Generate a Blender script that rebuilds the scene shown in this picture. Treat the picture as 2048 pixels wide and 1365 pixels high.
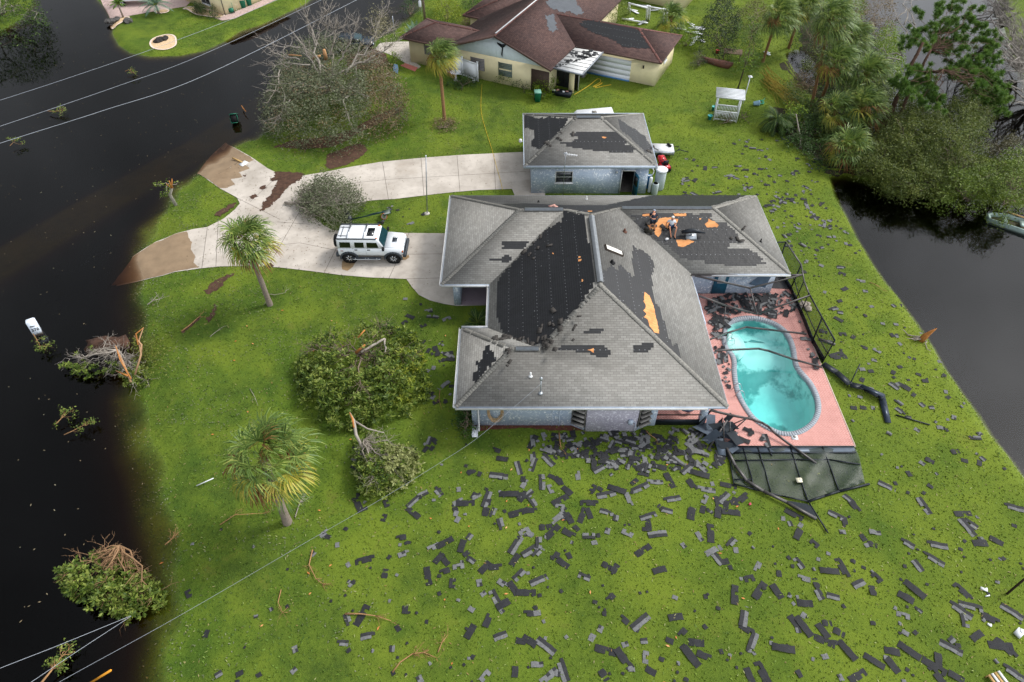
import bpy, math, random
import numpy as np
from mathutils import Vector, Matrix, Quaternion
from mathutils.geometry import delaunay_2d_cdt
R = math.radians
rnd = random.Random(7)
npr = np.random.default_rng(7)
sc = bpy.context.scene
for o in list(bpy.data.objects): bpy.data.objects.remove(o)

# ---------------- camera (a drone about 31 m up, tilted 46 degrees down)
F, TH, HC, CX, CY = 1365.0, R(45.87), 31.5, 1027.0, 682.5
cam_d = bpy.data.cameras.new('camera'); cam = bpy.data.objects.new('camera', cam_d)
sc.collection.objects.link(cam); sc.camera = cam
cam.location = (0, 0, HC); cam.rotation_euler = (math.pi/2-TH, 0, 0)
cam_d.sensor_width = 36; cam_d.lens = F/2048*36; cam_d.shift_x = -(CX-1024)/2048
cam_d.clip_start = 0.5; cam_d.clip_end = 1500
sc.render.resolution_x = 1024; sc.render.resolution_y = 682

# ---------------- sky and sun (bright thin overcast, brighter towards the east)
SUN_EL, SUN_AZ = R(48), R(68)          # azimuth measured from +Y towards +X
w = bpy.data.worlds.new('World'); sc.world = w; w.use_nodes = True
nt = w.node_tree; nt.nodes.clear()
N = nt.nodes.new; L = nt.links.new
out = N('ShaderNodeOutputWorld'); bg = N('ShaderNodeBackground'); sky = N('ShaderNodeTexSky')
sky.sky_type = 'NISHITA'; sky.sun_disc = False; sky.sun_elevation = SUN_EL; sky.sun_rotation = SUN_AZ
sky.air_density = 1.0; sky.dust_density = 3.0; sky.ozone_density = 1.0
tc = N('ShaderNodeTexCoord'); nz = N('ShaderNodeTexNoise'); nz.inputs['Scale'].default_value = 2.3
nz.inputs['Detail'].default_value = 5; nz.inputs['Roughness'].default_value = .6
L(tc.outputs['Generated'], nz.inputs['Vector'])
cr = N('ShaderNodeMapRange'); cr.inputs['From Min'].default_value = .38; cr.inputs['From Max'].default_value = .62
L(nz.outputs['Fac'], cr.inputs['Value'])
hs = N('ShaderNodeHueSaturation'); hs.inputs['Saturation'].default_value = .22
L(sky.outputs['Color'], hs.inputs['Color'])
# heavy grey cloud to the north-west, thin bright cloud to the east
dt = N('ShaderNodeVectorMath'); dt.operation = 'DOT_PRODUCT'; dt.inputs[1].default_value = (.8, -.36, .12)
L(tc.outputs['Generated'], dt.inputs[0])
mr = N('ShaderNodeMapRange'); mr.inputs['From Min'].default_value = -.35; mr.inputs['From Max'].default_value = .45
mr.inputs['To Min'].default_value = .36; mr.inputs['To Max'].default_value = 1.4
L(dt.outputs['Value'], mr.inputs['Value'])
cm = N('ShaderNodeMapRange'); cm.inputs['To Min'].default_value = .8; cm.inputs['To Max'].default_value = 1.25
L(cr.outputs['Result'], cm.inputs['Value'])
mu = N('ShaderNodeMath'); mu.operation = 'MULTIPLY'; L(mr.outputs['Result'], mu.inputs[0]); L(cm.outputs['Result'], mu.inputs[1])
cl = N('ShaderNodeMix'); cl.data_type = 'RGBA'; cl.inputs[0].default_value = .6; cl.inputs[7].default_value = (3.6, 3.8, 4.1, 1); L(hs.outputs['Color'], cl.inputs[6])
vm = N('ShaderNodeVectorMath'); vm.operation = 'SCALE'; L(cl.outputs[2], vm.inputs[0]); L(mu.outputs['Value'], vm.inputs['Scale'])
L(vm.outputs['Vector'], bg.inputs['Color']); bg.inputs['Strength'].default_value = .15
L(bg.outputs['Background'], out.inputs['Surface'])
sd = bpy.data.lights.new('sun', 'SUN'); sun = bpy.data.objects.new('sun', sd); sc.collection.objects.link(sun)
sd.energy = 1.5; sd.angle = R(12); sd.color = (1, .96, .9)
sdir = Vector((math.sin(SUN_AZ)*math.cos(SUN_EL), math.cos(SUN_AZ)*math.cos(SUN_EL), math.sin(SUN_EL)))
sun.rotation_euler = (-sdir).to_track_quat('-Z', 'Y').to_euler(); sun.location = (20, 20, 60)
sc.view_settings.view_transform = 'Standard'; sc.view_settings.look = 'None'
sc.view_settings.exposure = 0.87; sc.view_settings.gamma = 1
sc.render.engine = 'CYCLES'
sc.cycles.max_bounces = 8; sc.cycles.transparent_max_bounces = 24

# ---------------- measuring: photograph pixel <-> place on a level plane / on a roof plane
_s, _c = math.sin(TH), math.cos(TH)
def ray(px, py):
    u = (px-CX)/F; v = (py-CY)/F
    return Vector((u, _c-v*_s, -_s-v*_c))
def G(px, py, z=0.0):
    d = ray(px, py); t = (z-HC)/d.z
    return Vector((d.x*t, d.y*t, z))
def GP(px, py, p0, n):
    d = ray(px, py); o = Vector((0, 0, HC)); t = (p0-o).dot(n)/d.dot(n)
    return o+d*t
def proj(p):
    d = p[1]*_c-(p[2]-HC)*_s; dn = -p[1]*_s-(p[2]-HC)*_c
    return CX+F*p[0]/d, CY+F*dn/d

# ---------------- materials
def srgb(h):
    h = h.lstrip('#'); v = [int(h[i:i+2], 16)/255 for i in (0, 2, 4)]
    return tuple(((x+.055)/1.055)**2.4 if x > .04045 else x/12.92 for x in v)
MATS = {}
class NT:
    """small wrapper for building node materials"""
    def __init__(s, name):
        s.m = bpy.data.materials.new(name); s.m.use_nodes = True; s.t = s.m.node_tree
        s.b = s.t.nodes['Principled BSDF']; s.o = s.t.nodes['Material Output']
    def n(s, t, **kw):
        x = s.t.nodes.new('ShaderNode'+t)
        for k, v in kw.items():
            if k.startswith('_'): setattr(x, k[1:], v)
            else:
                k = k.replace('__', ' ')
                x.inputs[k].default_value = v
        return x
    def l(s, a, b): s.t.links.new(a, b)
    def coord(s, kind='Object', scale=1.0):
        c = s.n('TexCoord'); mp = s.n('Mapping')
        mp.inputs['Scale'].default_value = (scale,)*3 if isinstance(scale, (int, float)) else scale
        s.l(c.outputs[kind], mp.inputs['Vector']); return mp.outputs['Vector']
    def noise(s, scale, detail=3, vec=None, rough=.55):
        x = s.n('TexNoise', Scale=scale, Detail=detail, Roughness=rough)
        if vec is not None: s.l(vec, x.inputs['Vector'])
        return x.outputs['Fac']
    def rng(s, v, a, b, c=0., d=1.):
        x = s.n('MapRange'); x.inputs['From Min'].default_value = a; x.inputs['From Max'].default_value = b
        x.inputs['To Min'].default_value = c; x.inputs['To Max'].default_value = d
        s.l(v, x.inputs['Value']); return x.outputs['Result']
    def mix(s, fac, a, b, mode='MIX'):
        x = s.n('Mix', _data_type='RGBA', _blend_type=mode)
        for i, v in ((0, fac), (6, a), (7, b)):
            if isinstance(v, str): v = srgb(v)
            if hasattr(v, 'links') or hasattr(v, 'is_linked'): s.l(v, x.inputs[i])
            elif isinstance(v, (int, float)) and i == 0: x.inputs[i].default_value = v
            else: x.inputs[i].default_value = (*v[:3], 1)
        return x.outputs[2]
    def math(s, op, a, b=0.):
        x = s.n('Math', _operation=op)
        for i, v in enumerate((a, b)):
            if hasattr(v, 'is_linked'): s.l(v, x.inputs[i])
            else: x.inputs[i].default_value = v
        return x.outputs[0]
    def bump(s, h, strength=.3, dist=.02):
        x = s.n('Bump', Strength=strength, Distance=dist); s.l(h, x.inputs['Height'])
        s.l(x.outputs['Normal'], s.b.inputs['Normal'])
    def col(s, c):
        if hasattr(c, 'is_linked'): s.l(c, s.b.inputs['Base Color'])
        else: s.b.inputs['Base Color'].default_value = (*c[:3], 1)
    def done(s, rough=.8, spec=.3, metal=0.):
        s.b.inputs['Roughness'].default_value = rough; s.b.inputs['Specular IOR Level'].default_value = spec
        s.b.inputs['Metallic'].default_value = metal; return s.m
def mat(name, c, rough=.75, var=.18, scale=6., metal=0., spec=.3, bump=0., dirt=None, detail=4):
    """plain material with mottled colour variation and optional dirt"""
    if name in MATS: return MATS[name]
    if isinstance(c, str): c = srgb(c)
    t = NT(name); v = t.coord('Object')
    f = t.noise(scale, detail, v)
    f = t.rng(f, .3, .7)
    a = tuple(max(0, x*(1-var)) for x in c); b = tuple(min(1, x*(1+var)) for x in c)
    cc = t.mix(f, a, b)
    if dirt:
        f2 = t.rng(t.noise(scale*.35, 6, v, .7), .52, .72, 0, dirt[1])
        cc = t.mix(f2, cc, dirt[0])
    t.col(cc)
    if bump: t.bump(t.noise(scale*6, 3, v), bump)
    MATS[name] = t.done(rough, spec, metal); return MATS[name]
def leafmat(name, cols, rough=.55, trans=.25):
    """leaf material: each leaf (mesh island) takes its own tone"""
    if name in MATS: return MATS[name]
    t = NT(name); g = t.n('NewGeometry'); rp = t.n('ValToRGB')
    e = rp.color_ramp.elements
    cs = [srgb(c) if isinstance(c, str) else c for c in cols]
    e[0].position = 0; e[0].color = (*cs[0], 1); e[1].position = 1; e[1].color = (*cs[-1], 1)
    for i, c in enumerate(cs[1:-1]):
        x = e.new((i+1)/(len(cs)-1)); x.color = (*c, 1)
    nv = t.noise(.9, 2, t.coord('Object'))
    f = t.math('ADD', t.math('MULTIPLY', g.outputs['Random Per Island'], .6), t.rng(nv, .3, .7, 0, .4))
    t.l(f, rp.inputs['Fac']); t.col(rp.outputs['Color'])
    m = t.done(rough, .35)
    tr = t.n('BsdfTranslucent'); mx = t.n('MixShader', Fac=trans)
    t.l(rp.outputs['Color'], tr.inputs['Color']); t.l(t.b.outputs[0], mx.inputs[1]); t.l(tr.outputs[0], mx.inputs[2])
    t.l(mx.outputs[0], t.o.inputs['Surface']); MATS[name] = m; return m

# ---------------- mesh builder
class M:
    def __init__(s): s.v = []; s.f = []; s.nv = 0; s.uv = []; s.huv = False; s.mi = []
    def add(s, v, f, uv=None, mi=0):
        """v (n,3), f list of index tuples (or int array), uv one list per face"""
        v = np.asarray(v, float).reshape(-1, 3); b = s.nv
        s.v.append(v)
        for i, q in enumerate(f):
            s.f.append(tuple(int(k)+b for k in q)); s.mi.append(mi)
            if uv is not None: s.uv.append(uv[i]); s.huv = True
            else: s.uv.append(None)
        s.nv += len(v); return s
    def box(s, c, d, rot=0., tilt=None, mi=0):
        x, y, z = d[0]/2, d[1]/2, d[2]/2
        P = np.array([(-x,-y,-z),(x,-y,-z),(x,y,-z),(-x,y,-z),(-x,-y,z),(x,-y,z),(x,y,z),(-x,y,z)])
        if tilt is not None: P = P@np.array(tilt.to_3x3()).T
        if rot:
            a = math.cos(rot); b = math.sin(rot); P = P@np.array([(a,-b,0),(b,a,0),(0,0,1)]).T
        return s.add(P+np.array(c), [(0,3,2,1),(4,5,6,7),(0,1,5,4),(1,2,6,5),(2,3,7,6),(3,0,4,7)], mi=mi)
    def beam(s, a, b, w, h=None, mi=0, up=(0,0,1)):
        """rectangular bar from a to b"""
        h = h or w; a = Vector(a); b = Vector(b); d = (b-a); ln = d.length
        if ln < 1e-6: return s
        d.normalize(); u = Vector(up); 
        if abs(d.dot(u)) > .99: u = Vector((1, 0, 0))
        r = d.cross(u).normalized(); u = r.cross(d).normalized()
        P = []
        for e in (a, b):
            for i, j in ((-1,-1),(1,-1),(1,1),(-1,1)): P.append(e+r*(i*w/2)+u*(j*h/2))
        return s.add([tuple(p) for p in P], [(0,3,2,1),(4,5,6,7),(0,1,5,4),(1,2,6,5),(2,3,7,6),(3,0,4,7)], mi=mi)
    def tube(s, pts, r, n=6, cap=True, mi=0):
        pts = [Vector(p) for p in pts]; k = len(pts)
        rr = r if hasattr(r, '__len__') else [r]*k
        V = []; ref = None
        for i, p in enumerate(pts):
            d = (pts[min(i+1, k-1)]-pts[max(i-1, 0)])
            if d.length < 1e-9: d = Vector((0, 0, 1))
            d.normalize()
            if ref is None:
                ref = Vector((0, 0, 1)) if abs(d.z) < .9 else Vector((1, 0, 0))
            a = d.cross(ref)
            if a.length < 1e-4: a = d.orthogonal()
            a.normalize(); b = d.cross(a); ref = a.cross(d)*1.0 if False else -b
            for j in range(n):
                t = 2*math.pi*j/n; V.append(p+a*(rr[i]*math.cos(t))+b*(rr[i]*math.sin(t)))
        Fc = []
        for i in range(k-1):
            for j in range(n):
                Fc.append((i*n+j, i*n+(j+1)%n, (i+1)*n+(j+1)%n, (i+1)*n+j))
        if cap: Fc.append(tuple(range(n-1, -1, -1))); Fc.append(tuple((k-1)*n+j for j in range(n)))
        return s.add([tuple(p) for p in V], Fc, mi=mi)
    def lathe(s, prof, c=(0,0,0), n=20, mi=0, rot=None):
        """prof: list of (radius, z)"""
        V = []; k = len(prof)
        for r_, z in prof:
            for j in range(n):
                t = 2*math.pi*j/n; V.append((r_*math.cos(t), r_*math.sin(t), z))
        V = np.array(V)
        if rot is not None: V = V@np.array(rot.to_3x3()).T
        Fc = [(i*n+j, i*n+(j+1)%n, (i+1)*n+(j+1)%n, (i+1)*n+j) for i in range(k-1) for j in range(n)]
        Fc.append(tuple(range(n-1, -1, -1))); Fc.append(tuple((k-1)*n+j for j in range(n)))
        return s.add(V+np.array(c), Fc, mi=mi)
    def prism(s, poly, z0, z1, mi=0, uv=False):
        """vertical prism over a simple polygon; z0/z1 numbers"""
        n = len(poly)
        if sum(poly[i][0]*poly[(i+1)%n][1]-poly[(i+1)%n][0]*poly[i][1] for i in range(n)) < 0: poly = poly[::-1]
        V = [(p[0], p[1], z0) for p in poly]+[(p[0], p[1], z1) for p in poly]
        Fc = [tuple(range(n-1, -1, -1)), tuple(range(n, 2*n))]+[(i, (i+1)%n, n+(i+1)%n, n+i) for i in range(n)]
        return s.add(V, Fc, mi=mi)
    def slab(s, P3, th, mi=0, uvf=None, down=(0,0,-1)):
        """planar 3D polygon thickened downwards"""
        n = len(P3); P3 = [Vector(p) for p in P3]
        nn = sum(((P3[i]-P3[0]).cross(P3[(i+1)%n]-P3[0]) for i in range(1, n-1)), Vector())
        if nn.z < 0: P3 = P3[::-1]
        D = Vector(down)*th
        V = [tuple(p) for p in P3]+[tuple(p+D) for p in P3]
        Fc = [tuple(range(n)), tuple(range(2*n-1, n-1, -1))]+[(i, n+i, n+(i+1)%n, (i+1)%n) for i in range(n)]
        uv = None
        if uvf: uv = [[uvf(Vector(V[k])) for k in q] for q in Fc]
        return s.add(V, Fc, uv, mi=mi)
    def build(s, name, mats, parent=None, smooth=False, origin=None, link=True):
        me = bpy.data.meshes.new(name)
        V = np.concatenate(s.v) if s.v else np.zeros((0, 3))
        if origin is not None: V = V-np.array(origin)
        fl = s.f; ln = np.fromiter((len(q) for q in fl), dtype=np.int32, count=len(fl))
        st = np.concatenate(([0], np.cumsum(ln)[:-1])).astype(np.int32) if len(fl) else np.zeros(0, np.int32)
        idx = np.fromiter((k for q in fl for k in q), dtype=np.int32)
        me.vertices.add(len(V)); me.vertices.foreach_set('co', V.astype(np.float32).ravel())
        me.loops.add(len(idx)); me.loops.foreach_set('vertex_index', idx)
        me.polygons.add(len(fl)); me.polygons.foreach_set('loop_start', st); me.polygons.foreach_set('loop_total', ln)
        if not isinstance(mats, (list, tuple)): mats = [mats]
        for m_ in mats: me.materials.append(m_)
        if len(mats) > 1: me.polygons.foreach_set('material_index', np.array(s.mi, np.int32))
        if smooth: me.polygons.foreach_set('use_smooth', np.ones(len(fl), bool))
        if s.huv:
            ul = me.uv_layers.new(name='UVMap'); a = []
            for q, u in zip(fl, s.uv): a += [c for t in (u or [(0, 0)]*len(q)) for c in t]
            ul.data.foreach_set('uv', np.array(a, np.float32))
        me.update(calc_edges=True); me.validate()
        o = bpy.data.objects.new(name, me)
        if link: sc.collection.objects.link(o)
        if parent: o.parent = parent
        if origin is not None and parent is None: o.location = origin
        return o
class Q:
    """fast bulk quads/triangles for foliage, all faces with k corners"""
    def __init__(s): s.a = []
    def add(s, arr): s.a.append(np.asarray(arr, np.float32))   # (n,k,3)
    def build(s, name, m_, parent=None, origin=None):
        A = np.concatenate(s.a); n, k, _ = A.shape
        if origin is not None: A = A-np.array(origin, np.float32)
        me = bpy.data.meshes.new(name); me.vertices.add(n*k); me.vertices.foreach_set('co', A.ravel())
        me.loops.add(n*k); me.loops.foreach_set('vertex_index', np.arange(n*k, dtype=np.int32))
        me.polygons.add(n); me.polygons.foreach_set('loop_start', np.arange(0, n*k, k, dtype=np.int32))
        me.polygons.foreach_set('loop_total', np.full(n, k, np.int32))
        me.materials.append(m_); me.update(calc_edges=True)
        o = bpy.data.objects.new(name, me); sc.collection.objects.link(o)
        if parent: o.parent = parent
        elif origin is not None: o.location = origin
        return o

# ---------------- things, parts, structures
def tag(o, label=None, cat=None, group=None, kind=None):
    if label: o['label'] = label
    if cat: o['category'] = cat
    if group: o['group'] = group
    if kind: o['kind'] = kind
    return o
def thing(name, label, cat, loc=(0,0,0), rz=0., group=None):
    o = bpy.data.objects.new(name, None); sc.collection.objects.link(o); o.empty_display_size = .3
    o.location = loc; o.rotation_euler = (0, 0, rz); return tag(o, label, cat, group)
def copy_tree(o, parent=None):
    c = o.copy(); sc.collection.objects.link(c); c.parent = parent
    for ch in o.children: copy_tree(ch, c)
    return c
def pip(pts, poly):
    """points in polygon, vectorised"""
    pts = np.asarray(pts, float); x, y = pts[:, 0], pts[:, 1]; r = np.zeros(len(pts), bool)
    P = [(p[0], p[1]) for p in poly]; j = len(P)-1
    for i in range(len(P)):
        xi, yi = P[i]; xj, yj = P[j]
        if yi != yj:
            c = ((yi > y) != (yj > y)) & (x < (xj-xi)*(y-yi)/(yj-yi)+xi); r ^= c
        j = i
    return r
def pdist(pts, poly, closed=True):
    pts = np.asarray(pts, float); P = np.array([(p[0], p[1]) for p in poly]); best = np.full(len(pts), 1e9)
    m = len(P) if closed else len(P)-1
    for i in range(m):
        a = P[i]; d = P[(i+1)%len(P)]-a; l2 = max((d**2).sum(), 1e-12)
        t = np.clip(((pts-a)@d)/l2, 0, 1); q = a+t[:, None]*d
        best = np.minimum(best, np.hypot(*(pts-q).T))
    return best
def smooth_poly(P, it=2):
    P = [Vector(p[:2]) for p in P]
    for _ in range(it):
        Q_ = []
        for i in range(len(P)):
            a, b = P[i], P[(i+1)%len(P)]; Q_ += [a*.75+b*.25, a*.25+b*.75]
        P = Q_
    return [(p.x, p.y) for p in P]
def rough_poly(P, amp, step, seed=0):
    """resample a closed outline and make it ragged"""
    r = random.Random(seed); o = []
    for i in range(len(P)):
        a = Vector(P[i][:2]); b = Vector(P[(i+1)%len(P)][:2]); k = max(1, int((b-a).length/step))
        for j in range(k):
            p = a.lerp(b, j/k); o.append((p.x+r.uniform(-amp, amp), p.y+r.uniform(-amp, amp)))
    return o
# ================= terrain =================
WL = -0.25
def W(px, py): g = G(px, py, WL); return (g.x, g.y)
def GW(px, py, z=0): g = G(px, py, z); return (g.x, g.y)
left_shore = [(338,1420),(345,1365),(352,1290),(350,1200),(356,1120),(338,1040),(330,980),(305,900),(284,830),(285,780),(292,740),(300,690),
  (296,620),(292,575),(294,520),(298,490),(305,462),(335,425),(362,385),(385,362),(412,342),(440,322),(466,306),(490,290),(520,276),(545,258),(590,215),(640,150),(672,112),(690,92),
  (712,84),(762,82),(800,55),(840,24),(852,-10),(862,-40)]
right_shore = [(2120,1035),(2048,957),(2020,918),(1988,878),(1958,832),(1920,782),(1888,735),(1862,690),(1830,642),(1800,603),(1768,562),(1740,520),
  (1714,478),(1690,430),(1668,388),(1655,352),(1690,350),(1730,360),(1800,372),(1880,388),(1950,398),(2048,408),(2250,430),(2250,345),(2048,335),(1960,310),
  (1880,285),(1820,255),(1775,205),(1752,160),(1735,110),(1712,60),(1700,10),(1690,-40)]
main_land = [(-17, -25)]+[W(*p) for p in left_shore]+[(-16, 150), (52, 150)]+[W(*p) for p in right_shore[::-1]]+[(60, -25)]
island = [W(*p) for p in [(200,-40),(196,0),(215,18),(228,48),(226,68),(238,90),(262,106),(300,113),(360,111),(410,101),(450,82),(480,62),(520,50),(560,32),(610,8),(640,-20),(700,-60)]]+[(-45, 160), (-70, 150)]
far_bank = [W(*p) for p in [(1990,-60),(2000,30),(2030,120),(2075,190),(2150,235),(2500,260),(2500,-60)]]
ditch = [W(*p) for p in [(1570,108),(1590,98),(1612,104),(1632,128),(1640,165),(1622,176),(1602,158),(1586,140)]]
tree_bank = [W(*p) for p in [(-300,-60),(-300,95),(0,62),(40,40),(62,10),(70,-60)]]
street = [W(*p) for p in [(-200,640),(0,520),(200,400),(400,290),(600,160),(760,45),(900,-40)]]
pit = [G(*p, 0)[:2] for p in [(1462,636),(1480,631),(1508,630),(1535,636),(1560,646),(1577,660),(1590,680),(1596,700),(1598,718),(1602,735),(1614,748),(1629,765),(1641,787),(1648,810),(1646,832),(1634,855),(1614,869),(1590,878),(1570,878),(1548,873),(1513,855),(1493,838),(1474,806),(1464,780),(1459,745),(1460,722),(1455,709),(1444,700),(1438,680),(1441,657),(1448,643)]]
def height(pts):
    pts = np.asarray(pts, float); x = pts[:, 0]
    ins = pip(pts, main_land) & ~pip(pts, ditch)
    d = np.minimum(pdist(pts, main_land), pdist(pts, ditch)); sd_ = np.where(ins, d, -d)
    k = np.clip((x-2)/6, 0, 1)                       # gentle street side, steep canal side
    s_in = .13*(1-k)+.4*k; s_out = .17*(1-k)+.7*k
    wob = .035*np.sin(x*1.7+pts[:, 1]*.9)+.03*np.sin(x*.6-pts[:, 1]*1.3)+.02*np.sin(x*3.1+pts[:,1]*2.7)
    near = np.exp(-(sd_/2.0)**2)*(1-k*.6)
    z = np.where(sd_ > 0, np.minimum(WL+s_in*sd_+wob*near, 0), np.maximum(WL+s_out*sd_+wob*near, -1.15-.6*k))
    t = pdist(pts, street, closed=False); st = np.clip(1-(t-1.6)/3.4, 0, 1)
    z = np.where((sd_ < 0) & (x < 2), np.maximum(z, np.where(st > 0, -1.15+.64*st, -9)), z)
    for P, sl in ((island, .5), (far_bank, .5), (tree_bank, .4)):
        i2 = pip(pts, P); d2 = pdist(pts, P); z2 = np.where(i2, np.minimum(WL+sl*d2, 0), WL-sl*.8*d2)
        z = np.maximum(z, z2)
    return np.where(pip(pts, pit), -2.6, z)
def H(x, y): return float(height(np.array([(x, y)]))[0])

def grid_axis(a, b, st): return list(np.arange(a, b, st))
xs = [-700, -400, -250, -160, -120]+grid_axis(-92, 78, .5)+[90, 120, 160, 250, 400, 700]
ys = [-300, -120, -60, -30]+grid_axis(-5, 104, .5)+[110, 130, 160, 220, 350, 600, 900]
X, Y = np.meshgrid(xs, ys); GP_ = np.stack([X.ravel(), Y.ravel()], 1); Z = height(GP_)
m = M(); nx, ny = len(xs), len(ys)
m.add(np.column_stack([GP_, Z]), [(j*nx+i, j*nx+i+1, (j+1)*nx+i+1, (j+1)*nx+i) for j in range(ny-1) for i in range(nx-1)])
# grass / mud material
t = NT('lawn'); v = t.coord('Object')
big = t.noise(.14, 4, v, .6); mid = t.noise(.9, 5, v, .65); fine = t.noise(9, 4, v, .7); vf = t.noise(34, 2, v, .6)
sx = t.n('SeparateXYZ'); t.l(v, sx.inputs[0])
east = t.rng(sx.outputs[0], -14, 26)
green = t.mix(t.rng(big, .4, .6), srgb('#354d14'), srgb('#4f6c19'))
yell = t.mix(t.rng(big, .4, .6), srgb('#566d1c'), srgb('#778826'))
base = t.mix(east, green, yell)
base = t.mix(t.rng(mid, .38, .66, 0, .75), base, srgb('#6a8023'))
dk = t.rng(fine, .45, .7, 0, .35); base = t.mix(dk, base, srgb('#344519'))
base = t.mix(t.rng(vf, .5, .72, 0, .5), base, srgb('#8c9844'))
base = t.mix(t.rng(t.noise(.22, 3, v, .5), .48, .62, 0, .55), base, srgb('#7c8c2a')); base = t.mix(t.rng(t.noise(.3, 3, v, .55), .56, .68, 0, .5), base, srgb('#3b5a1a')); dry = t.rng(t.noise(.45, 6, v, .75), .58, .74, 0, .6); base = t.mix(dry, base, srgb('#6b6432'))
zf = t.rng(sx.outputs[2], -.62, -.42, 1, 0); base = t.mix(zf, base, srgb('#4a3a2c'))
base = t.mix(.3, base, srgb('#2c3a18')); t.col(base); t.bump(t.math('ADD', fine, t.math('MULTIPLY', vf, .5)), .55, .1)
LAWN = t.done(.9, .15)
ground = m.build('ground', LAWN, smooth=True); tag(ground, kind='structure')

# ================= water =================
def water_mat(name, dens, colr, rough=.03, rip=1.0, spec=1.33, ripscale=2.2, gl=(1, 1, 1)):
    t = NT(name); v = t.coord('Object', (1.0, 1.0, 1.0))
    fr = t.n('Fresnel', IOR=spec); gls = t.n('BsdfGlossy', Roughness=rough); gls.inputs['Color'].default_value = (*gl, 1)
    tr = t.n('BsdfTransparent'); mx = t.n('MixShader')
    h = t.math('ADD', t.noise(ripscale, 1, v, .5), t.math('MULTIPLY', t.noise(ripscale*.25, 1, v), 1.5))
    bp = t.n('Bump', Strength=.10*rip, Distance=.08); t.l(h, bp.inputs['Height'])
    t.l(bp.outputs[0], gls.inputs['Normal']); t.l(bp.outputs[0], fr.inputs['Normal'])
    ge = t.n('NewGeometry'); fac = t.math('MULTIPLY', fr.outputs[0], t.math('SUBTRACT', 1., ge.outputs['Backfacing']))
    t.l(fac, mx.inputs[0]); t.l(tr.outputs[0], mx.inputs[1]); t.l(gls.outputs[0], mx.inputs[2])
    t.l(mx.outputs[0], t.o.inputs['Surface'])
    ab = t.n('VolumeAbsorption', Density=dens); ab.inputs['Color'].default_value = (*colr, 1)
    t.l(ab.outputs[0], t.o.inputs['Volume']); t.t.nodes.remove(t.b); return t.m
FLOOD = water_mat('flood_water', 5.5, (.50, .34, .16), .04, .5, ripscale=.7)
CANAL = water_mat('canal_water', 4.5, (.42, .38, .30), .05, .5, 1.34, ripscale=.6)
m = M(); m.add([(-690, -290, WL), (2, -290, WL), (2, 890, WL), (-690, 890, WL)], [(0, 1, 2, 3)])
tag(m.build('flood_water', FLOOD), kind='structure')
m = M(); m.add([(20.6, -290, WL), (690, -290, WL), (690, 890, WL), (20.6, 890, WL)], [(0, 1, 2, 3)])
tag(m.build('canal_water', CANAL), kind='structure')

# ================= flat sheets laid on the ground =================
def sheet(name, poly, lift, m_, hole=None, step=.6, th=0.0, drape=True, kind='structure', z=None):
    """ground-following sheet of any outline"""
    P = [Vector((p[0], p[1])) for p in poly]; vv = []; ed = []
    for lp in [P]+([[Vector(h[:2]) for h in hh] for hh in hole] if hole else []):
        b = len(vv); seg = []
        for i in range(len(lp)):
            a, c = lp[i], lp[(i+1)%len(lp)]; k = max(1, int((c-a).length/step)) if drape else 1
            for j in range(k): seg.append(a.lerp(c, j/k))
        vv += seg; ed += [(b+i, b+(i+1)%len(seg)) for i in range(len(seg))]
    if drape:
        A = np.array([(p.x, p.y) for p in P]); x0, y0 = A.min(0); x1, y1 = A.max(0)
        gx, gy = np.meshgrid(np.arange(x0, x1, step), np.arange(y0, y1, step)); g = np.stack([gx.ravel(), gy.ravel()], 1)
        g = g[pip(g, poly)]; vv += [Vector(q) for q in g]
    r = delaunay_2d_cdt(vv, ed, [], 0, 1e-5); V = np.array([(q.x, q.y) for q in r[0]]); T = [f for f in r[2]]
    C_ = np.array([V[list(f)].mean(0) for f in T]); keep = pip(C_, poly)
    for hh in (hole or []): keep &= ~pip(C_, hh)
    T = [f for f, k in zip(T, keep) if k]
    zz = height(V)+lift if z is None else np.full(len(V), z)
    mm = M(); mm.add(np.column_stack([V, zz]), T)
    o = mm.build(name, m_)
    if kind: o['kind'] = kind
    return o
# concrete
t = NT('driveway_concrete'); v = t.coord('Object')
c1 = t.mix(t.rng(t.noise(.35, 5, v, .65), .35, .65), srgb('#a79f95'), srgb('#c4bcb2'))
c1 = t.mix(t.rng(t.noise(1.3, 6, v, .7), .5, .75, 0, .55), c1, srgb('#8d857c'))
c1 = t.mix(t.rng(t.noise(30, 3, v, .7), .35, .75, 0, .22), c1, srgb('#7a746c'))
c1 = t.mix(t.rng(t.noise(.16, 4, v, .6), .58, .7, 0, .4), c1, srgb('#9a8c7c'))
t.col(c1); t.bump(t.noise(40, 3, v), .15, .01); CONC = t.done(.85, .25)
drv = [GW(*p) for p in [(225,560),(262,505),(310,480),(352,468),(388,459),(415,455),(448,438),(470,420),(480,408),(474,396),(440,378),(418,362),(392,340),
  (420,300),(448,276),(474,296),(510,320),(536,338),(556,348),(600,353),(650,345),(700,335),(760,325),(840,317),(920,311),(1000,307),(1046,305),(1090,330),(1090,393),(1000,430),(985,560),(1000,611),
  (915,613),(888,609),(860,602),(838,591),(824,575),(813,559),(740,556),(680,551),(620,543),(560,536),(500,533),(440,534),(400,538),(350,545),(300,554)]]
isl = [GW(*p) for p in [(716,407),(740,402),(790,399),(840,393),(900,386),(960,381),(1024,379),(1029,391),(1000,440),(905,468),(815,467),(740,466),(700,464),(665,461),(648,452),(630,437),(625,420),(655,412)]]
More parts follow.
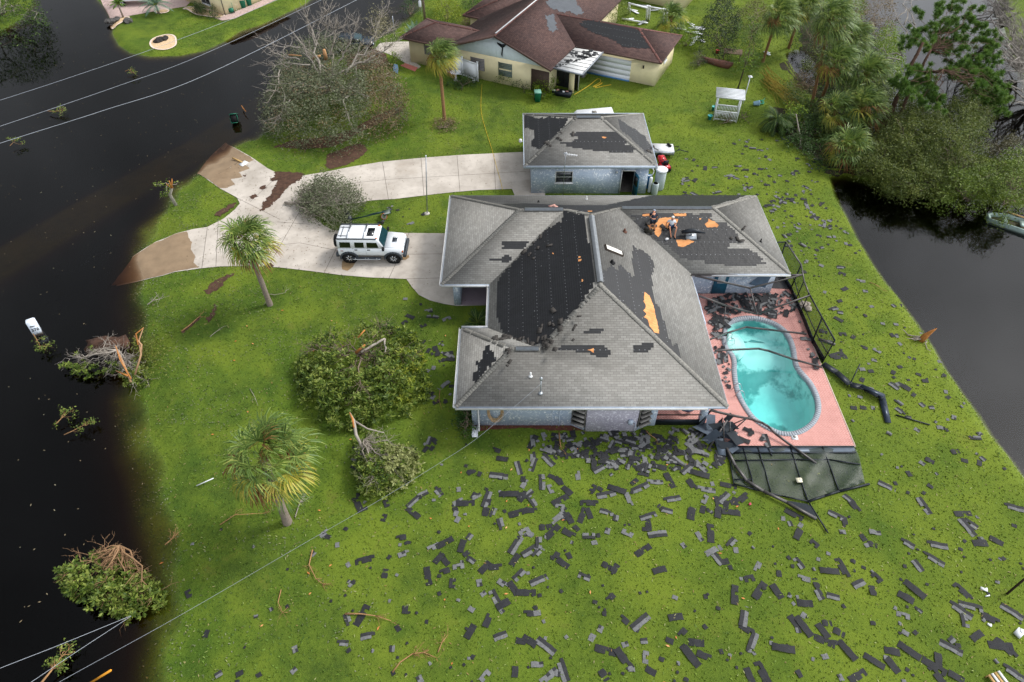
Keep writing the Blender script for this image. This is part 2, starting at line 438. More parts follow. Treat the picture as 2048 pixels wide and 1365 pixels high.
# the drive, split at the photo's joints only by narrow dark grooves
tag(sheet('driveway', drv, .035, CONC, [isl]), kind='structure')
GROOVE = mat('concrete_joint', '#5a544d', .95, .2)
def strip(name, pts, wd, lift, m_, kind='structure', step=.5):
    mm = M(); P = [Vector(p[:2]) for p in pts]; S = []
    for i in range(len(P)-1):
        k = max(1, int((P[i+1]-P[i]).length/step)); S += [P[i].lerp(P[i+1], j/k) for j in range(k)]
    S.append(P[-1]); V = []
    for i, p in enumerate(S):
        d = (S[min(i+1, len(S)-1)]-S[max(i-1, 0)]).normalized(); n_ = Vector((-d.y, d.x))*wd/2
        V += [p+n_, p-n_]
    A = np.array([(q.x, q.y) for q in V]); zz = height(A)+lift
    mm.add(np.column_stack([A, zz]), [(2*i, 2*i+1, 2*i+3, 2*i+2) for i in range(len(S)-1)])
    o = mm.build(name, m_)
    if kind: o['kind'] = kind
    return o
mj = M()
for a in [[(337,474),(333,547)],[(415,456),(404,538)],[(437,438),(432,536)],[(600,423),(537,534)],[(690,463),(648,548)],[(664,466),(626,541)] if 0 else [(818,467),(800,510)],[(800,510),(778,558)],
          [(500,497),(600,487),(688,505)],[(800,510),(884,509)],[(813,559),(884,557)],[(555,445),(620,450)],[(540,444),(480,440)],[(765,325),(777,400)],[(842,317),(848,392)],[(914,312),(920,384)],[(988,309),(991,380)],
          [(660,372),(777,360),(1052,344)],[(560,350),(500,405)],[(428,354),(500,312)],[(470,395),(560,440)]]:
    P = [Vector(GW(*q)) for q in a]
    for i in range(len(P)-1):
        k = max(1, int((P[i+1]-P[i]).length/.5)); n_ = (P[i+1]-P[i]).normalized(); n_ = Vector((-n_.y, n_.x))*.015
        S = [P[i].lerp(P[i+1], j/k) for j in range(k+1)]; A = np.array([c for q in S for c in ((q+n_)[:], (q-n_)[:])])
        mj.add(np.column_stack([A, height(A)+.041]), [(2*j, 2*j+1, 2*j+3, 2*j+2) for j in range(k)])
tag(mj.build('driveway_joints', GROOVE), kind='structure')
WETC = mat('wet_silted_concrete', '#86725a', .6, .14, 1.2, spec=.45, dirt=('#6b543a', .5))
MUD = mat('brown_mud', '#4a352a', .95, .35, 3.5, bump=.5, dirt=('#2f2119', .6))
STAIN = mat('oily_stain', '#8b7456', .45, .12, 2.0, spec=.5)
def blob(name, px, lift, m_, amp=.08, step=.25, seed=1, kind='stuff'):
    if m_ is MUD and amp < .3: amp = min(.11, amp+.03); step = .11
    return tag(sheet(name, rough_poly([GW(*p) for p in px], amp, step, seed), lift, m_, step=.5), kind=kind)
blob('wet_concrete', [(215,558),(262,507),(310,481),(352,469),(374,464),(377,476),(384,486),(382,500),(390,512),(388,526),(398,536),(350,544),(300,553)], .045, WETC, .03, seed=3, kind='structure')
blob('wet_concrete', [(392,341),(420,301),(448,277),(474,297),(508,321),(490,330),(500,338),(478,346),(486,355),(462,360),(470,370),(452,378),(440,377),(418,361)], .045, WETC, .03, seed=4, kind='structure')
blob('mud_patch', [(655,310),(690,296),(722,286),(736,300),(722,316),(690,332),(660,340),(650,335)], .03, MUD, .12, seed=5)
blob('mud_patch', [(548,345),(575,345),(610,348),(600,362),(580,372),(560,395),(540,415),(520,425),(528,405),(545,385),(555,365)], .05, MUD, .1, seed=6)
blob('mud_patch', [(428,430),(460,410),(474,405),(466,416),(440,434)], .05, MUD, .06, seed=7)
blob('mud_patch', [(408,584),(425,566),(450,552),(470,548),(452,562),(440,578),(420,588)], .02, MUD, .12, seed=8)
blob('mud_patch', [(412,640),(424,625),(430,608),(434,615),(428,636),(418,645)], .02, MUD, .06, seed=9)
blob('mud_patch', [(362,664),(385,645),(402,632),(400,640),(380,655),(366,667)], .02, MUD, .04, seed=10)
blob('mud_patch', [(545,295),(590,280),(640,276),(700,262),(760,228),(800,214),(806,222),(760,246),(700,276),(640,292),(590,298)], .02, MUD, .2, seed=11)
blob('mud_patch', [(690,120),(700,100),(740,95),(770,108),(780,130),(740,140),(700,138)], .03, MUD, .2, seed=12)
blob('mud_patch', [(600,300),(660,296),(700,280),(700,270),(640,286),(600,292)], .022, MUD, .2, seed=13)
blob('mud_patch', [(946,852),(1040,849),(1140,847),(1165,860),(1120,862),(1040,856),(960,862)], .02, mat('red_mulch', '#573329', .95, .35, 5, bump=.5), .06, seed=14)
blob('puddle_stain', [(684,525),(692,515),(705,522),(712,524),(706,535),(695,543),(684,540)], .046, STAIN, .02, seed=15)
blob('puddle_stain', [(806,514),(818,511),(819,516),(812,521),(804,521)], .046, STAIN, .02, seed=16)
for i, px in enumerate([[(520,375),(530,372),(534,377),(524,381)],[(500,395),(512,388),(516,394),(504,400)],[(540,360),(552,352),(556,360),(546,366)],[(524,405),(540,400),(536,412),(526,412)],[(526,536),(540,528),(548,532),(544,537)],[(486,352),(494,350),(492,356)]]):
    blob('mud_patch', px, .052, MUD, .07, .18, 20+i)
# ================= building kit =================
def shingle_mat(name, c1, c2, mortar, stain, bw=.33, rh=.14):
    t = NT(name); uvn = t.n('UVMap'); v = uvn.outputs[0]
    b = t.n('TexBrick', Scale=1.0); b.offset = .5; b.inputs['Brick Width'].default_value = bw; b.inputs['Row Height'].default_value = rh
    b.inputs['Mortar Size'].default_value = .011; b.inputs['Mortar Smooth'].default_value = .3; b.inputs['Bias'].default_value = -.05
    for k, c in (('Color1', c1), ('Color2', c2), ('Mortar', mortar)): b.inputs[k].default_value = (*srgb(c), 1)
    t.l(v, b.inputs['Vector']); ob = t.coord('Object')
    c = t.mix(t.rng(t.noise(.5, 5, ob, .65), .35, .7, 0, .45), b.outputs['Color'], stain)
    c = t.mix(t.rng(t.noise(30, 3, ob, .8), .35, .75, 0, .35), c, mortar)
    c = t.mix(t.rng(t.noise(2.2, 3, v), .5, .7, 0, .22), c, c1)
    t.col(c); t.bump(t.math('SUBTRACT', 1., b.outputs['Fac']), .4, .012); return t.done(.92, .2)
SH = shingle_mat('grey_shingles', '#8f8e8a', '#787773', '#5a5955', '#827f79')
SHB = shingle_mat('brown_shingles', '#644e49', '#4b3a37', '#31231f', '#433a3b', .3, .15)
def felt_mat(name, c, c2, dots=True):
    t = NT(name); uvn = t.n('UVMap'); sx = t.n('SeparateXYZ'); t.l(uvn.outputs[0], sx.inputs[0])
    ob = t.coord('Object')
    cc = t.mix(t.rng(t.noise(1.4, 5, ob, .7), .35, .7), c, c2)
    ln = t.math('FRACT', t.math('DIVIDE', sx.outputs[1], .145)); lf = t.math('LESS_THAN', ln, .12)
    cc = t.mix(t.math('MULTIPLY', lf, .16), cc, '#55565a')
    if dots:
        fu = t.math('SUBTRACT', t.math('FRACT', t.math('DIVIDE', sx.outputs[0], .31)), .5)
        fv = t.math('SUBTRACT', t.math('FRACT', t.math('DIVIDE', sx.outputs[1], .92)), .5)
        du = t.math('MULTIPLY', fu, .31); dv = t.math('MULTIPLY', fv, .92)
        d2 = t.math('ADD', t.math('MULTIPLY', du, du), t.math('MULTIPLY', dv, dv))
        nn = t.math('GREATER_THAN', t.noise(3.0, 1, ob), .36)
        cc = t.mix(t.math('MULTIPLY', t.math('LESS_THAN', d2, .024**2), nn), cc, '#85878b')
        s2 = t.n('TexVoronoi', Scale=1.9); t.l(ob, s2.inputs['Vector'])
        cc = t.mix(t.math('LESS_THAN', s2.outputs['Distance'], .045), cc, '#a9abae')
    t.col(cc); t.bump(t.noise(3, 5, ob, .7), .5, .04); return t.done(.45, .42)
FELT = felt_mat('roof_felt', '#101113', '#191a1d')
FELTG = felt_mat('grey_roof_felt', '#3a3f45', '#4b5056', False)
t = NT('bare_plywood'); ob = t.coord('Object', (1.2, 9, 1.2)); c = t.mix(t.rng(t.noise(2, 4, ob, .6), .35, .65), '#c98550', '#dba06a')
c = t.mix(t.rng(t.noise(1.5, 5, t.coord('Object')), .52, .7, 0, .6), c, '#9c6137'); t.col(c); PLY = t.done(.8, .2)
RIDGE = mat('ridge_cap_shingle', '#7c7a74', .9, .3, 9)
RIDGEB = mat('brown_ridge_cap', '#6c4a44', .9, .2, 7)
t = NT('blue_grey_stucco'); ob = t.coord('Object')
wv = t.n('TexNoise', Scale=3.6, Detail=3, Distortion=2.6); t.l(ob, wv.inputs['Vector'])
f = t.rng(wv.outputs['Fac'], .56, .62); c = t.mix(t.rng(t.noise(.7, 5, ob, .6), .3, .7), '#a1b0c4', '#b4c1d2')
c = t.mix(t.math('MULTIPLY', f, .85), c, '#eef2f6'); c = t.mix(t.rng(t.noise(.9, 6, ob, .75), .55, .75, 0, .3), c, '#6d7a88')
t.col(c); t.bump(wv.outputs['Fac'], .5, .03); STUC = t.done(.85, .25)
t = NT('mauve_stucco'); ob = t.coord('Object'); wv = t.n('TexNoise', Scale=3.8, Detail=3, Distortion=2.6); t.l(ob, wv.inputs['Vector'])
c = t.mix(t.rng(t.noise(.8, 5, ob), .3, .7), '#a09cab', '#b8b4c0'); c = t.mix(t.rng(wv.outputs['Fac'], .55, .62, 0, .8), c, '#e0dfe8')
t.col(c); t.bump(wv.outputs['Fac'], .5, .03); STUM = t.done(.85, .25)
WHITE = mat('white_paint', '#cfd0d0', .5, .06, 3, spec=.4, dirt=('#a8a49a', .35))
WHITEV = mat('white_vinyl', '#dfe2e6', .45, .04, 2, spec=.45)
TRIMB = mat('pale_blue_trim', '#b4c0cf', .6, .08, 3, dirt=('#8993a0', .4))
DARKT = mat('dark_trim', '#2f2a28', .6, .2, 4)
GLASS = mat('dark_window_glass', '#1b2024', .08, .3, 1.5, spec=.8)
GALV = mat('galvanised_metal', '#a9afb4', .38, .12, 4, metal=.7)
BRONZE = mat('bronze_aluminium', '#5d5a59', .42, .1, 4, metal=.45)
BLACKM = mat('black_metal', '#20252b', .4, .2, 4, metal=.3)
CREAM = mat('cream_stucco', '#e3d7b0', .85, .06, 1.2, bump=.15, dirt=('#b3a57f', .3))
ORANGE = mat('orange_plastic', '#d2622a', .5, .1, 3)
TEAL = mat('teal_paint', '#1d5870', .5, .1, 3)
BLK = mat('soot_black', '#101112', .8, .2, 3)

class RPl:
    """one roof plane given by its corner points"""
    def __init__(s, pts):
        s.p = [Vector(p) for p in pts]; n = Vector()
        for i in range(1, len(s.p)-1): n += (s.p[i]-s.p[0]).cross(s.p[i+1]-s.p[0])
        if n.z < 0: n = -n
        s.n = n.normalized(); s.u = Vector((0, 0, 1)).cross(s.n).normalized(); s.vv = s.n.cross(s.u).normalized()
        s.v0 = min(p.dot(s.vv) for p in s.p); s.u0 = s.p[0].dot(s.u)
    def uv(s, p): return ((p).dot(s.u)-s.u0, p.dot(s.vv)-s.v0)
    def w(s, u, v, lift=0.): return s.u*(u+s.u0)+s.vv*(v+s.v0)+s.n*(s.p[0].dot(s.n)+lift)
    def px(s, q): return s.uv(GP(q[0], q[1], s.p[0], s.n))
def stepped(pl, poly, lift, name, m_, parent, jit=.12, row=.14, label=None, nmax=.16):
    """torn area that follows the shingle courses: a stack of course-high strips with uneven ends"""
    P = [pl.px(q) for q in poly]; vs = [p[1] for p in P]; mm = M(); r = random.Random(len(poly)*13+int(P[0][0]*10))
    k = int(math.floor(min(vs)/row)); lim = [pl.uv(p) for p in pl.p]
    def span(PP, vc):
        xs_ = []
        for i in range(len(PP)):
            (x0, y0), (x1, y1) = PP[i], PP[(i+1)%len(PP)]
            if (y0 > vc) != (y1 > vc): xs_.append(x0+(vc-y0)/(y1-y0)*(x1-x0))
        return sorted(xs_)
    while k*row < max(vs):
        vc = (k+.5)*row; xs_ = span(P, vc); lx = span(lim, vc)
        if not lx: k += 1; continue
        for a, b in zip(xs_[::2], xs_[1::2]):
            a += r.uniform(-jit, jit); b += r.uniform(-jit, jit); a = round(a/nmax)*nmax if nmax else a; b = round(b/nmax)*nmax if nmax else b
            if lx: a = max(a, lx[0]+.02); b = min(b, lx[-1]-.02)
            if b-a < .1: continue
            v0, v1 = k*row, (k+1)*row+.001; hh = lift
            q = [pl.w(a, v0, hh), pl.w(b, v0, hh), pl.w(b, v1, hh), pl.w(a, v1, hh)]
            mm.add([tuple(x) for x in q], [(0, 1, 2, 3)], [[(a, v0), (b, v0), (b, v1), (a, v1)]])
        k += 1
    if not mm.f: return None
    o = mm.build(name, m_, parent)
    if label: o['label'] = label
    return o
def free_patch(pl, poly, lift, name, m_, parent, amp=.04, step=.12, label=None, seed=1):
    P = rough_poly([pl.px(q) for q in poly], amp, step, seed); vv = [Vector(p) for p in P]; n = len(vv)
    r = delaunay_2d_cdt(vv, [(i, (i+1)%n) for i in range(n)], [], 0, 1e-5)
    V = [(q.x, q.y) for q in r[0]]; T = [f for f in r[2]]; C_ = np.array([np.mean([V[k] for k in f], 0) for f in T]); keep = pip(C_, P)
    mm = M(); mm.add([tuple(pl.w(a, b, lift)) for a, b in V], [f for f, k in zip(T, keep) if k], [[V[k] for k in f] for f, k2 in zip(T, keep) if k2])
    o = mm.build(name, m_, parent)
    if label: o['label'] = label
    return o
def roof_mesh(planes, name, m_, parent, th=.13):
    mm = M()
    for p in planes: mm.slab(p.p, th, uvf=p.uv)
    return mm.build(name, m_, parent)
def caps(mm, a, b, pa, pb, wd=.15, gap=0., seed=3):
    """overlapping cap shingles along a hip or ridge"""
    a = Vector(a); b = Vector(b); L_ = (b-a).length; d = (b-a)/L_; k = int(L_/.15); r = random.Random(seed)
    D = []
    for p in (pa, pb):
        s_ = p.n.cross(d).normalized()
        if s_.z > 0: s_ = -s_
        if abs(s_.z) < .01: s_ = s_ if s_.dot(p.p[0]-a) > 0 else -s_
        D.append(s_)
    nn = (pa.n+pb.n).normalized()
    for i in range(k):
        if r.random() < gap: continue
        t0, t1 = i/k, (i+1.25)/k; o0 = .03+r.uniform(0, .008); o1 = .012; sk = r.uniform(-.012, .012)
        p0 = a+d*(L_*t0)+nn*o0; p1 = a+d*(L_*min(t1, 1))+nn*o1
        V = [p0+D[0]*(wd+sk), p0, p0+D[1]*(wd-sk), p1+D[0]*(wd+sk), p1, p1+D[1]*(wd-sk)]
        V += [v_-nn*.012 for v_ in V]
        mm.add([tuple(v_) for v_ in V], [(0,1,4,3),(1,2,5,4),(9,10,7,6),(10,11,8,7),(0,6,7,1),(1,7,8,2),(0,3,9,6),(2,8,11,5)])
def gutter(mm, a, b, z, outw, w_=.13):
    """open gutter along an eave, outw = outward unit vector (2D)"""
    a = Vector((*a, z)); b = Vector((*b, z)); o_ = Vector((*outw, 0))
    mm.beam(a+o_*w_+Vector((0,0,-.06)), b+o_*w_+Vector((0,0,-.06)), .018, .14)
    mm.beam(a+o_*w_*.5+Vector((0,0,-.125)), b+o_*w_*.5+Vector((0,0,-.125)), w_, .015)
def window(parent, c, w_, h_, face, name='window', frame=WHITE, glass=GLASS, cols=2, rows=2, sill=True):
    """window on a wall; c = centre on the wall face, face = outward angle"""
    n_ = Vector((math.cos(face), math.sin(face), 0)); u_ = Vector((-n_.y, n_.x, 0)); c = Vector(c)
    mm = M(); t_ = .05
    for s_ in (-1, 1):
        mm.beam(c+u_*(s_*w_/2)-Vector((0,0,h_/2))+n_*.02, c+u_*(s_*w_/2)+Vector((0,0,h_/2))+n_*.02, .06, .07, up=n_)
        mm.beam(c-u_*(w_/2)+Vector((0,0,s_*h_/2))+n_*.023, c+u_*(w_/2)+Vector((0,0,s_*h_/2))+n_*.023, .075, .06)
    for i in range(1, cols): x = -w_/2+w_*i/cols; mm.beam(c+u_*x-Vector((0,0,h_/2))+n_*.02, c+u_*x+Vector((0,0,h_/2))+n_*.02, .03, .03, up=n_)
    for i in range(1, rows): z = -h_/2+h_*i/rows; mm.beam(c-u_*(w_/2)+Vector((0,0,z))+n_*.018, c+u_*(w_/2)+Vector((0,0,z))+n_*.018, .03, .03)
    o = mm.build(name, frame, parent)
    g = M(); g.beam(c-u_*(w_/2), c+u_*(w_/2), .02, h_); g.build('pane', glass, o)
    if sill:
        g = M(); g.beam(c-u_*(w_/2+.08)-Vector((0,0,h_/2+.07))+n_*.05, c+u_*(w_/2+.08)-Vector((0,0,h_/2+.07))+n_*.05, .16, .06); g.build('sill', frame, o)
    return o

# ================= main house =================
house = thing('house', 'large grey-shingled house with storm-torn hip roof and exposed black felt, beside the swimming pool', 'house')
S_ = .453; ze = 2.75
x0, x1, x2, x3, xf = -4.6, -1.54, 11.53, 17.97, -3.12; yb, yj, yc, yf, yg = 42.9, 32.93, 33.97, 22.98, 29.0
def V3(x, y, d): return (x, y, ze+d*S_)
A_, B_, C_c, D_c, E_c, F_c, G_c, H_c, I_c, J_c = [V3(*p, 0) for p in ((x0,yb),(x3,yb),(x3,yc),(x2,yc),(x2,yf),(xf,yf),(xf,yg),(x1,yg),(x1,yj),(x0,yj))]
hw = (yb-yj)/2; he = (yb-yc)/2; hm = (x2-x1)/2; hf = (yg-yf)/2; xm = (x1+x2)/2
Wp = V3(x0+hw, yb-hw, hw); W2 = V3(x1+hw, yb-hw, hw); Ep = V3(x3-he, yb-he, he); E2 = V3(x2-he, yb-he, he)
Np = V3(xm, yb-hm, hm); Sp = V3(xm, yf+hm, hm); Pp = V3(x1+hf, yf+hf, hf); Qp = V3(xf+hf, yf+hf, hf)
pN = RPl([A_, B_, Ep, E2, Np, W2, Wp]); pWS = RPl([J_c, I_c, W2, Wp]); pWW = RPl([A_, Wp, J_c]); pMW = RPl([I_c, H_c, Pp, Sp, Np, W2])
pFN = RPl([G_c, H_c, Pp, Qp]); pFW = RPl([F_c, Qp, G_c]); pFS = RPl([F_c, E_c, Sp, Pp, Qp]); pME = RPl([E_c, D_c, E2, Np, Sp])
pES = RPl([D_c, C_c, Ep, E2]); pEE = RPl([C_c, B_, Ep])
roof = roof_mesh([pN, pWS, pWW, pMW, pFN, pFW, pFS, pME, pES, pEE], 'roof', SH, house)
mm = M()
for a, b, pa, pb, g in ((J_c, Wp, pWW, pWS, 0), (A_, Wp, pWW, pN, .0), (Np, W2, pMW, pN, .15), (Np, E2, pME, pN, .1), (B_, Ep, pEE, pN, .12), (C_c, Ep, pEE, pES, 0),
        (E_c, Sp, pFS, pME, .0), (Pp, Sp, pMW, pFS, .25), (F_c, Qp, pFW, pFS, .03), (G_c, Qp, pFW, pFN, .25), (Qp, Pp, pFN, pFS, .2), (Wp, W2, pN, pWS, 0), (Np, Sp, pMW, pME, 0), (E2, Ep, pN, pES, 0)):
    caps(mm, a, b, pa, pb, gap=g, seed=int(a[0]*7+b[1]))
mm.build('ridge_cap', RIDGE, roof)
def vent(a, b, f0, f1, name='ridge_vent', par=None, wd=.3):
    a = Vector(a); b = Vector(b); p = a.lerp(b, f0)+Vector((0,0,.1)); q = a.lerp(b, f1)+Vector((0,0,.1)); mm = M()
    d = (q-p).normalized(); s_ = d.cross(Vector((0,0,1))).normalized()
    for k in (-1, 1):
        e = s_*(k*wd/2)+Vector((0,0,-.07)); mm.add([tuple(v_) for v_ in (p, q, q+e, p+e, p-Vector((0,0,.03)), q-Vector((0,0,.03)), q+e-Vector((0,0,.03)), p+e-Vector((0,0,.03)))], [(0,1,2,3),(4,5,6,7),(3,2,6,7),(0,3,7,4),(1,2,6,5)])
    return mm.build(name, GALV, par or roof)
vent(Wp, W2, .12, .95); vent(E2, Ep, .04, .97, wd=.26); vent(Np, Sp, .03, .97, wd=.36); vent(Qp, Pp, .15, .95)
zf = lambda L_, ox, oy, k: [(ox+a*k, oy+b*k) for a, b in L_]
z6 = lambda L_: zf(L_, 860, 380, .19782); z7 = lambda L_: zf(L_, 1220, 380, .19782); z8 = lambda L_: zf(L_, 900, 630, .29297); zg = lambda L_: zf(L_, 980, 200, .19531)
fl = .016
def felt(pl, poly, m_=FELT, par=None, **k): return stepped(pl, poly, fl, 'exposed_felt', m_, par or roof, **k)
felt(pMW, [(1128,424),(1170,430),(1172,450),(1180,500),(1188,560),(1187,574),(1160,610),(1142,634),(1126,655),(1106,674),(1086,692),(1066,690),(1045,680),(1020,673),(1004,662),(1000,645),(993,629),(994,568),(1001,552),(1007,546),(1035,518),(1062,493),(1076,480),(1086,464),(1108,450),(1124,444)], label='large black area of exposed roofing felt with rows of nail caps')
felt(pWS, [(1005,483),(1055,482),(1052,497),(1005,498)]); felt(pWS, [(977,518),(1005,518),(1008,510),(1018,510),(1024,523),(1004,525),(1004,522),(977,522)])
felt(pN, [(1000,409),(1054,407.7),(1115,410.7),(1169,411.6),(1212,411.6),(1260,401),(1305,391),(1497,388),(1475,398),(1447,406),(1422,412.6),(1418,415),(1248,417),(1236,418),(1205,426),(1180,429),(1150,426),(1125,421),(1043,420),(1020,414)])
felt(pES, z7([(235,260),(340,240),(530,238),(800,240),(830,250),(1000,240),(1020,265),(1060,270),(1010,285),(1060,320),(1180,335),(1200,370),(1250,410),(1300,480),(1280,520),(1210,550),(1200,590),(1390,590),(1410,620),(1490,640),(1510,690),(1580,745),(1460,760),(1450,780),(1150,775),(1130,755),(960,755),(930,710),(740,700),(690,650),(640,610),(560,545),(470,500),(400,470),(350,440),(300,400),(290,370),(260,320)]))
felt(pME, [(1203,544),(1214,544),(1222,531),(1232,540),(1236,541),(1239,527),(1248,537),(1262,549),(1268,556),(1271,556),(1268,544),(1264.5,526),(1265.5,503),(1266.5,489),(1273,497),(1291,506.6),(1305,520),(1308,538),(1304,552),(1304,568),(1305,580),(1309,594),(1310,603.5),(1319,617),(1322,631),(1330,648),(1333,664),(1344,688),(1357,692),(1361,716),(1334,697),(1310,677),(1288,652),(1273,632),(1250,610),(1228,593),(1214,582),(1207,566)])
felt(pFS, z8([(900,130),(905,116),(935,100),(1045,100),(1040,112),(1025,132)])); felt(pFS, z8([(755,240),(790,200),(910,200),(940,215),(1065,215),(1105,260),(1090,284),(970,280),(960,262),(865,262),(850,246)]))
felt(pFS, z8([(1235,262),(1255,245),(1270,215),(1300,198),(1405,198),(1380,222),(1350,262)]))
felt(pFW, z8([(260,190),(275,235),(305,270),(310,330),(255,355),(230,410),(195,440),(165,470),(162,400),(185,380),(185,320),(215,310),(225,260)]))
fl = .022; pk = 0
for pl, L_ in ((pES, z7([(330,250),(370,243),(440,243),(435,268),(320,268)])), (pES, z7([(640,242),(770,240),(768,268),(655,266)])),
        (pES, z7([(500,290),(560,280),(640,285),(690,300),(680,330),(650,350),(640,388),(560,390),(525,385),(512,450),(495,470),(490,480),(450,450),(440,400),(400,395),(390,370),(355,345),(420,345),(450,350),(480,330)])),
        (pES, z7([(1000,292),(1020,310),(1060,320),(1095,360),(1080,380),(975,380),(955,352),(985,330)])), (pES, z7([(670,505),(800,508),(850,525),(790,555),(735,583),(690,570),(680,545)])), (pES, z7([(900,294),(915,290),(922,300),(910,308)])),
        (pME, [(1289,585),(1299,592),(1303,603),(1307,613),(1315,650),(1318,668),(1308,665),(1300,655),(1295,640),(1287,635),(1293,628),(1286,622),(1292,614),(1287,603)]),
        (pFS, z8([(938,238),(985,228),(984,258),(972,258),(962,244)])), (pMW, z6([(1500,675),(1525,680),(1525,690),(1502,690)])), (pMW, z6([(1500,708),(1530,705),(1528,724),(1505,724)])), (pMW, z6([(1532,905),(1548,905),(1548,930),(1534,930)])), (pMW, z6([(1238,636),(1252,640),(1250,655),(1238,652)])),
        (pN, z6([(1590,216),(1640,216),(1640,224),(1592,224)]))):
    free_patch(pl, L_, fl, 'bare_plywood', PLY, roof, amp=.03, step=.1, seed=pk, label='orange plywood deck showing through the felt' if pk == 2 else None); pk += 1
# loose and lifted shingles round the torn edges
LOOSE = mat('loose_shingle_back', '#403d3a', .9, .3, 8)
def loose(pl, c, n, sp, par=None, name='loose_shingles', seed=1):
    mm = M(); r = random.Random(seed)
    for _ in range(n):
        u, v_ = pl.px((c[0]+r.gauss(0, sp[0]), c[1]+r.gauss(0, sp[1]))); a = r.gauss(0, .6); ll = r.choice([.2, .3, .45]); ww = r.choice([.14, .2, .3]); tl = r.uniform(.0, .05)
        ca, sa = math.cos(a), math.sin(a); q = [(-ll/2,-ww/2),(ll/2,-ww/2),(ll/2,ww/2),(-ll/2,ww/2)]
        P = [pl.w(u+x*ca-y*sa, v_+x*sa+y*ca, .03+(tl if i < 2 else 0)+r.uniform(0, .02)) for i, (x, y) in enumerate(q)]
        mm.add([tuple(p) for p in P]+[tuple(p-pl.n*.01) for p in P], [(0,1,2,3),(7,6,5,4),(0,4,5,1),(1,5,6,2),(2,6,7,3),(3,7,4,0)])
    return tag(mm.build(name, LOOSE, par or roof), kind='stuff')
loose(pFN, (1020,676), 16, (14, 5), seed=2); loose(pMW, (1060,682), 22, (28, 7), seed=3); loose(pMW, (1060,500), 10, (20, 18), seed=4); loose(pMW, (1130,645), 10, (20, 20), seed=5)
loose(pES, (1298,466), 12, (14, 12), seed=6); loose(pFW, (1013,712), 5, (6, 8), seed=8); loose(pES, (1470,475), 4, (8, 8), seed=9)
# gutters
for a, b, o_ in (((x0,yj),(x0,yb),(-1,0)), ((x1,yg+.02),(x1,yj),(-1,0)), ((xf,yf),(xf,yg),(-1,0)), ((xf,yf),(x2-1.1,yf),(0,-1)), ((x0,yj),(x1-.02,yj),(0,-1)), ((x2,yc),(x3,yc),(0,-1)), ((xf,yg),(x1,yg),(0,1))): mm = M(); gutter(mm, a, b, ze, o_); mm.build('gutter', WHITE, house)
mm = M()
for a, b in (((x0,yj),(x0,yb)), ((x0,yj),(x1,yj)), ((x1,yg),(x1,yj)), ((xf,yf),(xf,yg)), ((xf,yf),(x2,yf)), ((x2,yf),(x2,yc)), ((x2,yc),(x3,yc)), ((x3,yc),(x3,yb)), ((x0,yb),(x3,yb)), ((xf,yg),(x1,yg))):
    d = (Vector(b)-Vector(a)).normalized(); mid = Vector((5, 33)); n_ = Vector((-d.y, d.x))
    a_ = Vector((*a, ze-.1)); b_ = Vector((*b, ze-.1)); mm.beam(a_, b_, .03, .19)
mm.build('fascia', TRIMB, house)
foot = [(-2.35,23.8),(3.3,23.8),(4.06,23.43),(6.95,23.43),(7.7,23.8),(8.1,23.8),(8.1,29),(10.95,29),(10.95,35.1),(17.65,35.1),(17.65,42.3),(-4.0,42.3),(-4.0,33.9),(-3.55,33.9),(-3.55,37.5),(-.95,37.5),(-.95,28.4),(-2.35,28.4)]
mm = M(); mm.prism(foot, -.05, 2.63); mm.box((10.78, 24.0, 1.3), (.34, .34, 2.66)); mm.build('wall', STUC, house)
mm = M(); mm.prism([(xf+.1,yf+.1),(x2-.1,yf+.1),(x2-.1,yc+.1),(x3-.1,yc+.1),(x3-.1,yb-.1),(x0+.1,yb-.1),(x0+.1,yj+.1),(x1+.1,yj+.1),(x1+.1,yg-.1),(xf+.1,yg-.1)], 2.58, 2.615); mm.build('soffit', WHITE, house)
bay = M(); bay.prism([(4.02,23.44),(4.1,23.38),(6.91,23.38),(6.99,23.44)], -.04, 2.57); bay.build('bay_wall', STUM, house)
# louvred shutters on the splayed sides of the bay
for (a, b) in (((3.32, 23.76), (4.0, 23.43)), ((7.0, 23.43), (7.66, 23.76))):
    mm = M(); A2 = Vector((*a, 0)); B2 = Vector((*b, 0)); n_ = Vector(((B2-A2).y, -(B2-A2).x, 0)).normalized()
    for k in range(5):
        z = .55+k*.42; mm.beam(A2+n_*.12+Vector((0,0,z)), B2+n_*.12+Vector((0,0,z)), .26, .03)
    for p in (A2, B2): mm.beam(p+n_*.03+Vector((0,0,.4)), p+n_*.03+Vector((0,0,2.4)), .05, .06)
    mm.build('louvred_shutter', mat('weathered_aluminium', '#7d7a76', .5, .2, 5, metal=.4), house)
    g = M(); g.beam(A2+n_*.012+Vector((0,0,1.4)), B2+n_*.012+Vector((0,0,1.4)), .02, 1.9); g.build('bay_window', GLASS, house)
window(house, (-.35, 23.8, 1.98), 1.2, .75, -math.pi/2, cols=1, rows=1, frame=mat('brown_frame', '#57504a', .5, .1, 3), glass=mat('drawn_blind', '#8f9498', .5, .08, 2), sill=False)
mm = M(); mm.box((4.9, 23.33, 1.1), (.01, .01, .01)); 
mm = M(); mm.box((6.55, 23.31, .95), (.26, .14, .34)); mm.tube([(6.7, 23.33, .95), (6.85, 23.33, .85), (6.85, 23.33, 0)], .02, 6); mm.build('utility_box', TRIMB, house)
mm = M(); mm.box((2.6, 23.72, 1.85), (.32, .16, .5)); mm.box((2.2, 23.75, 2.15), (.2, .1, .25)); mm.tube([(2.6, 23.76, 1.6), (2.6, 23.76, 0)], .025, 6); mm.tube([(2.2, 23.76, 2.0), (2.2, 23.76, 0)], .02, 6); mm.build('electric_meter', TRIMB, house)
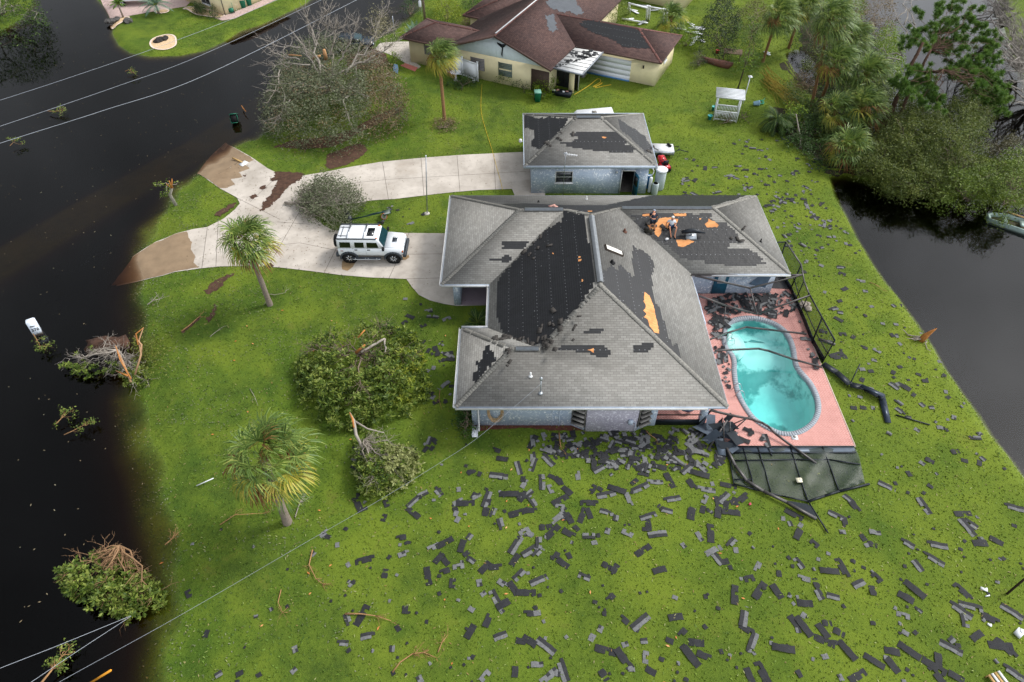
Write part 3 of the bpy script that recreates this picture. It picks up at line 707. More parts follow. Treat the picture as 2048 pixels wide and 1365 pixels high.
mm = M(); mm.tube([(-2.0,23.0,2.6),(-1.98,23.6,2.45),(-1.97,23.7,2.2),(-1.97,23.7,.3),(-1.97,23.35,.05)], .055, 4); mm.build('downspout', WHITE, house)
# doors: blue pool door
d_ = M(); d_.box((14.05, 35.065, 1.06), (.95, .05, 2.1)); dr = d_.build('door', TEAL, house)
g = M(); g.box((14.05, 35.03, 1.45), (.5, .02, .9)); g.build('door_window', mat('white_grille', '#b9c2c8', .4, .2, 20), dr)
g = M(); g.lathe([(.03,0),(.035,.03),(.0,.06)], (14.42, 35.03, 1.0), 8, rot=Matrix.Rotation(R(90), 4, 'X')); g.build('handle', GALV, dr)
# screened lanai at the front right: rails and dark kick plates
mm = M()
for z in (.95, 2.5): mm.beam((8.1, 23.83, z), (10.62, 23.83, z), .05, .05)
for x in (8.95, 9.8): pass
mm.build('lanai_rail', DARKT, house)
mm = M(); mm.beam((8.12, 23.85, .25), (10.6, 23.85, .25), .04, .5); mm.build('kick_plate', BLACKM, house)
t = NT('pink_brick_paving'); v = t.coord('Object')
b = t.n('TexBrick', Scale=1.0); b.inputs['Brick Width'].default_value = .24; b.inputs['Row Height'].default_value = .12; b.inputs['Mortar Size'].default_value = .009
for k, c in (('Color1', '#c08880'), ('Color2', '#b27a72'), ('Mortar', '#d6b3aa')): b.inputs[k].default_value = (*srgb(c), 1)
mp = t.n('Mapping'); mp.inputs['Rotation'].default_value = (0, 0, R(45)); c_ = t.n('TexCoord'); t.l(c_.outputs['Object'], mp.inputs['Vector']); t.l(mp.outputs[0], b.inputs['Vector'])
c = t.mix(t.rng(t.noise(.8, 5, v, .65), .4, .7, 0, .4), b.outputs['Color'], '#a5756e'); c = t.mix(t.rng(t.noise(5, 4, v, .7), .5, .75, 0, .25), c, '#cf9e94'); t.col(c); t.bump(t.math('SUBTRACT', 1., b.outputs['Fac']), .3, .01); PINK = t.done(.8, .25)
PORCHF = mat('mauve_porch_floor', '#8d7f88', .6, .1, 1.5)
tag(sheet('porch_floor', [(-3.53,33.9),(-.97,33.9),(-.97,37.4),(-3.53,37.4)], .06, PORCHF, drape=False, z=.06), kind='structure')
tag(sheet('lanai_floor', [(8.12,23.86),(10.93,23.86),(10.93,28.98),(8.12,28.98)], .06, PINK, drape=False, z=.05), kind='structure')
# things on the roof
def on(pl, q, lift=0.): return GP(q[0], q[1], pl.p[0], pl.n)+pl.n*lift
p = on(pME, (1227,503)); mm = M(); rt = Matrix((pME.u, pME.vv, pME.n)).transposed()
a0 = [on(pME, q, .12) for q in z6([(1758,560),(1940,638),(1950,680),(1770,608)])]
sk = M(); base = [x-pME.n*.12 for x in a0]; sk.add([tuple(v_) for v_ in base+a0], [(0,1,5,4),(1,2,6,5),(2,3,7,6),(3,0,4,7)]); sk = sk.build('skylight', mat('brown_aluminium', '#6a5f56', .5, .1, 3, metal=.3), roof)
g = M(); ctr = sum(a0, Vector())/4; q = [ctr+(x-ctr)*.86+pME.n*.01 for x in a0]; tp = ctr+pME.n*.09
g.add([tuple(x) for x in q]+[tuple(tp+(q[0]+q[3]-ctr*2)*.3), tuple(tp+(q[1]+q[2]-ctr*2)*.3)], [(0,1,5,4),(1,2,5),(2,3,4,5),(3,0,4)]); g.build('dome', mat('white_acrylic', '#d9d6cd', .25, .06, 2, spec=.5, dirt=('#a89c84', .4)), sk, smooth=False)
# service mast
p = on(pFS, (1081,787)); mm = M(); mm.tube([p-Vector((0,0,.3)), p+Vector((0,0,1.15))], .035, 8); mm.lathe([(.09,0),(.09,.1),(.06,.2),(0,.22)], p+Vector((0,0,1.1)), 10); mm.lathe([(.14,0),(.12,.05),(.05,.1)], p, 10)
mast_top = p+Vector((0,0,1.05)); mm.build('service_mast', GALV, roof)
def pipe(pl, q, h=.3, r_=.05, m_=WHITE, name='vent_pipe', par=None):
    p = on(pl, q); mm = M(); mm.tube([p-Vector((0,0,.1)), p+Vector((0,0,h))], r_, 8); mm.lathe([(r_*2.6,-.02),(r_*2.2,.03),(r_,.08)], p, 10); return mm.build(name, m_, par or roof)
pipe(pFS, (1061,753)); pipe(pME, (1249,464), .22, .07, mat('rusty_steel', '#5d3f33', .8, .3, 8)); pipe(pME, (1224,526), .2, .08, BLK); pipe(pES, (1520,484), .2, .04, BLK) if 0 else pipe(pEE, (1521,484), .25, .04, BLK)
pipe(pN, (1173,399), .25, .04); pipe(pN, (1077,405), .15, .04, BLK)
p = on(pES, (1382,472)); mm = M(); mm.tube([p, p+Vector((0,0,.35))], .06, 8); mm.box(p+pES.n*.02, (.7, .55, .02), tilt=Matrix((pES.u, pES.vv, pES.n)).transposed().to_4x4()); mm.build('roof_vent', GALV, roof)
mm = M(); mm.tube([p+Vector((-.68,-.03,.32)), p+Vector((-.1,.0,.4)), p+Vector((0,0,.41)), p+Vector((.1,0,.4)), p+Vector((.85,-.08,.3))], [.12,.17,.15,.17,.05], 10); mm.build('vent_hood', BLACKM, roof)
p = on(pN, z6([(1235,170)])[0], .04); mm = M(); mm.box(p, (.5, .2, .06), rot=.4); mm.box(p+Vector((.2,-.1,.03)), (.35,.18,.05), rot=-.5); mm.build('broken_tile_debris', mat('pinkish_debris', '#b58a80', .8, .3, 9), roof)

# ================= garage behind it =================
gar = thing('garage', 'detached blue-grey stucco garage with hip roof half stripped to felt, behind the big house', 'garage', (6, 51, 0))
ze = 2.7; gx0, gx1, gy0, gy1 = .82, 11.27, 46.98, 55.48; hg = (gy1-gy0)/2
a_, b_, c_2, d_2 = V3(gx0,gy0,0), V3(gx1,gy0,0), V3(gx1,gy1,0), V3(gx0,gy1,0); r1 = V3(gx0+hg, gy0+hg, hg); r2 = V3(gx1-hg, gy0+hg, hg)
def off(o, par):                                 # parts were modelled in world coordinates: move the mesh into the parent's frame
    o.data.transform(Matrix.Translation(-Vector(par.location))); return o
qS = RPl([a_, b_, r2, r1]); qW = RPl([d_2, a_, r1]); qE = RPl([b_, c_2, r2]); qN = RPl([c_2, d_2, r1, r2])
gr = off(roof_mesh([qS, qW, qE, qN], 'roof', SH, gar), gar)
mm = M()
for a, b, pa, pb, g in ((a_, r1, qW, qS, 0), (d_2, r1, qW, qN, 0), (b_, r2, qE, qS, 0), (c_2, r2, qE, qN, 0)): caps(mm, a, b, pa, pb, gap=.04)
off(mm.build('ridge_cap', RIDGE, gr), gar); off(vent(r1, r2, .0, 1, par=gr), gar)
fl = .016
for pl, L_ in ((qW, [(350,165),(480,185),(560,190),(620,170),(700,190),(800,190),(780,250),(740,290),(700,330),(650,390),(600,420),(540,470),(510,500),(430,480),(430,420),(455,400),(450,300),(350,290)]),
        (qS, [(815,342),(985,325),(1280,322),(1310,350),(1370,410),(1400,440),(1380,460),(1490,490),(1460,545),(1210,542),(1200,520),(1100,525),(1000,512),(880,490),(780,478),(800,452),(690,452),(690,442),(840,440),(870,410),(910,370),(815,358)]),
        (qE, [(1305,190),(1420,265),(1520,325),(1590,380),(1620,440),(1660,490),(1650,540),(1600,540),(1500,450),(1430,380),(1340,310)]), (qN, [(640,152),(900,145),(1430,143),(1180,182),(1120,184),(900,184),(810,182)])):
    o = felt(pl, zg(L_), par=gr)
    if o: off(o, gar)
off(free_patch(qS, zg([(1145,382),(1160,377),(1195,386),(1178,396),(1150,392)]), .022, 'bare_plywood', PLY, gr, amp=.02), gar)
off(loose(qW, zg([(590,455)])[0], 4, (5, 3), par=gr), gar); off(loose(qE, zg([(1640,520)])[0], 7, (6, 5), par=gr, seed=4), gar); off(loose(qS, zg([(700,370)])[0], 5, (15, 8), par=gr, seed=4), gar)
mm = M(); wx0, wx1, wy0, wy1 = 1.42, 10.72, 47.3, 54.9
# walls with an open doorway in the south face
dx0, dx1 = 8.62, 9.62
for (p_, q_, z0_, z1_) in (((wx0, wy0), (dx0, wy0+.2), -.05, 2.6), ((dx1, wy0), (wx1, wy0+.2), -.05, 2.6), ((dx0, wy0), (dx1, wy0+.2), 2.1, 2.6), ((wx0, wy0+.2), (wx0+.2, wy1), -.05, 2.6), ((wx1-.2, wy0+.2), (wx1, wy1), -.05, 2.6), ((wx0+.2, wy1-.2), (wx1-.2, wy1), -.05, 2.6)):
    mm.box(((p_[0]+q_[0])/2, (p_[1]+q_[1])/2, (z0_+z1_)/2), (q_[0]-p_[0], q_[1]-p_[1], z1_-z0_))
off(mm.build('wall', STUC, gar), gar)
mm = M(); mm.prism([(gx0+.1,gy0+.1),(gx1-.1,gy0+.1),(gx1-.1,gy1-.1),(gx0+.1,gy1-.1)], 2.52, 2.56); mm.prism([(wx0+.2,wy0+.2),(wx1-.2,wy0+.2),(wx1-.2,wy1-.2),(wx0+.2,wy1-.2)], -.02, .03); off(mm.build('ceiling_and_floor', mat('dim_concrete', '#55504c', .9, .2, 3), gar), gar)
mm = M(); gb = [(gx0,gy0),(gx1,gy0),(gx1,gy1),(gx0,gy1)]
for i in range(4): a, b = gb[i], gb[(i+1)%4]; mm.beam((*a, 2.62), (*b, 2.62), .05, .22)
off(mm.build('fascia', TRIMB, gar), gar)
o = window(gar, (4.03, wy0-.01, 1.55), 1.35, 1.0, -math.pi/2, cols=2, rows=2); off(o, gar); [off(c, gar) for c in o.children]
d_ = M(); d_.beam((9.62, 47.28, 1.04), (9.86, 46.46, 1.04), .05, 2.06); dr = off(d_.build('door', TEAL, gar), gar)
g = M(); g.beam((9.63, 47.12, 1.45), (9.80, 46.56, 1.45), .062, .8); off(g.build('door_window', GLASS, dr), gar)
mm = M(); mm.box((8.6,47.27,1.05),(.07,.1,2.14)); mm.box((9.64,47.27,1.05),(.07,.1,2.14)); mm.box((9.12,47.27,2.14),(1.1,.1,.07)); off(mm.build('door_frame', WHITE, gar), gar)
mm = M(); mm.lathe([(.06,0),(.08,.06),(.05,.16)], (8.2, 47.2, 1.95), 10); off(mm.build('wall_lamp', WHITE, gar), gar)
mm = M(); mm.lathe([(.05,0),(.14,.12),(.12,.3),(.03,.34)], (gx0-.25, 50.9, 2.5), 12); mm.tube([(gx0-.25,50.9,2.6),(gx0+.05,50.9,2.65)], .03, 6); off(mm.build('floodlight', WHITE, gar), gar)
# aerial on a mast against the south wall
an = thing('tv_aerial', 'white arrow-shaped television aerial on a thin mast in front of the garage wall', 'aerial', (4.0, 46.9, 0))
mm = M(); mm.tube([(0,0,0),(0,0,2.9),(.02,0,3.85)], .022, 6); mm.build('mast', GALV, an)
mm = M(); mm.beam((-.15,0,3.85),(.95,0,3.7), .035)
for k in range(8): x = -.1+k*.13; mm.beam((x+.03,-.26+.015*k,3.84-.02*k),(x+.03,.26-.015*k,3.84-.02*k), .018)
mm.add([(-.22,0,3.88),(.12,-.22,3.9),(.1,0,4.0),(.12,.22,3.9),(.0,0,3.8)], [(0,1,2),(0,2,3),(0,4,1),(0,3,4)]); mm.build('boom', WHITEV, an)

# ================= brown-roofed neighbouring house =================
nb = thing('house', 'cream stucco house with brown shingle roof and blue-white gable, beyond the garage', 'house', (-11.77, 71.6, 0), R(-25.5))
def part(mm, name, m_, par=None, **k): return mm.build(name, m_, par or nb, **k)
ca, sa = math.cos(R(-25.5)), math.sin(R(-25.5))
def nw(p): return Vector((-11.77+p[0]*ca-p[1]*sa, 71.6+p[0]*sa+p[1]*ca, p[2]))
s2 = .37; ze = 2.75; g0, g1 = 5.1, 17.2; gm = (g0+g1)/2; gh = gm-g0
def n3(x, y, d): return (x, y, ze+d*s2)
lw = 2.79; rw0, rw1, rr = 5.75, 13.1, 26.2; rh = (rw1-rw0)/2; BK = 21.0; bw0, bw1, bx = 8.1, 17.5, 3.0; bh = (bw1-bw0)/2
PK0 = n3(gm,-.35,gh); PK1 = n3(gm,BK+.3,gh)
Lr = n3(g0+lw, lw, lw); La = n3(lw, lw, lw); Rr = n3(g1-rh, rw0+rh, rh); Ra = n3(rr-rh, rw0+rh, rh); Br = n3(g0+bh, bw0+bh, bh); Ba = n3(bx+bh, bw0+bh, bh)
nL = [RPl([(nw(p)) for p in q]) for q in (
    [n3(g0,-.35,0), PK0, PK1, n3(g0,BK+.3,0), n3(g0,bw1,0), Br, n3(g0,bw0,0), n3(g0,2*lw,0), Lr, n3(g0,0,0)],
    [n3(g1,-.35,0), n3(g1,rw0,0), Rr, n3(g1,rw1,0), n3(g1,BK+.3,0), PK1, PK0],
    [n3(0,0,0), n3(g0,0,0), Lr, La], [n3(0,0,0), La, n3(0,2*lw,0)], [n3(0,2*lw,0), La, Lr, n3(g0,2*lw,0)],
    [n3(g1,rw0,0), n3(rr,rw0,0), Ra, Rr], [n3(rr,rw0,0), n3(rr,rw1,0), Ra], [n3(rr,rw1,0), n3(g1,rw1,0), Rr, Ra],
    [n3(bx,bw0,0), n3(g0,bw0,0), Br, Ba], [n3(bx,bw0,0), Ba, n3(bx,bw1,0)], [n3(bx,bw1,0), Ba, Br, n3(g0,bw1,0)])]
def loc(o):                                      # world-modelled part -> neighbour's local frame
    o.data.transform(nb_inv); return o
nb_inv = (Matrix.Translation((-11.77, 71.6, 0))@Matrix.Rotation(R(-25.5), 4, 'Z')).inverted()
nr = loc(roof_mesh(nL, 'roof', SHB, nb, .12))
z2_ = lambda L_: zf(L_, 1060, 0, .17578)
fl = .02
for i, (pl, L_) in enumerate(((nL[1], [(180,20),(260,-5),(520,-5),(540,60),(600,120),(600,165),(540,170),(430,130),(380,150),(340,135),(220,90)]), (nL[1], [(170,180),(270,165),(290,230),(310,340),(270,365),(210,350),(190,290),(200,240)]),
        (nL[5], [(550,268),(660,228),(760,240),(900,270),(1190,330),(1250,380),(1300,450),(1385,552),(1240,552),(1060,540),(1000,490),(930,450),(880,430),(720,380),(640,330)]))):
    loc(felt(pl, z2_(L_), FELTG if i < 2 else FELT, par=nr, jit=.2))
mm = M()
for a, b, i, j in ((n3(0,0,0), La, 2, 3), (n3(0,2*lw,0), La, 3, 4), (n3(rr,rw0,0), Ra, 5, 6), (n3(rr,rw1,0), Ra, 6, 7), (La, Lr, 2, 4), (Rr, Ra, 5, 7), (PK0, PK1, 0, 1), (n3(bx,bw0,0), Ba, 8, 9)): caps(mm, nw(a), nw(b), nL[i], nL[j], wd=.14, gap=.05)
loc(mm.build('ridge_cap', RIDGEB, nr))
mm = M(); mm.beam(Vector(PK0)+Vector((0,.3,.09)), Vector(PK1)+Vector((0,0,.09)), .13, .05); part(mm, 'ridge_flashing', WHITE, nr)
mm = M()
for a, b in ((n3(0,0,0), n3(g0,0,0)), (n3(0,0,0), n3(0,2*lw,0)), (n3(g1,rw0,0), n3(rr,rw0,0)), (n3(rr,rw0,0), n3(rr,rw1,0)), (n3(bx,bw0,0), n3(g0,bw0,0)), (n3(bx,bw0,0), n3(bx,bw1,0))): mm.beam(Vector(a)-Vector((0,0,.08)), Vector(b)-Vector((0,0,.08)), .05, .17)
for a, b in ((n3(g0,-.37,0), PK0), (n3(g1,-.37,0), PK0)): mm.beam(Vector((a[0],-.38,a[2]-.08)), Vector((b[0],-.38,b[2]-.08)), .04, .2)
part(mm, 'fascia', mat('brown_fascia', '#5b4640', .7, .15, 4))
wp = [(.6,1.0),(g0+.5,.3),(16.5,.3),(16.5,6.4),(25.7,6.4),(25.7,12.6),(16.7,12.6),(16.7,20.5),(g0+.5,20.5),(g0+.5,17),(3.6,17),(3.6,8.7),(g0+.5,8.7),(g0+.5,5.1),(.6,5.1)]
wp[0] = (.6, .7); wp.insert(1, (g0+.5, .7))
mm = M(); mm.prism([(.6,.7),(g0+.5,.7),(g0+.5,.3),(16.7,.3),(16.7,6.4),(25.7,6.4),(25.7,12.6),(16.7,12.6),(16.7,20.5),(g0+.5,20.5),(g0+.5,17),(3.6,17),(3.6,8.7),(g0+.5,8.7),(g0+.5,5.1),(.6,5.1)], -.05, 2.62); part(mm, 'wall', CREAM)
SIDING = mat('pale_blue_siding', '#d2dde2', .6, .05, 2, dirt=('#93a1a6', .3))
mm = M(); mm.add([(g0+.2,.27,2.62),(g1-.2,.27,2.62),(gm,.27,ze+gh*s2-.12),(g0+.2,.55,2.62),(g1-.2,.55,2.62),(gm,.55,ze+gh*s2-.12)], [(0,1,2),(5,4,3),(0,3,4,1),(1,4,5,2),(2,5,3,0)])
for k in range(30):
    x = g0+.5+k*.39; h_ = (gh-abs(x-gm))*s2
    if h_ > .25: mm.beam((x,.262,2.64),(x,.262,2.6+h_), .012, .012)
gb_ = part(mm, 'gable', SIDING)
# marlin-shaped metal ornament on the gable
fs = [(-.1,-.75),(.0,-.1),(-.5,.22),(-.55,.36),(-.2,.3),(-.05,.25),(.1,.3),(.45,.32),(.3,.12),(.12,-.05),(.06,-.5),(.02,-.95)]
mm = M(); mm.add([(gm+.55+a, .2, 3.75+b) for a, b in fs]+[(gm+.55+a, .25, 3.75+b) for a, b in fs], [tuple(range(len(fs))), tuple(range(2*len(fs)-1, len(fs)-1, -1))]+[(i, len(fs)+i, len(fs)+(i+1)%len(fs), (i+1)%len(fs)) for i in range(len(fs))]); part(mm, 'fish_ornament', BLACKM, gb_)
def shutter(x, z, w_, h_, y=.28, broken=False):
    mm = M(); k = int(h_/.14)
    for i in range(k):
        if broken and i == 4: continue
        zz_ = z-h_/2+(i+.5)*h_/k; mm.beam((x-w_/2, y-.05, zz_), (x+w_/2, y-.05, zz_), .09, .09)
    mm.beam((x-w_/2, y-.02, z-h_/2), (x-w_/2, y-.02, z+h_/2), .05, .05); mm.beam((x+w_/2, y-.02, z-h_/2), (x+w_/2, y-.02, z+h_/2), .05, .05)
    return part(mm, 'storm_shutter', mat('grey_shutter' if not broken else 'green_grey_shutter', '#7f7c80' if not broken else '#6a7a76', .5, .1, 4, metal=.3))
shutter(8.9, 1.55, 1.5, 1.25); shutter(12.0, 1.55, 1.45, 1.35, broken=True); shutter(3.2, 1.75, 1.4, 1.1, y=.68)
o = M(); o.box((15.8, .27, 1.1), (1.9, .06, 2.2)); part(o, 'dark_screen_door', mat('brown_screen', '#4a3c33', .7, .2, 6))
# garage door
mm = M(); gx = 18.3; gw = 4.75
for r_ in range(4):
    mm.box((gx+gw/2, 6.36, .27+r_*.52), (gw, .06, .514))
gd = part(mm, 'garage_door', WHITEV)
mm = M(); mm.box((gx+gw/2, 6.3, .06), (gw+.05, .1, .14)); part(mm, 'tarp_strip', mat('blue_tape', '#4d7fae', .6, .1, 4), gd)
mm = M(); mm.box((24.35, 6.36, 1.75), (.12,.14,.3)); part(mm, 'wall_lamp', DARKT)
o = window(nb, (25.71, 9.3, 1.9), .9, .9, 0, cols=1, rows=5, frame=WHITE)
# lean-to carport with a white metal roof strewn with black scraps
cp = thing('carport', 'flat white metal patio roof littered with black roofing scraps, joined to the cream house', 'patio cover', tuple(nw((0,0,0))), R(-25.5))
def lc(p, z): q = nb_inv@G(*p, z); return Vector((q.x, q.y, z))
k4 = [lc((1151,94), 2.9), lc((1206,105), 2.72), lc((1165,150), 2.68), lc((1106,136), 2.72)]
k4[0] = lc((1150,96), 2.95)
mm = M(); mm.slab(k4, .1); cr_ = mm.build('roof', mat('white_metal_sheet', '#d5d6d4', .45, .05, 3, spec=.5, dirt=('#8f8c84', .5)), cp)
mm = M()
for i in range(1, 7):
    a = k4[0].lerp(k4[3], i/7); b = k4[1].lerp(k4[2], i/7); mm.beam(a+Vector((0,0,.02)), b+Vector((0,0,.02)), .03, .04)
mm.build('seam', mat('seam_grey', '#7c7c7c', .6, .1, 3), cr_)
mm = M(); mm.beam(k4[2]-Vector((0,0,.02)), k4[3]-Vector((0,0,.02)), .1, .16); mm.beam(k4[1]-Vector((0,0,.02)), k4[2]-Vector((0,0,.02)), .1, .16); mm.build('edge_beam', mat('grey_gutter', '#8b9098', .5, .1, 3, metal=.3), cp)
mm = M(); r = random.Random(5)
nrm = (k4[1]-k4[0]).cross(k4[3]-k4[0]).normalized(); nrm = nrm if nrm.z > 0 else -nrm
for _ in range(150):
    s_, t_ = r.random(), r.random()
    if s_+t_*.6 < .5 and r.random() < .8: continue
    c = k4[0].lerp(k4[1], s_).lerp(k4[3].lerp(k4[2], s_), t_)+nrm*(.012+r.uniform(0,.02)); a = r.uniform(0, 6.3); l1, l2 = r.choice([(.3,.16),(.45,.3),(.8,.3),(.2,.2)])
    P = [c+Vector((math.cos(a)*u*l1-math.sin(a)*v_*l2, math.sin(a)*u*l1+math.cos(a)*v_*l2, 0)) for u, v_ in ((-.5,-.5),(.5,-.5),(.5,.5),(-.5,.5))]
    for p in P: p.z = (k4[0]+nrm*.0).z-(nrm.x*(p.x-k4[0].x)+nrm.y*(p.y-k4[0].y))/nrm.z+.02
    mm.add([tuple(p) for p in P], [(0,1,2,3)])
tag(mm.build('roofing_scraps', mat('black_scraps', '#222426', .8, .3, 8), cp), kind='stuff')
pc = lc((1142,187), 0); mm = M(); mm.box((pc.x, pc.y, 1.3), (.42, .42, 2.6)); mm.build('corner_post', CREAM, cp)
# screened sides
e1 = lc((1156,182), 0); e2 = Vector((17.25, 6.2, 0)); mm = M()
for k in range(6): p = e1.lerp(e2, k/5); mm.beam(p, p+Vector((0,0,2.55)), .06, .06)
for z in (.1, 1.0, 2.5): mm.beam(e1+Vector((0,0,z)), e2+Vector((0,0,z)), .05, .05)
mm.build('screen_frame', WHITE, cp)
SCR = mat('dark_insect_screen', '#26292a', .7, .2, 6)
mm = M(); mm.beam(e1+Vector((0,0,1.28)), e2+Vector((0,0,1.28)), .012, 2.5); mm.beam(Vector((e1.x-.3,e1.y+.1,1.28)), Vector((14.9, e1.y+.15, 1.28)), .012, 2.5); mm.build('screen', SCR, cp)
mm = M()
for k in range(4): mm.beam((e1.x-.3-k*.62, e1.y+.08, 0), (e1.x-.3-k*.62, e1.y+.08, 2.5), .05)
mm.build('front_frame', DARKT, cp)
# ================= pool deck, pool and screen cage =================
def P1(L_): return zf(L_, 1380, 520, .24414)
def P2(L_): return zf(L_, 1380, 780, .24414)
kz = .06
cop = [G(*p, kz)[:2] for p in [(1462,638),(1480,633),(1508,632),(1535,638),(1558,648),(1575,662),(1586,680),(1592,700),(1594,718),(1598,735),(1610,748),(1625,765),(1637,787),(1643,810),(1641,832),(1630,851),(1612,865),(1590,873),(1570,873),(1551,869),(1517,851),(1497,834),(1478,804),(1468,780),(1463,745),(1464,722),(1459,709),(1448,700),(1442,680),(1445,657),(1452,645)]]
cop = smooth_poly(cop, 2); ctr = Vector(np.mean(cop, 0))
def inset(P, d):
    o = []; n = len(P)
    for i in range(n):
        a = Vector(P[i-1]); b = Vector(P[(i+1)%n]); t_ = (b-a).normalized(); o.append((P[i][0]+t_.y*d, P[i][1]-t_.x*d))
    return o
area = sum(cop[i][0]*cop[(i+1)%len(cop)][1]-cop[(i+1)%len(cop)][0]*cop[i][1] for i in range(len(cop)))
wat = inset(cop, -.30 if area > 0 else .30)
deck = [(11.55,22.36),(19.04,22.36),(19.08,29.5),(19.12,35.5),(17.7,35.6),(17.7,35.05),(10.96,35.05),(10.96,22.9),(11.55,22.9)]
tag(sheet('pool_deck', deck, kz, PINK, [cop], drape=False, z=kz), kind='structure')
mm = M(); dd = [(19.04,22.36),(19.12,35.5)]
mm.beam((11.5,22.33,-.02),(19.1,22.33,-.02),.06,.15); mm.beam((19.09,22.3,-.02),(19.15,35.5,-.02),.06,.15); tag(mm.build('deck_edge', mat('pale_edge_concrete', '#c9b4a6', .8, .1, 4)), kind='structure')
pool = thing('swimming_pool', 'kidney-shaped turquoise swimming pool with white brick coping in the pink paved deck', 'pool', (ctr.x, ctr.y, 0))
def po(o): o.data.transform(Matrix.Translation(-Vector(pool.location))); return o
n = len(cop); mm = M(); r = random.Random(3)
# coping stones, one by one along the rim
L0 = [0.]
for i in range(n): L0.append(L0[-1]+(Vector(cop[(i+1)%n])-Vector(cop[i])).length)
def at_len(P, s_):
    s_ = s_ % L0[-1]; i = max(0, min(n-1, next(k for k in range(n) if L0[k+1] >= s_))); f = (s_-L0[i])/max(1e-6, L0[i+1]-L0[i]); return Vector(P[i]).lerp(Vector(P[(i+1)%n]), f)
kk = int(L0[-1]/.16)
for i in range(kk):
    a, b = L0[-1]*i/kk, L0[-1]*(i+.96)/kk; zt = kz+.045+r.uniform(-.003, .003)
    q = [at_len(cop, a), at_len(cop, b), at_len(wat, b), at_len(wat, a)]
    mm.add([(p.x, p.y, zt) for p in q]+[(p.x, p.y, -.12) for p in q], [(0,1,2,3),(3,2,6,7),(0,4,5,1),(1,5,6,2),(0,3,7,4)])
po(mm.build('coping', mat('white_coping_brick', '#8f959c', .75, .12, 8, dirt=('#8d9297', .4)), pool))
m2 = M(); 
for i in range(n): a, b, c, d = cop[i], cop[(i+1)%n], wat[(i+1)%n], wat[i]; m2.add([(*a, kz+.02), (*b, kz+.02), (*c, kz+.02), (*d, kz+.02)], [(0,1,2,3)])
po(m2.build('coping_mortar', mat('coping_mortar', '#7d8288', .9, .1, 6), pool))
# basin: wall then a floor that deepens towards the south
t = NT('pool_plaster'); v = t.coord('Object'); cc = t.mix(t.rng(t.noise(.38, 5, v, .62), .49, .56), '#bfe0da', '#5d9c98'); cc = t.mix(t.rng(t.noise(.9, 3, v), .5, .7, 0, .4), cc, '#84b8b4'); t.col(cc); PLAS = t.done(.8, .2)
basin = M(); ymax = max(p[1] for p in wat); ymin = min(p[1] for p in wat)
def depth(y): return -(.95+.95*min(1, max(0, (ymax-2.6-y)/3.5)))
rings = []
for k, (f, zf_) in enumerate(((0, 0), (0, .55), (.06, .85), (.16, .97), (.32, 1.0))):
    P = inset(wat, (-1 if area > 0 else 1)*f*2.2) if f else wat; rings.append([(p[0], p[1], -.05 if k == 0 else depth(p[1])*zf_) for p in P])
for a, b in zip(rings, rings[1:]):
    basin.add(a+b, [(i, n+i, n+(i+1)%n, (i+1)%n) for i in range(n)])
po(basin.build('basin', PLAS, pool, smooth=True))
fl_ = [(p[0], p[1]) for p in rings[-1]]
r_ = delaunay_2d_cdt([Vector(p) for p in fl_]+[Vector((x, y)) for x in np.arange(12, 19, .3) for y in np.arange(22, 34, .3) if pip([(x, y)], fl_)[0]], [(i, (i+1)%n) for i in range(n)], [], 0, 1e-5)
V = [(q.x, q.y) for q in r_[0]]; T = [f for f, k in zip(r_[2], pip(np.array([np.mean([V[k] for k in f], 0) for f in r_[2]]), fl_)) if k]
mm = M(); mm.add([(a, b, depth(b)) for a, b in V], T); po(mm.build('basin_floor', PLAS, pool, smooth=True))
# entry shelf with steps at the north-west corner
sc_ = Vector(G(1468, 672, 0)[:2])
for k in range(3):
    P = [(sc_.x-.45+math.cos(a)*(.65+.33*k), sc_.y-.1+math.sin(a)*(.75+.36*k)) for a in np.linspace(0, 2*math.pi, 28, endpoint=False)]
    P = [p for p in P if pip([p], wat)[0]]
    if len(P) > 4: mm = M(); mm.prism(P, -.99, -.3-.2*k); po(mm.build('step', PLAS, pool))
# darker teal patches on the pool floor
TEAL_PATCH = mat('pool_teal_patch', '#4f8e8c', .95, .25, 2.5)
def teal_patch(px, seed):
    if seed not in (1,): return
    P = rough_poly([G(*p, -1.2)[:2] for p in px], .13, .18, seed); P = [p for p in P if pip([p], fl_)[0]]
    if len(P) < 4: return
    q_ = len(P); rr_ = delaunay_2d_cdt([Vector(p) for p in P], [(i, (i+1)%q_) for i in range(q_)], [], 0, 1e-5); V = [(q.x, q.y) for q in rr_[0]]
    T = [f for f, k in zip(rr_[2], pip(np.array([np.mean([V[k] for k in f], 0) for f in rr_[2]]), P)) if k]
    mm = M(); mm.add([(a, b, depth(b)+.03) for a, b in V], T); o = po(mm.build('teal_patch', TEAL_PATCH, pool)); tag(o, kind='stuff')
teal_patch(P1([(375,620),(440,575),(560,580),(640,620),(700,650),(760,680),(790,720),(780,760),(700,740),(610,710),(560,650),(520,680),(470,690),(400,700),(380,680)]), 1)
teal_patch(P1([(410,740),(480,735),(560,760),(580,800),(500,800),(440,830),(420,800)]), 2)
teal_patch(P1([(640,770),(740,760),(800,800),(760,850),(740,900),(780,940),(760,1000),(740,1080),(720,1040),(700,960),(640,900),(680,850),(640,820)]), 3)
teal_patch(P1([(420,1050),(460,1010),(520,980),(600,930),(680,920),(720,980),(660,1000),(700,1060),(640,1090),(600,1130),(540,1140),(470,1120),(440,1150),(430,1090)]), 4)
teal_patch(P1([(440,1140),(560,1150),(640,1160),(760,1180),(880,1180),(920,1250),(900,1340),(840,1420),(720,1430),(600,1380),(520,1300),(460,1230)]), 5)
teal_patch(P1([(680,1100),(760,1090),(860,1120),(880,1180),(760,1180),(690,1150)]), 6)
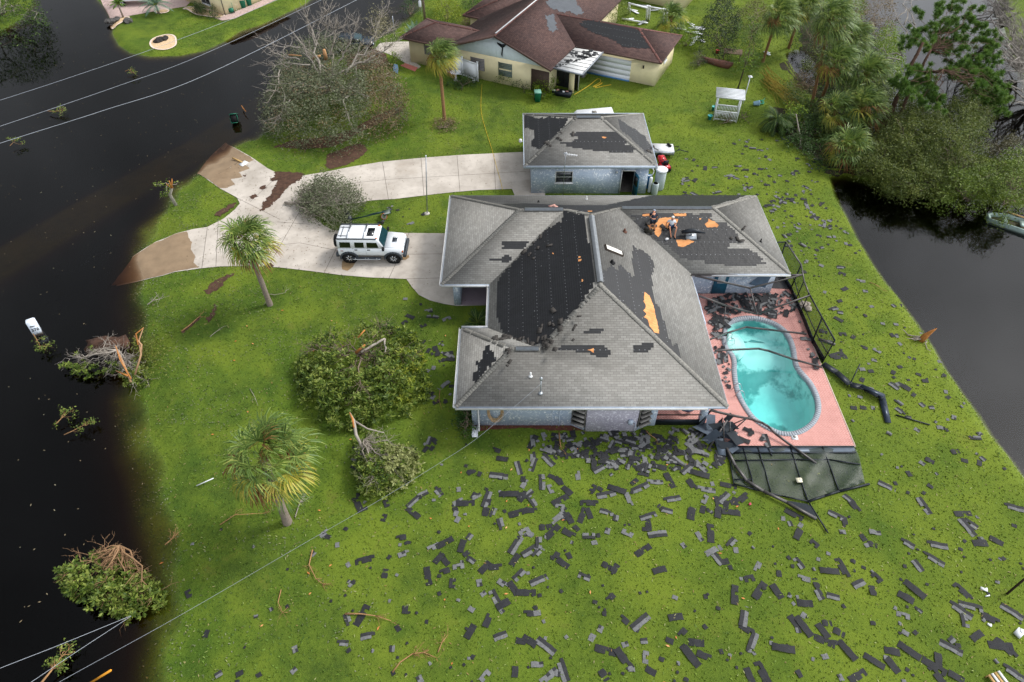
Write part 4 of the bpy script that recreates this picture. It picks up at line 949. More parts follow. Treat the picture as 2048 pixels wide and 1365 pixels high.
# water of the pool
PW = water_mat('pool_water', .34, (.14, .86, .87), .02, .9, 1.33, 3.5)
mm = M(); ws = inset(cop, -.28 if area > 0 else .28); mm.add([(p[0], p[1], -.07) for p in ws], [tuple(range(n)) if area > 0 else tuple(range(n-1, -1, -1))]); po(mm.build('water', PW, pool))
# ladder rails and hand rail
CHR = mat('stainless_steel', '#c3c8cc', .22, .05, 3, metal=.9)
def arch(a, b, h, name='ladder_rail'):
    a = Vector(a); b = Vector(b); P = [a+Vector((0,0,-.0))]+[a.lerp(b, .5-.5*math.cos(t_))+Vector((0,0,h*math.sin(t_))) for t_ in np.linspace(.35, math.pi-.35, 9)]+[b]
    mm = M(); mm.tube(P, .025, 8); po(mm.build(name, CHR, pool))
for q in (P1([(348,1060),(420,1100)]), P1([(368,1118),(444,1160)])): a = G(*q[0], kz); b = G(*q[1], -.3); arch(a, (b.x, b.y, -.35), .75)
for q in (P1([(275,722),(362,690)]), P1([(285,690),(340,640)])): a = G(*q[0], kz); b = G(*q[1], -.3); arch(a, (b.x, b.y, -.35), .7, 'hand_rail')
tag(thing('skimmer_lid', 'round white skimmer lid set in the pink deck south of the pool', 'lid', G(*P2([(855,388)])[0], .07)))
mm = M(); mm.box((0,0,0), (.36,.34,.02)); mm.lathe([(.12,0),(.12,.02),(.1,.022),(.0,.02)], (0,0,.01), 16); mm.build('cover', WHITEV, bpy.data.objects['skimmer_lid'])
hole_ = M(); hole_.lathe([(.09,0),(.0,.001)], (0,0,.034), 14); hole_.build('recess', mat('grey_plastic', '#77736c', .7, .1, 5), bpy.data.objects['skimmer_lid'])

# ---- the wrecked screen cage; members are parts of one collapsed frame
cage = thing('screen_enclosure', 'wrecked bronze aluminium pool screen enclosure with bent roof beams sagging over the pool', 'pool cage', (19.1, 30, 0))
def cg(mm, name, m_=BRONZE): o = mm.build(name, m_, cage); o.data.transform(Matrix.Translation(-Vector(cage.location))); return o
NEc = Vector((19.15, 35.4, 0)); hp = 2.3
posts = [Vector((19.12, 35.4, 0)), Vector((19.14, 33.0, 0)), Vector((19.1, 30.35, 0)), Vector((19.28, 28.7, 0)), Vector((17.75, 36.3, 0)), Vector((19.12,34.2,0))]
tops = [G(*P1([q])[0], hp) for q in ((920,125),(985,300),(1083,475),(1187,660),(885,60),(952,212))]
tops[0] = Vector((19.2, 35.35, hp+.05)); tops[4] = Vector((18.9, 37.9, hp)); posts[4] = Vector((18.85, 37.8, 0))
for i, (a, b) in enumerate(zip(posts, tops)):
    mm = M(); b = Vector((a.x+max(-.3, min(.3, b.x-a.x)), a.y+max(-.4, min(.4, b.y-a.y)), b.z)); tops[i] = b; mm.beam(a, b, .055, .08); cg(mm, 'post', BLACKM)
order = [4, 0, 5, 1, 2, 3]
for i, j in zip(order, order[1:]): mm = M(); mm.beam(tops[i], tops[j], .07, .07); cg(mm, 'top_rail', BRONZE if i in (0, 4, 5) else BLACKM)
for i, j in zip(order, order[1:]):
    mm = M()
    for f in (.42,): mm.beam(posts[i].lerp(tops[i], f), posts[j].lerp(tops[j], f), .045, .045)
    cg(mm, 'mid_rail', BLACKM)
    mm = M(); a, b = posts[i], posts[j]; mm.beam(a+Vector((0,0,.22)), b+Vector((0,0,.22)), .03, .42); cg(mm, 'kick_plate', BLACKM)
t = NT('insect_screen'); tr = t.n('BsdfTransparent'); mx = t.n('MixShader', Fac=.42); t.col(srgb('#22272b')); t.m.use_nodes = True
t.b.inputs['Roughness'].default_value = .6; t.l(tr.outputs[0], mx.inputs[1]); t.l(t.b.outputs[0], mx.inputs[2]); t.l(mx.outputs[0], t.o.inputs['Surface']); MESH = t.m
for i, j in ((4, 0), (0, 5), (5, 1), (1, 2), (2, 3)):
    mm = M(); a, b = posts[i], posts[j]; mm.add([tuple(a), tuple(b), tuple(tops[j]), tuple(tops[i])], [(0,1,2,3)]); cg(mm, 'screen_panel', MESH)
# far wall of the cage behind the blue wing, with the corner shelf
mm = M(); c0 = Vector((17.7, 37.8, 0)); mm.beam(c0+Vector((0,0,hp)), tops[4], .06); mm.beam(c0+Vector((0,0,1)), posts[4]+Vector((0,0,1)), .045); mm.beam(c0, c0+Vector((0,0,hp)), .055); cg(mm, 'rear_frame', BLACKM)
mm = M(); mm.add([tuple(c0), tuple(posts[4]), tuple(tops[4]), tuple(c0+Vector((0,0,hp)))], [(0,1,2,3)]); cg(mm, 'screen_panel', MESH)
tag(sheet('cage_apron', [(17.72,35.6),(19.1,35.55),(18.85,37.8),(17.72,37.8)], .05, mat('dark_wet_concrete', '#3a3a3c', .6, .25, 2), drape=False, z=.055), kind='structure')
# bent roof beams: list of (pixel, height) points
def bent(L_, w_=.06, h_=.12, name='roof_beam', m_=BRONZE):
    P = [G(p[0], p[1], p[2]) for p in L_]; mm = M()
    for a, b in zip(P, P[1:]): mm.beam(a, b, w_, h_)
    return cg(mm, name, m_)
def Z1(a, b, h): return (1380+a*.24414, 520+b*.24414, h)
def Z2(a, b, h): return (1380+a*.24414, 780+b*.24414, h)
bent([Z1(10,122,2.85), Z1(820,126,2.4), Z1(918,124,2.35)]); bent([Z1(40,130,2.8), Z1(492,232,2.1), Z1(918,124,2.35)]); bent([Z1(492,232,2.1), Z1(548,440,1.1)], .06, .06)
bent([Z1(75,295,2.8), Z1(300,378,1.9), Z1(530,440,1.0), Z1(560,440,1.0), Z1(985,292,2.3)]); bent([Z1(460,262,1.7), Z1(530,420,1.1)], .03, .03); bent([Z1(292,380,1.9), Z1(268,600,.1)], .04, .04)
bent([Z1(168,650,2.3), Z1(300,600,1.5), Z1(460,552,1.0), Z1(640,572,.7), Z1(955,608,.35)]); bent([Z1(205,745,2.1), Z1(400,735,1.4), Z1(560,728,1.0), Z1(640,745,.8), Z1(860,820,.5), Z1(1080,878,.12)])
bent([Z1(168,1232,2.2), Z1(330,1272,1.5), Z1(500,1305,.9), Z1(590,1335,.6), Z1(640,1364,.5), Z2(700,360,.35), Z2(820,450,.2), Z2(1035,605,.1)], .07, .13)
# wall of screen that fell outwards onto the lawn
fw = thing('fallen_screen_wall', 'collapsed screen wall with dark mesh lying flat on the grass south of the pool deck', 'screen wall', (15.4, 20.6, 0))
def fo(mm, name, m_): o = mm.build(name, m_, fw); o.data.transform(Matrix.Translation(-Vector(fw.location))); return o
def b2(L_, w_=.06, name='frame_bar', z=.1, m_=BLACKM, h_=None):
    P = [G(*Z2(a, b, 0)[:2], z) for a, b in L_]; mm = M()
    for a, b in zip(P, P[1:]): mm.beam(a, b, w_, h_ or w_)
    return fo(mm, name, m_)
for L_ in ([(290,465),(1345,465)],[(310,517),(1360,515)],[(350,580),(870,572),(1140,572),(1395,612)],[(290,465),(330,600),(360,775)],[(435,475),(500,700),(525,820)],[(555,470),(610,650),(662,835)],[(822,465),(890,690),(968,915)],[(1085,465),(1150,640),(1222,832)],[(360,772),(560,825),(750,870),(970,915)],[(362,735),(500,735)],[(640,475),(670,540)]): b2(L_)
b2([(968,915),(1100,870),(1222,832),(1470,772)], .1, 'bent_edge_bar'); b2([(968,915),(1130,1172)], .06, 'loose_bar'); b2([(300,480),(370,620),(465,745),(600,830),(790,920),(1035,1058)], .12, 'bent_beam', .2, BRONZE)
mm = M(); mm.beam(G(*Z2(330,495,0)[:2], .07), G(*Z2(1350,492,0)[:2], .07), .42, .02); fo(mm, 'kick_plate', mat('slate_panel', '#56606c', .45, .12, 3, metal=.3))
for L_ in ([(300,480),(440,475),(820,470),(1090,470),(1350,480),(1380,560),(1430,765),(1225,832),(968,915),(700,860),(362,772)],):
    P = [G(*Z2(a, b, 0)[:2], 0)[:2] for a, b in L_]; nP = len(P); g = [(x, y) for x in np.arange(11.6, 19.4, .22) for y in np.arange(18.6, 22.4, .22) if pip([(x, y)], P)[0]]
    r_ = delaunay_2d_cdt([Vector(p) for p in P+g], [(i, (i+1)%nP) for i in range(nP)], [], 0, 1e-5); V = [(q.x, q.y) for q in r_[0]]
    T = [f for f, k in zip(r_[2], pip(np.array([np.mean([V[k] for k in f], 0) for f in r_[2]]), P)) if k]
    mm = M(); mm.add([(a, b, .07+.05*math.sin(a*3.1+b*1.7)*math.sin(b*2.7-a)**2+(.10*max(0, math.sin((a-b)*2.4))**4 if a > 15.4 else 0)) for a, b in V], T)
    t = NT('green_tinted_screen'); tr = t.n('BsdfTransparent'); mx = t.n('MixShader', Fac=.62); t.col(srgb('#1d2d28')); t.l(tr.outputs[0], mx.inputs[1]); t.l(t.b.outputs[0], mx.inputs[2]); t.l(mx.outputs[0], t.o.inputs['Surface']); MESH2 = t.m
    fo(mm, 'screen_mesh', MESH2)
mm = M(); P = [G(*Z2(a, b, 0)[:2], .12) for a, b in ((785,905),(960,935),(1000,960),(1045,1060),(900,985))]; mm.add([tuple(p) for p in P], [(0,1,2),(0,2,3,4)]); fo(mm, 'torn_mesh', mat('black_mesh_cloth', '#1f262c', .8, .2, 3))
# bent kick plate that curls across the grass east of the pool
kp = thing('bent_kick_panel', 'long dark metal panel torn from the cage, bent across the grass east of the pool', 'metal panel', (21.3, 27, 0))
PTS = [(1090,850,.15),(1200,920,.2),(1310,1020,.25),(1420,1045,.2),(1545,1110,.2),(1590,1130,.25)]; P = [G(*Z1(a, b, 0)[:2], h) for a, b, h in PTS]
mm = M()
for a, b in zip(P, P[1:]): mm.beam(a, b, .42, .03)
o = mm.build('panel', BLACKM, kp); o.data.transform(Matrix.Translation(-Vector(kp.location)))
mm = M(); P = [G(*Z1(a, b, 0)[:2], .1) for a, b in ((1545,1130),(1600,1120),(1650,1335),(1600,1330))]; mm.slab(P, .03)
mm.beam(G(*Z1(1400,1030,0)[:2], .35), G(*Z1(1590,1115,0)[:2], .5), .3, .03); o = mm.build('folded_end', mat('blue_black_metal', '#2c3542', .3, .15, 2, metal=.4), kp); o.data.transform(Matrix.Translation(-Vector(kp.location)))
def bar(name, label, a, b, w_=.06, m_=BLACKM, z=.06, cat='metal bar', z2=None):
    A2 = G(*a, z); B2 = G(*b, z if z2 is None else z2); mm = M(); mm.beam(A2, B2, w_); o = mm.build(name, m_, origin=tuple(A2)); return tag(o, label, cat)
bar('frame_bar', 'dark aluminium bar standing out of the bent panel on the lawn', Z1(1310,1020,0)[:2], Z1(1392,855,0)[:2], .07, z=.1, z2=.7)
bar('frame_bar', 'thin dark bar lying alone on the grass near the canal', Z1(1685,1270,0)[:2], Z1(1965,1352,0)[:2], .055)
bar('frame_bar', 'flat grey bar lying on the grass just outside the cage posts', Z1(1060,650,0)[:2], Z1(1190,695,0)[:2], .12, BRONZE)
bar('frame_bar', 'slim bronze bar leaning at the south-west corner of the pink deck', Z2(160,470,0)[:2], Z2(305,250,0)[:2], .09, BRONZE, .05, z2=.9)
bar('frame_bar', 'dark bar standing beside the corner pillar of the house', (1395,850), (1428,815), .08, BLACKM, .05, z2=1.5)
# crumpled black panels heaped at the corner pillar
hp_ = thing('crumpled_screen_heap', 'heap of crumpled black screen panels beside the corner pillar of the house', 'wreckage', (11.9, 23, 0))
r = random.Random(12); mm = M(); m2 = M()
for i in range(16):
    c = Vector((r.uniform(-.9, .7), r.uniform(-.9, .8), r.uniform(.1, .8))); d = Vector((r.gauss(0, .6), r.gauss(0, .8), r.uniform(-.2, .7))); e = Vector((r.gauss(0, .25), r.gauss(0, .25), r.gauss(0, .1)))
    (mm if i % 2 else m2).add([tuple(c-d*.5-e), tuple(c+d*.5-e), tuple(c+d*.5+e), tuple(c-d*.5+e)], [(0,1,2,3)])
mm.build('mesh_sheets', mat('black_mesh_cloth', '#1f262c', .8, .2, 3), hp_); m2.build('panels', mat('slate_panel', '#56606c'), hp_)
for i in range(5):
    mm = M(); c = Vector((r.uniform(-.7, .7), r.uniform(-.8, .8), .2)); mm.beam(c, c+Vector((r.gauss(0, .5), r.gauss(0, .7), r.uniform(.1, 1.6))), .05); mm.build('bar', BRONZE, hp_)
mm = M(); mm.slab([(-.6,-1.3,.15),(-.2,-1.35,.12),(-.15,-.4,.4),(-.7,-.4,.42)], .03); mm.build('slate_plate', mat('slate_panel', '#56606c'), hp_)
# torn soffit sheet hanging from the wing wall, low blue fascia strip hanging beside the east eave
mm = M(); a, b = V3(x2,yc-.1,0), V3(x2,yf+5.4,0); ze = 2.75
mm.beam(Vector((x2+.05,33.6,2.45)), Vector((x2+.12,31.0,2.4)), .05, .3); mm.beam(Vector((x2+.12,31.0,2.4)), Vector((x2+.05,29.4,2.6)), .05, .22); mm.build('hanging_fascia', TRIMB, house)
mm = M(); mm.add([(15.9,34.95,1.0),(16.8,34.9,2.3),(17.3,34.85,2.35),(17.0,34.7,.9),(16.5,34.6,1.7)], [(0,1,4),(1,2,4),(2,3,4),(0,4,3)]); mm.build('torn_screen_sheet', mat('blue_grey_cloth', '#5b6e82', .7, .15, 3), house)
# planters / coiled hose inside the lanai
mm = M(); mm.tube([(10.1+.35*math.cos(a), 24.9+.3*math.sin(a), .35+.04*math.sin(3*a)) for a in np.linspace(0, 6.0, 18)], .1, 6); tag(mm.build('coiled_pool_hose', mat('navy_plastic', '#173a5a', .5, .1, 3), origin=(10.1, 24.9, 0)), 'coiled dark blue pool hose on the pink floor behind the lanai rail', 'hose')
# ================= people =================
import bmesh
def skin(name, V, Ed, rad, m_, parent, root=0, lv=1):
    me = bpy.data.meshes.new(name); bm = bmesh.new(); ly = bm.verts.layers.skin.verify(); vs = [bm.verts.new(p) for p in V]
    for a, b in Ed: bm.edges.new((vs[a], vs[b]))
    for v_, r_ in zip(vs, rad): v_[ly].radius = (r_, r_) if not hasattr(r_, '__len__') else r_
    vs[root][ly].use_root = True; bm.to_mesh(me); bm.free(); me.materials.append(m_)
    o = bpy.data.objects.new(name, me); sc.collection.objects.link(o); o.parent = parent
    md = o.modifiers.new('s', 'SKIN'); md.use_smooth_shade = True; md = o.modifiers.new('u', 'SUBSURF'); md.levels = md.render_levels = lv
    return o
SKIN = mat('skin', '#b07a5e', .55, .08, 6); NAVY = mat('navy_cloth', '#171f2e', .85, .15, 9); TEE = mat('white_cotton', '#c9cfd6', .85, .05, 9); SHOE = mat('black_rubber', '#16181b', .6, .2, 8)
SHORT = mat('blue_shorts', '#1c3450', .8, .12, 8)
def figure(name_label, loc_, J, hair, top, short, rz=0):
    """J: joint dictionary in local metres"""
    t = thing('person', name_label, 'person', tuple(loc_), rz)
    K = ['pel','chest','neck','jaw','head','shL','elL','wrL','shR','elR','wrR','hpL','knL','anL','toL','hpR','knR','anR','toR']
    V = [Vector(J[k]) for k in K]; ix = {k: i for i, k in enumerate(K)}
    E_ = [('pel','chest'),('chest','neck'),('neck','jaw'),('jaw','head'),('chest','shL'),('shL','elL'),('elL','wrL'),('chest','shR'),('shR','elR'),('elR','wrR'),('pel','hpL'),('hpL','knL'),('knL','anL'),('anL','toL'),('pel','hpR'),('hpR','knR'),('knR','anR'),('anR','toR')]
    E_ = [(ix[a], ix[b]) for a, b in E_]; rd = [.12,.13,.055,.075,.095,.055,.042,.026,.055,.042,.026,.085,.058,.038,.035,.085,.058,.038,.035]
    for s_ in 'LR':
        w_ = Vector(J['wr'+s_]); d = (w_-Vector(J['el'+s_])).normalized(); side = d.cross(Vector((0,0,1)))
        side = side.normalized() if side.length > .1 else Vector((1,0,0)); pl_ = len(V); V.append(w_+d*.07); rd.append((.036,.016)); E_.append((ix['wr'+s_], pl_))
        for k, (o_, ln) in enumerate(((-.03,.07),(-.01,.085),(.01,.08),(.03,.062))):
            a = len(V); V.append(w_+d*(.1+ln*.5)+side*o_); V.append(w_+d*(.1+ln)+side*o_*1.1+Vector((0,0,-.018))); rd += [.0095,.008]; E_ += [(pl_, a), (a, a+1)]
        a = len(V); V.append(w_+d*.06-side*.05); V.append(w_+d*.1-side*.065); rd += [.012,.01]; E_ += [(pl_, a), (a, a+1)]
    skin('body', [tuple(v_) for v_ in V], E_, rd, SKIN, t)
    h = Vector(J['head']); f = Vector(J.get('face', (0,-1,0))).normalized(); up = (h-Vector(J['jaw'])).normalized(); sd_ = f.cross(up).normalized()
    mm = M(); mm.lathe([(.02,-.02),(.085,.0),(.108,.05),(.095,.1),(.05,.128),(.0,.135)], h-f*.022+up*.0, 14, rot=Vector((0,0,1)).rotation_difference((up*.9-f*.35).normalized()).to_matrix()); mm.build('hair', hair, t, smooth=True)
    mm = M(); c = h+f*.09-up*.02; mm.add([tuple(c+sd_*.014-up*.03), tuple(c-sd_*.014-up*.03), tuple(c+up*.03), tuple(c+f*.026-up*.028)], [(0,1,3),(0,3,2),(1,2,3)]); mm.build('nose', SKIN, t)
    mm = M(); mm.lathe([(.0,-.008),(.011,0),(.0,.008)], c+sd_*.034+up*.022-f*.004, 8); mm.build('eye', BLK, t); mm = M(); mm.lathe([(.0,-.008),(.011,0),(.0,.008)], c-sd_*.034+up*.022-f*.004, 8); mm.build('eye', BLK, t)
    mm = M(); mm.beam(c-up*.055+sd_*.022-f*.006, c-up*.055-sd_*.022-f*.006, .012); mm.build('mouth', mat('lip', '#7c4638', .6, .1, 3), t)
    for q in (1, -1): mm = M(); mm.lathe([(.012,-.03),(.02,0),(.012,.03)], h+sd_*(q*.098)-up*.02, 8); mm.build('ear', SKIN, t)
    # shirt, shorts, shoes follow the body
    sl = [Vector(J['sh'+s_]).lerp(Vector(J['el'+s_]), .75) for s_ in 'LR']; W_ = [J['pel'], Vector(J['pel']).lerp(Vector(J['chest']), .5), J['chest'], Vector(J['chest']).lerp(Vector(J['neck']), .8), J['shL'], sl[0], J['shR'], sl[1]]
    skin('shirt', [tuple(v_) for v_ in W_], [(0,1),(1,2),(2,3),(2,4),(4,5),(2,6),(6,7)], [.14,.15,.155,.075,.085,.075,.085,.075], top, t, lv=1)
    kn = [Vector(J['hp'+s_]).lerp(Vector(J['kn'+s_]), .8) for s_ in 'LR']
    skin('shorts', [tuple(Vector(v_)) for v_ in (J['pel'], J['hpL'], kn[0], J['hpR'], kn[1])], [(0,1),(1,2),(0,3),(3,4)], [.14,.11,.09,.11,.09], short, t)
    for s_ in 'LR': a = Vector(J['an'+s_]); b = Vector(J['to'+s_]); skin('shoe', [tuple(a+(a-b)*.25+Vector((0,0,-.03))), tuple(a.lerp(b, .5)+Vector((0,0,-.02))), tuple(b+Vector((0,0,-.01)))], [(0,1),(1,2)], [.05,.052,.045], SHOE, t)
    return t
seat = on(pES, (1342,455))
def sl(y): return y*.453
figure('person with white hair in a white t-shirt and blue shorts sitting on the torn roof', seat, dict(pel=(0,.0,.13), chest=(0,.06,.42), neck=(0,.04,.58), jaw=(0,.0,.64), head=(0,-.01,.74), shL=(-.17,.06,.5), elL=(-.31,.12,.3), wrL=(-.36,.0,.1),
    shR=(.17,.06,.5), elR=(.28,-.02,.27), wrR=(.2,-.2,.3), hpL=(-.1,-.03,.12), knL=(-.2,-.38,.3), anL=(-.08,-.62,sl(-.62)+.09), toL=(-.08,-.8,sl(-.8)+.06), hpR=(.1,-.03,.12), knR=(.27,-.36,.29), anR=(.17,-.66,sl(-.66)+.09), toR=(.2,-.84,sl(-.84)+.06), face=(0,-1,-.35)),
    mat('white_hair', '#d8d4cc', .8, .05, 9), TEE, SHORT)
ft = on(pES, (1303,464))
figure('person in dark navy shirt and shorts bending over the torn roof', ft, dict(pel=(.02,.12,.86), chest=(.06,.48,1.06), neck=(.1,.66,1.08), jaw=(.12,.73,1.05), head=(.14,.82,1.04), shL=(-.1,.56,1.06), elL=(-.16,.66,.78), wrL=(-.04,.78,.6),
    shR=(.26,.52,1.05), elR=(.34,.6,.76), wrR=(.3,.74,.56), hpL=(-.09,.1,.82), knL=(-.12,.12,.47), anL=(-.12,.0,.1), toL=(-.13,.19,.13), hpR=(.12,.1,.82), knR=(.15,.14,.5), anR=(.2,.05,.11), toR=(.22,.24,.16), face=(.1,.5,-1)),
    mat('cap_grey', '#8f98a5', .8, .1, 5), NAVY, NAVY)
# dark hole, toolbox and scraps beside them
mm = M(); p = on(pES, (1296,463), .04); mm.box(p, (.5,.3,.25), tilt=rt.to_4x4() if False else None); tag(mm.build('tool_bag', mat('black_yellow_bag', '#26241c', .8, .2, 6), origin=tuple(p)), 'black tool bag on the torn roof by the bending person', 'bag')
mm = M(); p = on(pES, (1330,480), .03); mm.lathe([(.05,0),(.09,.1),(.06,.2),(.0,.24)], p, 8, rot=Matrix.Rotation(1.2, 4, 'Y')); tag(mm.build('white_bag', WHITEV, origin=tuple(p)), 'small white bag on the felt below the sitting person', 'bag')

# ================= vehicles =================
TYRE = mat('tyre_rubber', '#17181a', .8, .2, 9); CARW = mat('white_car_paint', '#dfe3e7', .18, .02, 2, spec=.6); CLAD = mat('grey_cladding', '#3d4349', .6, .1, 5); CHROME = mat('chrome', '#c4c8cc', .2, .05, 3, metal=.9)
CGL = mat('tinted_car_glass', '#0c1012', .05, .2, 2, spec=.9); WSH = mat('green_windscreen', '#12343a', .05, .1, 2, spec=.9); LAMPO = mat('amber_lens', '#c5602a', .3, .1, 3); LAMPR = mat('red_lens', '#8e1f1a', .3, .1, 3); LAMPW = mat('clear_lens', '#cfd6da', .1, .05, 3, spec=.8)
def wheel(par, x, y, r_=.45, wd=.3, side=-1, vert=True):
    rx = Matrix.Rotation(R(90), 4, 'X')
    mm = M(); mm.lathe([(r_*.62,-wd/2),(r_*.93,-wd/2),(r_,-wd*.36),(r_,wd*.36),(r_*.93,wd/2),(r_*.62,wd/2)], (x, y, r_), 28, rot=rx); w_ = mm.build('wheel', TYRE, par, smooth=False)
    mm = M(); mm.lathe([(.0,-.02),(r_*.2,-.03),(r_*.24,.0),(r_*.56,.015),(r_*.62,-.03),(r_*.65,-.03)], (x, y+side*(wd/2-.02), r_), 22, rot=Matrix.Rotation(R(90 if side < 0 else -90), 4, 'X'))
    mm.build('rim', mat('alloy_rim', '#9ca2a8', .3, .1, 3, metal=.7), w_)
    mm = M()
    for k in range(7): a = k*2*math.pi/7; mm.beam((x+math.cos(a)*r_*.15, y+side*(wd/2+.004), r_+math.sin(a)*r_*.15), (x+math.cos(a)*r_*.55, y+side*(wd/2+.004), r_+math.sin(a)*r_*.55), .07, .03, up=(0,1,0))
    mm.build('spoke', CHROME, w_); return w_
def hull(sec, name, m_, par, smooth=False):
    """closed body from cross-sections: list of (x, [(y,z)...]) half outlines mirrored"""
    mm = M(); V = []; n_ = None
    for x, H_ in sec:
        rg = [(x, y, z) for y, z in H_]+[(x, -y, z) for y, z in H_[::-1]]; n_ = len(rg); V += rg
    Fc = [(i*n_+j, i*n_+(j+1)%n_, (i+1)*n_+(j+1)%n_, (i+1)*n_+j) for i in range(len(sec)-1) for j in range(n_)]
    Fc += [tuple(range(n_-1, -1, -1)), tuple((len(sec)-1)*n_+j for j in range(n_))]; mm.add(V, Fc); return mm.build(name, m_, par, smooth=smooth)
a = G(702.5, 526, 0); b = G(789.4, 527, 0); wb = (b-a).length; sc_k = wb/3.118
suv = thing('suv', 'big boxy white off-road SUV with roof rack, parked on the driveway', 'car', ((a.x+b.x)/2, (a.y+b.y)/2+.95, .035), math.atan2(b.y-a.y, b.x-a.x))
suv.scale = (sc_k, sc_k, sc_k)
hull([(-2.3,[(.86,.62),(.95,.75),(.98,1.2)]),(-2.22,[(.9,.6),(1.0,.72),(1.0,1.28)]),(.95,[(.9,.6),(1.0,.72),(1.0,1.28)]),(1.25,[(.9,.62),(1.0,.72),(.99,1.29),(.9,1.34)][:3]),(2.1,[(.9,.66),(.98,.78),(.95,1.24)]),(2.28,[(.84,.74),(.9,.84),(.86,1.16)])], 'body', CARW, suv)
hull([(1.0,[(.9,1.25),(.88,1.34)]),(1.6,[(.88,1.22),(.84,1.34)]),(2.1,[(.85,1.18),(.8,1.29)]),(2.27,[(.8,1.1),(.76,1.18)])], 'bonnet', CARW, suv)
hull([(-2.3,[(.98,1.24),(.86,1.9),(.8,1.95)]),(-2.2,[(.99,1.24),(.88,1.94),(.82,1.99)]),(.55,[(.99,1.24),(.88,1.95),(.82,2.0)]),(.62,[(.99,1.24),(.87,1.92),(.82,1.96)]),(.98,[(.98,1.24),(.96,1.33),(.9,1.35)])], 'cabin', CARW, suv)
for sy in (-1, 1):
    for (x_0, x_1, xt) in ((-2.1,-1.35,-1.35),(-1.05,-.4,-.4),(-.2,.62,.48)):
        mm = M(); yb_, yt_ = .992, .888; mm.add([(x_0, sy*yb_, 1.36), (x_1, sy*yb_, 1.36), (xt, sy*yt_, 1.86), (x_0, sy*yt_, 1.86)], [(0,1,2,3)]); mm.build('side_window', CGL, suv)
    mm = M(); mm.box((-.35, sy*1.06, .52), (2.1,.16,.07)); mm.build('running_board', CLAD, suv); mm = M(); mm.tube([(-1.35,sy*1.16,.5),(-1.2,sy*1.17,.46),(.5,sy*1.17,.46),(.65,sy*1.16,.5)], .028, 6)
    for x in (-1.1,-.4,-.2,.4): mm.box((x, sy*1.14, .52), (.05,.06,.1))
    mm.build('step_bar', CHROME, suv)
    mm = M(); mm.beam((-2.25,sy*.86,2.02), (.5,sy*.86,2.03), .07, .07); mm.build('roof_rail', CLAD, suv)
    for wx in (-1.559, 1.559):
        mm = M(); P = [(wx+math.cos(t_)*.6, sy*1.03, .45+math.sin(t_)*.52) for t_ in np.linspace(-.1, math.pi+.1, 11)]
        for p_, q_ in zip(P, P[1:]): mm.beam(p_, q_, .12, .1, up=(0,1,0))
        mm.build('wheel_arch', CLAD, suv); mm = M(); mm.lathe([(.02,-.01),(.54,-.01),(.54,.01),(.02,.01)], (wx, sy*.999, .47), 24, rot=Matrix.Rotation(R(90), 4, 'X')); mm.build('wheel_well', BLK, suv); wheel(suv, wx, sy*.9, .455, .32, sy)
    mm = M(); mm.box((.98, sy*1.17, 1.42), (.14,.26,.2)); mm.beam((.9,sy*1.0,1.4),(.96,sy*1.1,1.42),.05); mm.build('wing_mirror', BLK, suv)
    for x in (-1.0, -.1): mm = M(); mm.box((x, sy*1.003, 1.18), (.2,.02,.08)); mm.build('door_handle', CLAD, suv)
    mm = M(); mm.box((2.3, sy*.72, .98), (.04,.24,.2)); mm.build('headlight', LAMPW, suv)
    mm = M(); mm.box((2.24, sy*.9, 1.0), (.1,.06,.16)); mm.build('turn_signal', LAMPO, suv); mm = M(); mm.box((-2.31, sy*.86, 1.1), (.03,.14,.3)); mm.build('tail_light', LAMPR, suv)
    mm = M(); mm.box((-2.0, sy*1.003, 1.08), (.2,.012,.05)); mm.build('side_marker', LAMPR, suv); mm = M(); mm.box((.5, sy*.76, 2.005), (.14,.1,.05)); mm.build('marker_lamp', LAMPO, suv)
    for x in (-1.19, -.3): mm = M(); mm.beam((x, sy*1.002, .76), (x, sy*1.0, 1.28), .012, .006); mm.build('door_seam', CLAD, suv)
mm = M(); mm.add([(.66,-.8,1.9),(.66,.8,1.9),(1.0,.9,1.37),(1.0,-.9,1.37)], [(0,3,2,1)]); o = mm.build('windscreen', WSH, suv); o.data.transform(Matrix.Translation((.02,0,.02)))
mm = M(); mm.add([(-2.31,-.8,1.36),(-2.31,.8,1.36),(-2.31,.74,1.84),(-2.31,-.74,1.84)], [(0,1,2,3)]); mm.build('rear_window', CGL, suv)
for x in (-1.5, -.35): mm = M(); mm.beam((x,-.9,2.1), (x,.9,2.1), .09, .05); mm.build('roof_bar', CHROME, suv); 
mm = M(); mm.beam((-2.2,-.5,2.03),(-1.6,-.5,2.03),.03,.03); mm.beam((-2.2,.5,2.03),(-1.6,.5,2.03),.03,.03); mm.beam((-2.0,-.6,2.03),(-2.0,.6,2.03),.03,.03); mm.build('roof_straps', CLAD, suv)
mm = M(); mm.box((.02,0,1.992), (.5,.95,.03)); mm.build('sunroof', CGL, suv)
mm = M(); mm.box((1.62,0,1.335), (.34,.52,.02)); hv = mm.build('bonnet_vent', mat('dark_grille', '#2c333b', .5, .15, 20), suv)
for sy in (-1, 1): mm = M(); mm.tube([(1.45,sy*.26,1.34),(1.5,sy*.26,1.4),(1.78,sy*.26,1.39),(1.82,sy*.26,1.32)], .018, 5); mm.build('vent_handle', CHROME, suv)
mm = M(); mm.box((2.36,0,.66), (.22,1.9,.24)); mm.box((2.42,0,.92),(.06,1.3,.06)); mm.build('front_bumper', CLAD, suv); mm = M(); mm.box((-2.38,0,.66), (.2,1.95,.24)); mm.build('rear_bumper', CLAD, suv)
mm = M()
for k in range(8): mm.box((2.30,-.49+k*.14,.98), (.05,.085,.24))
mm.build('grille', CHROME, suv)
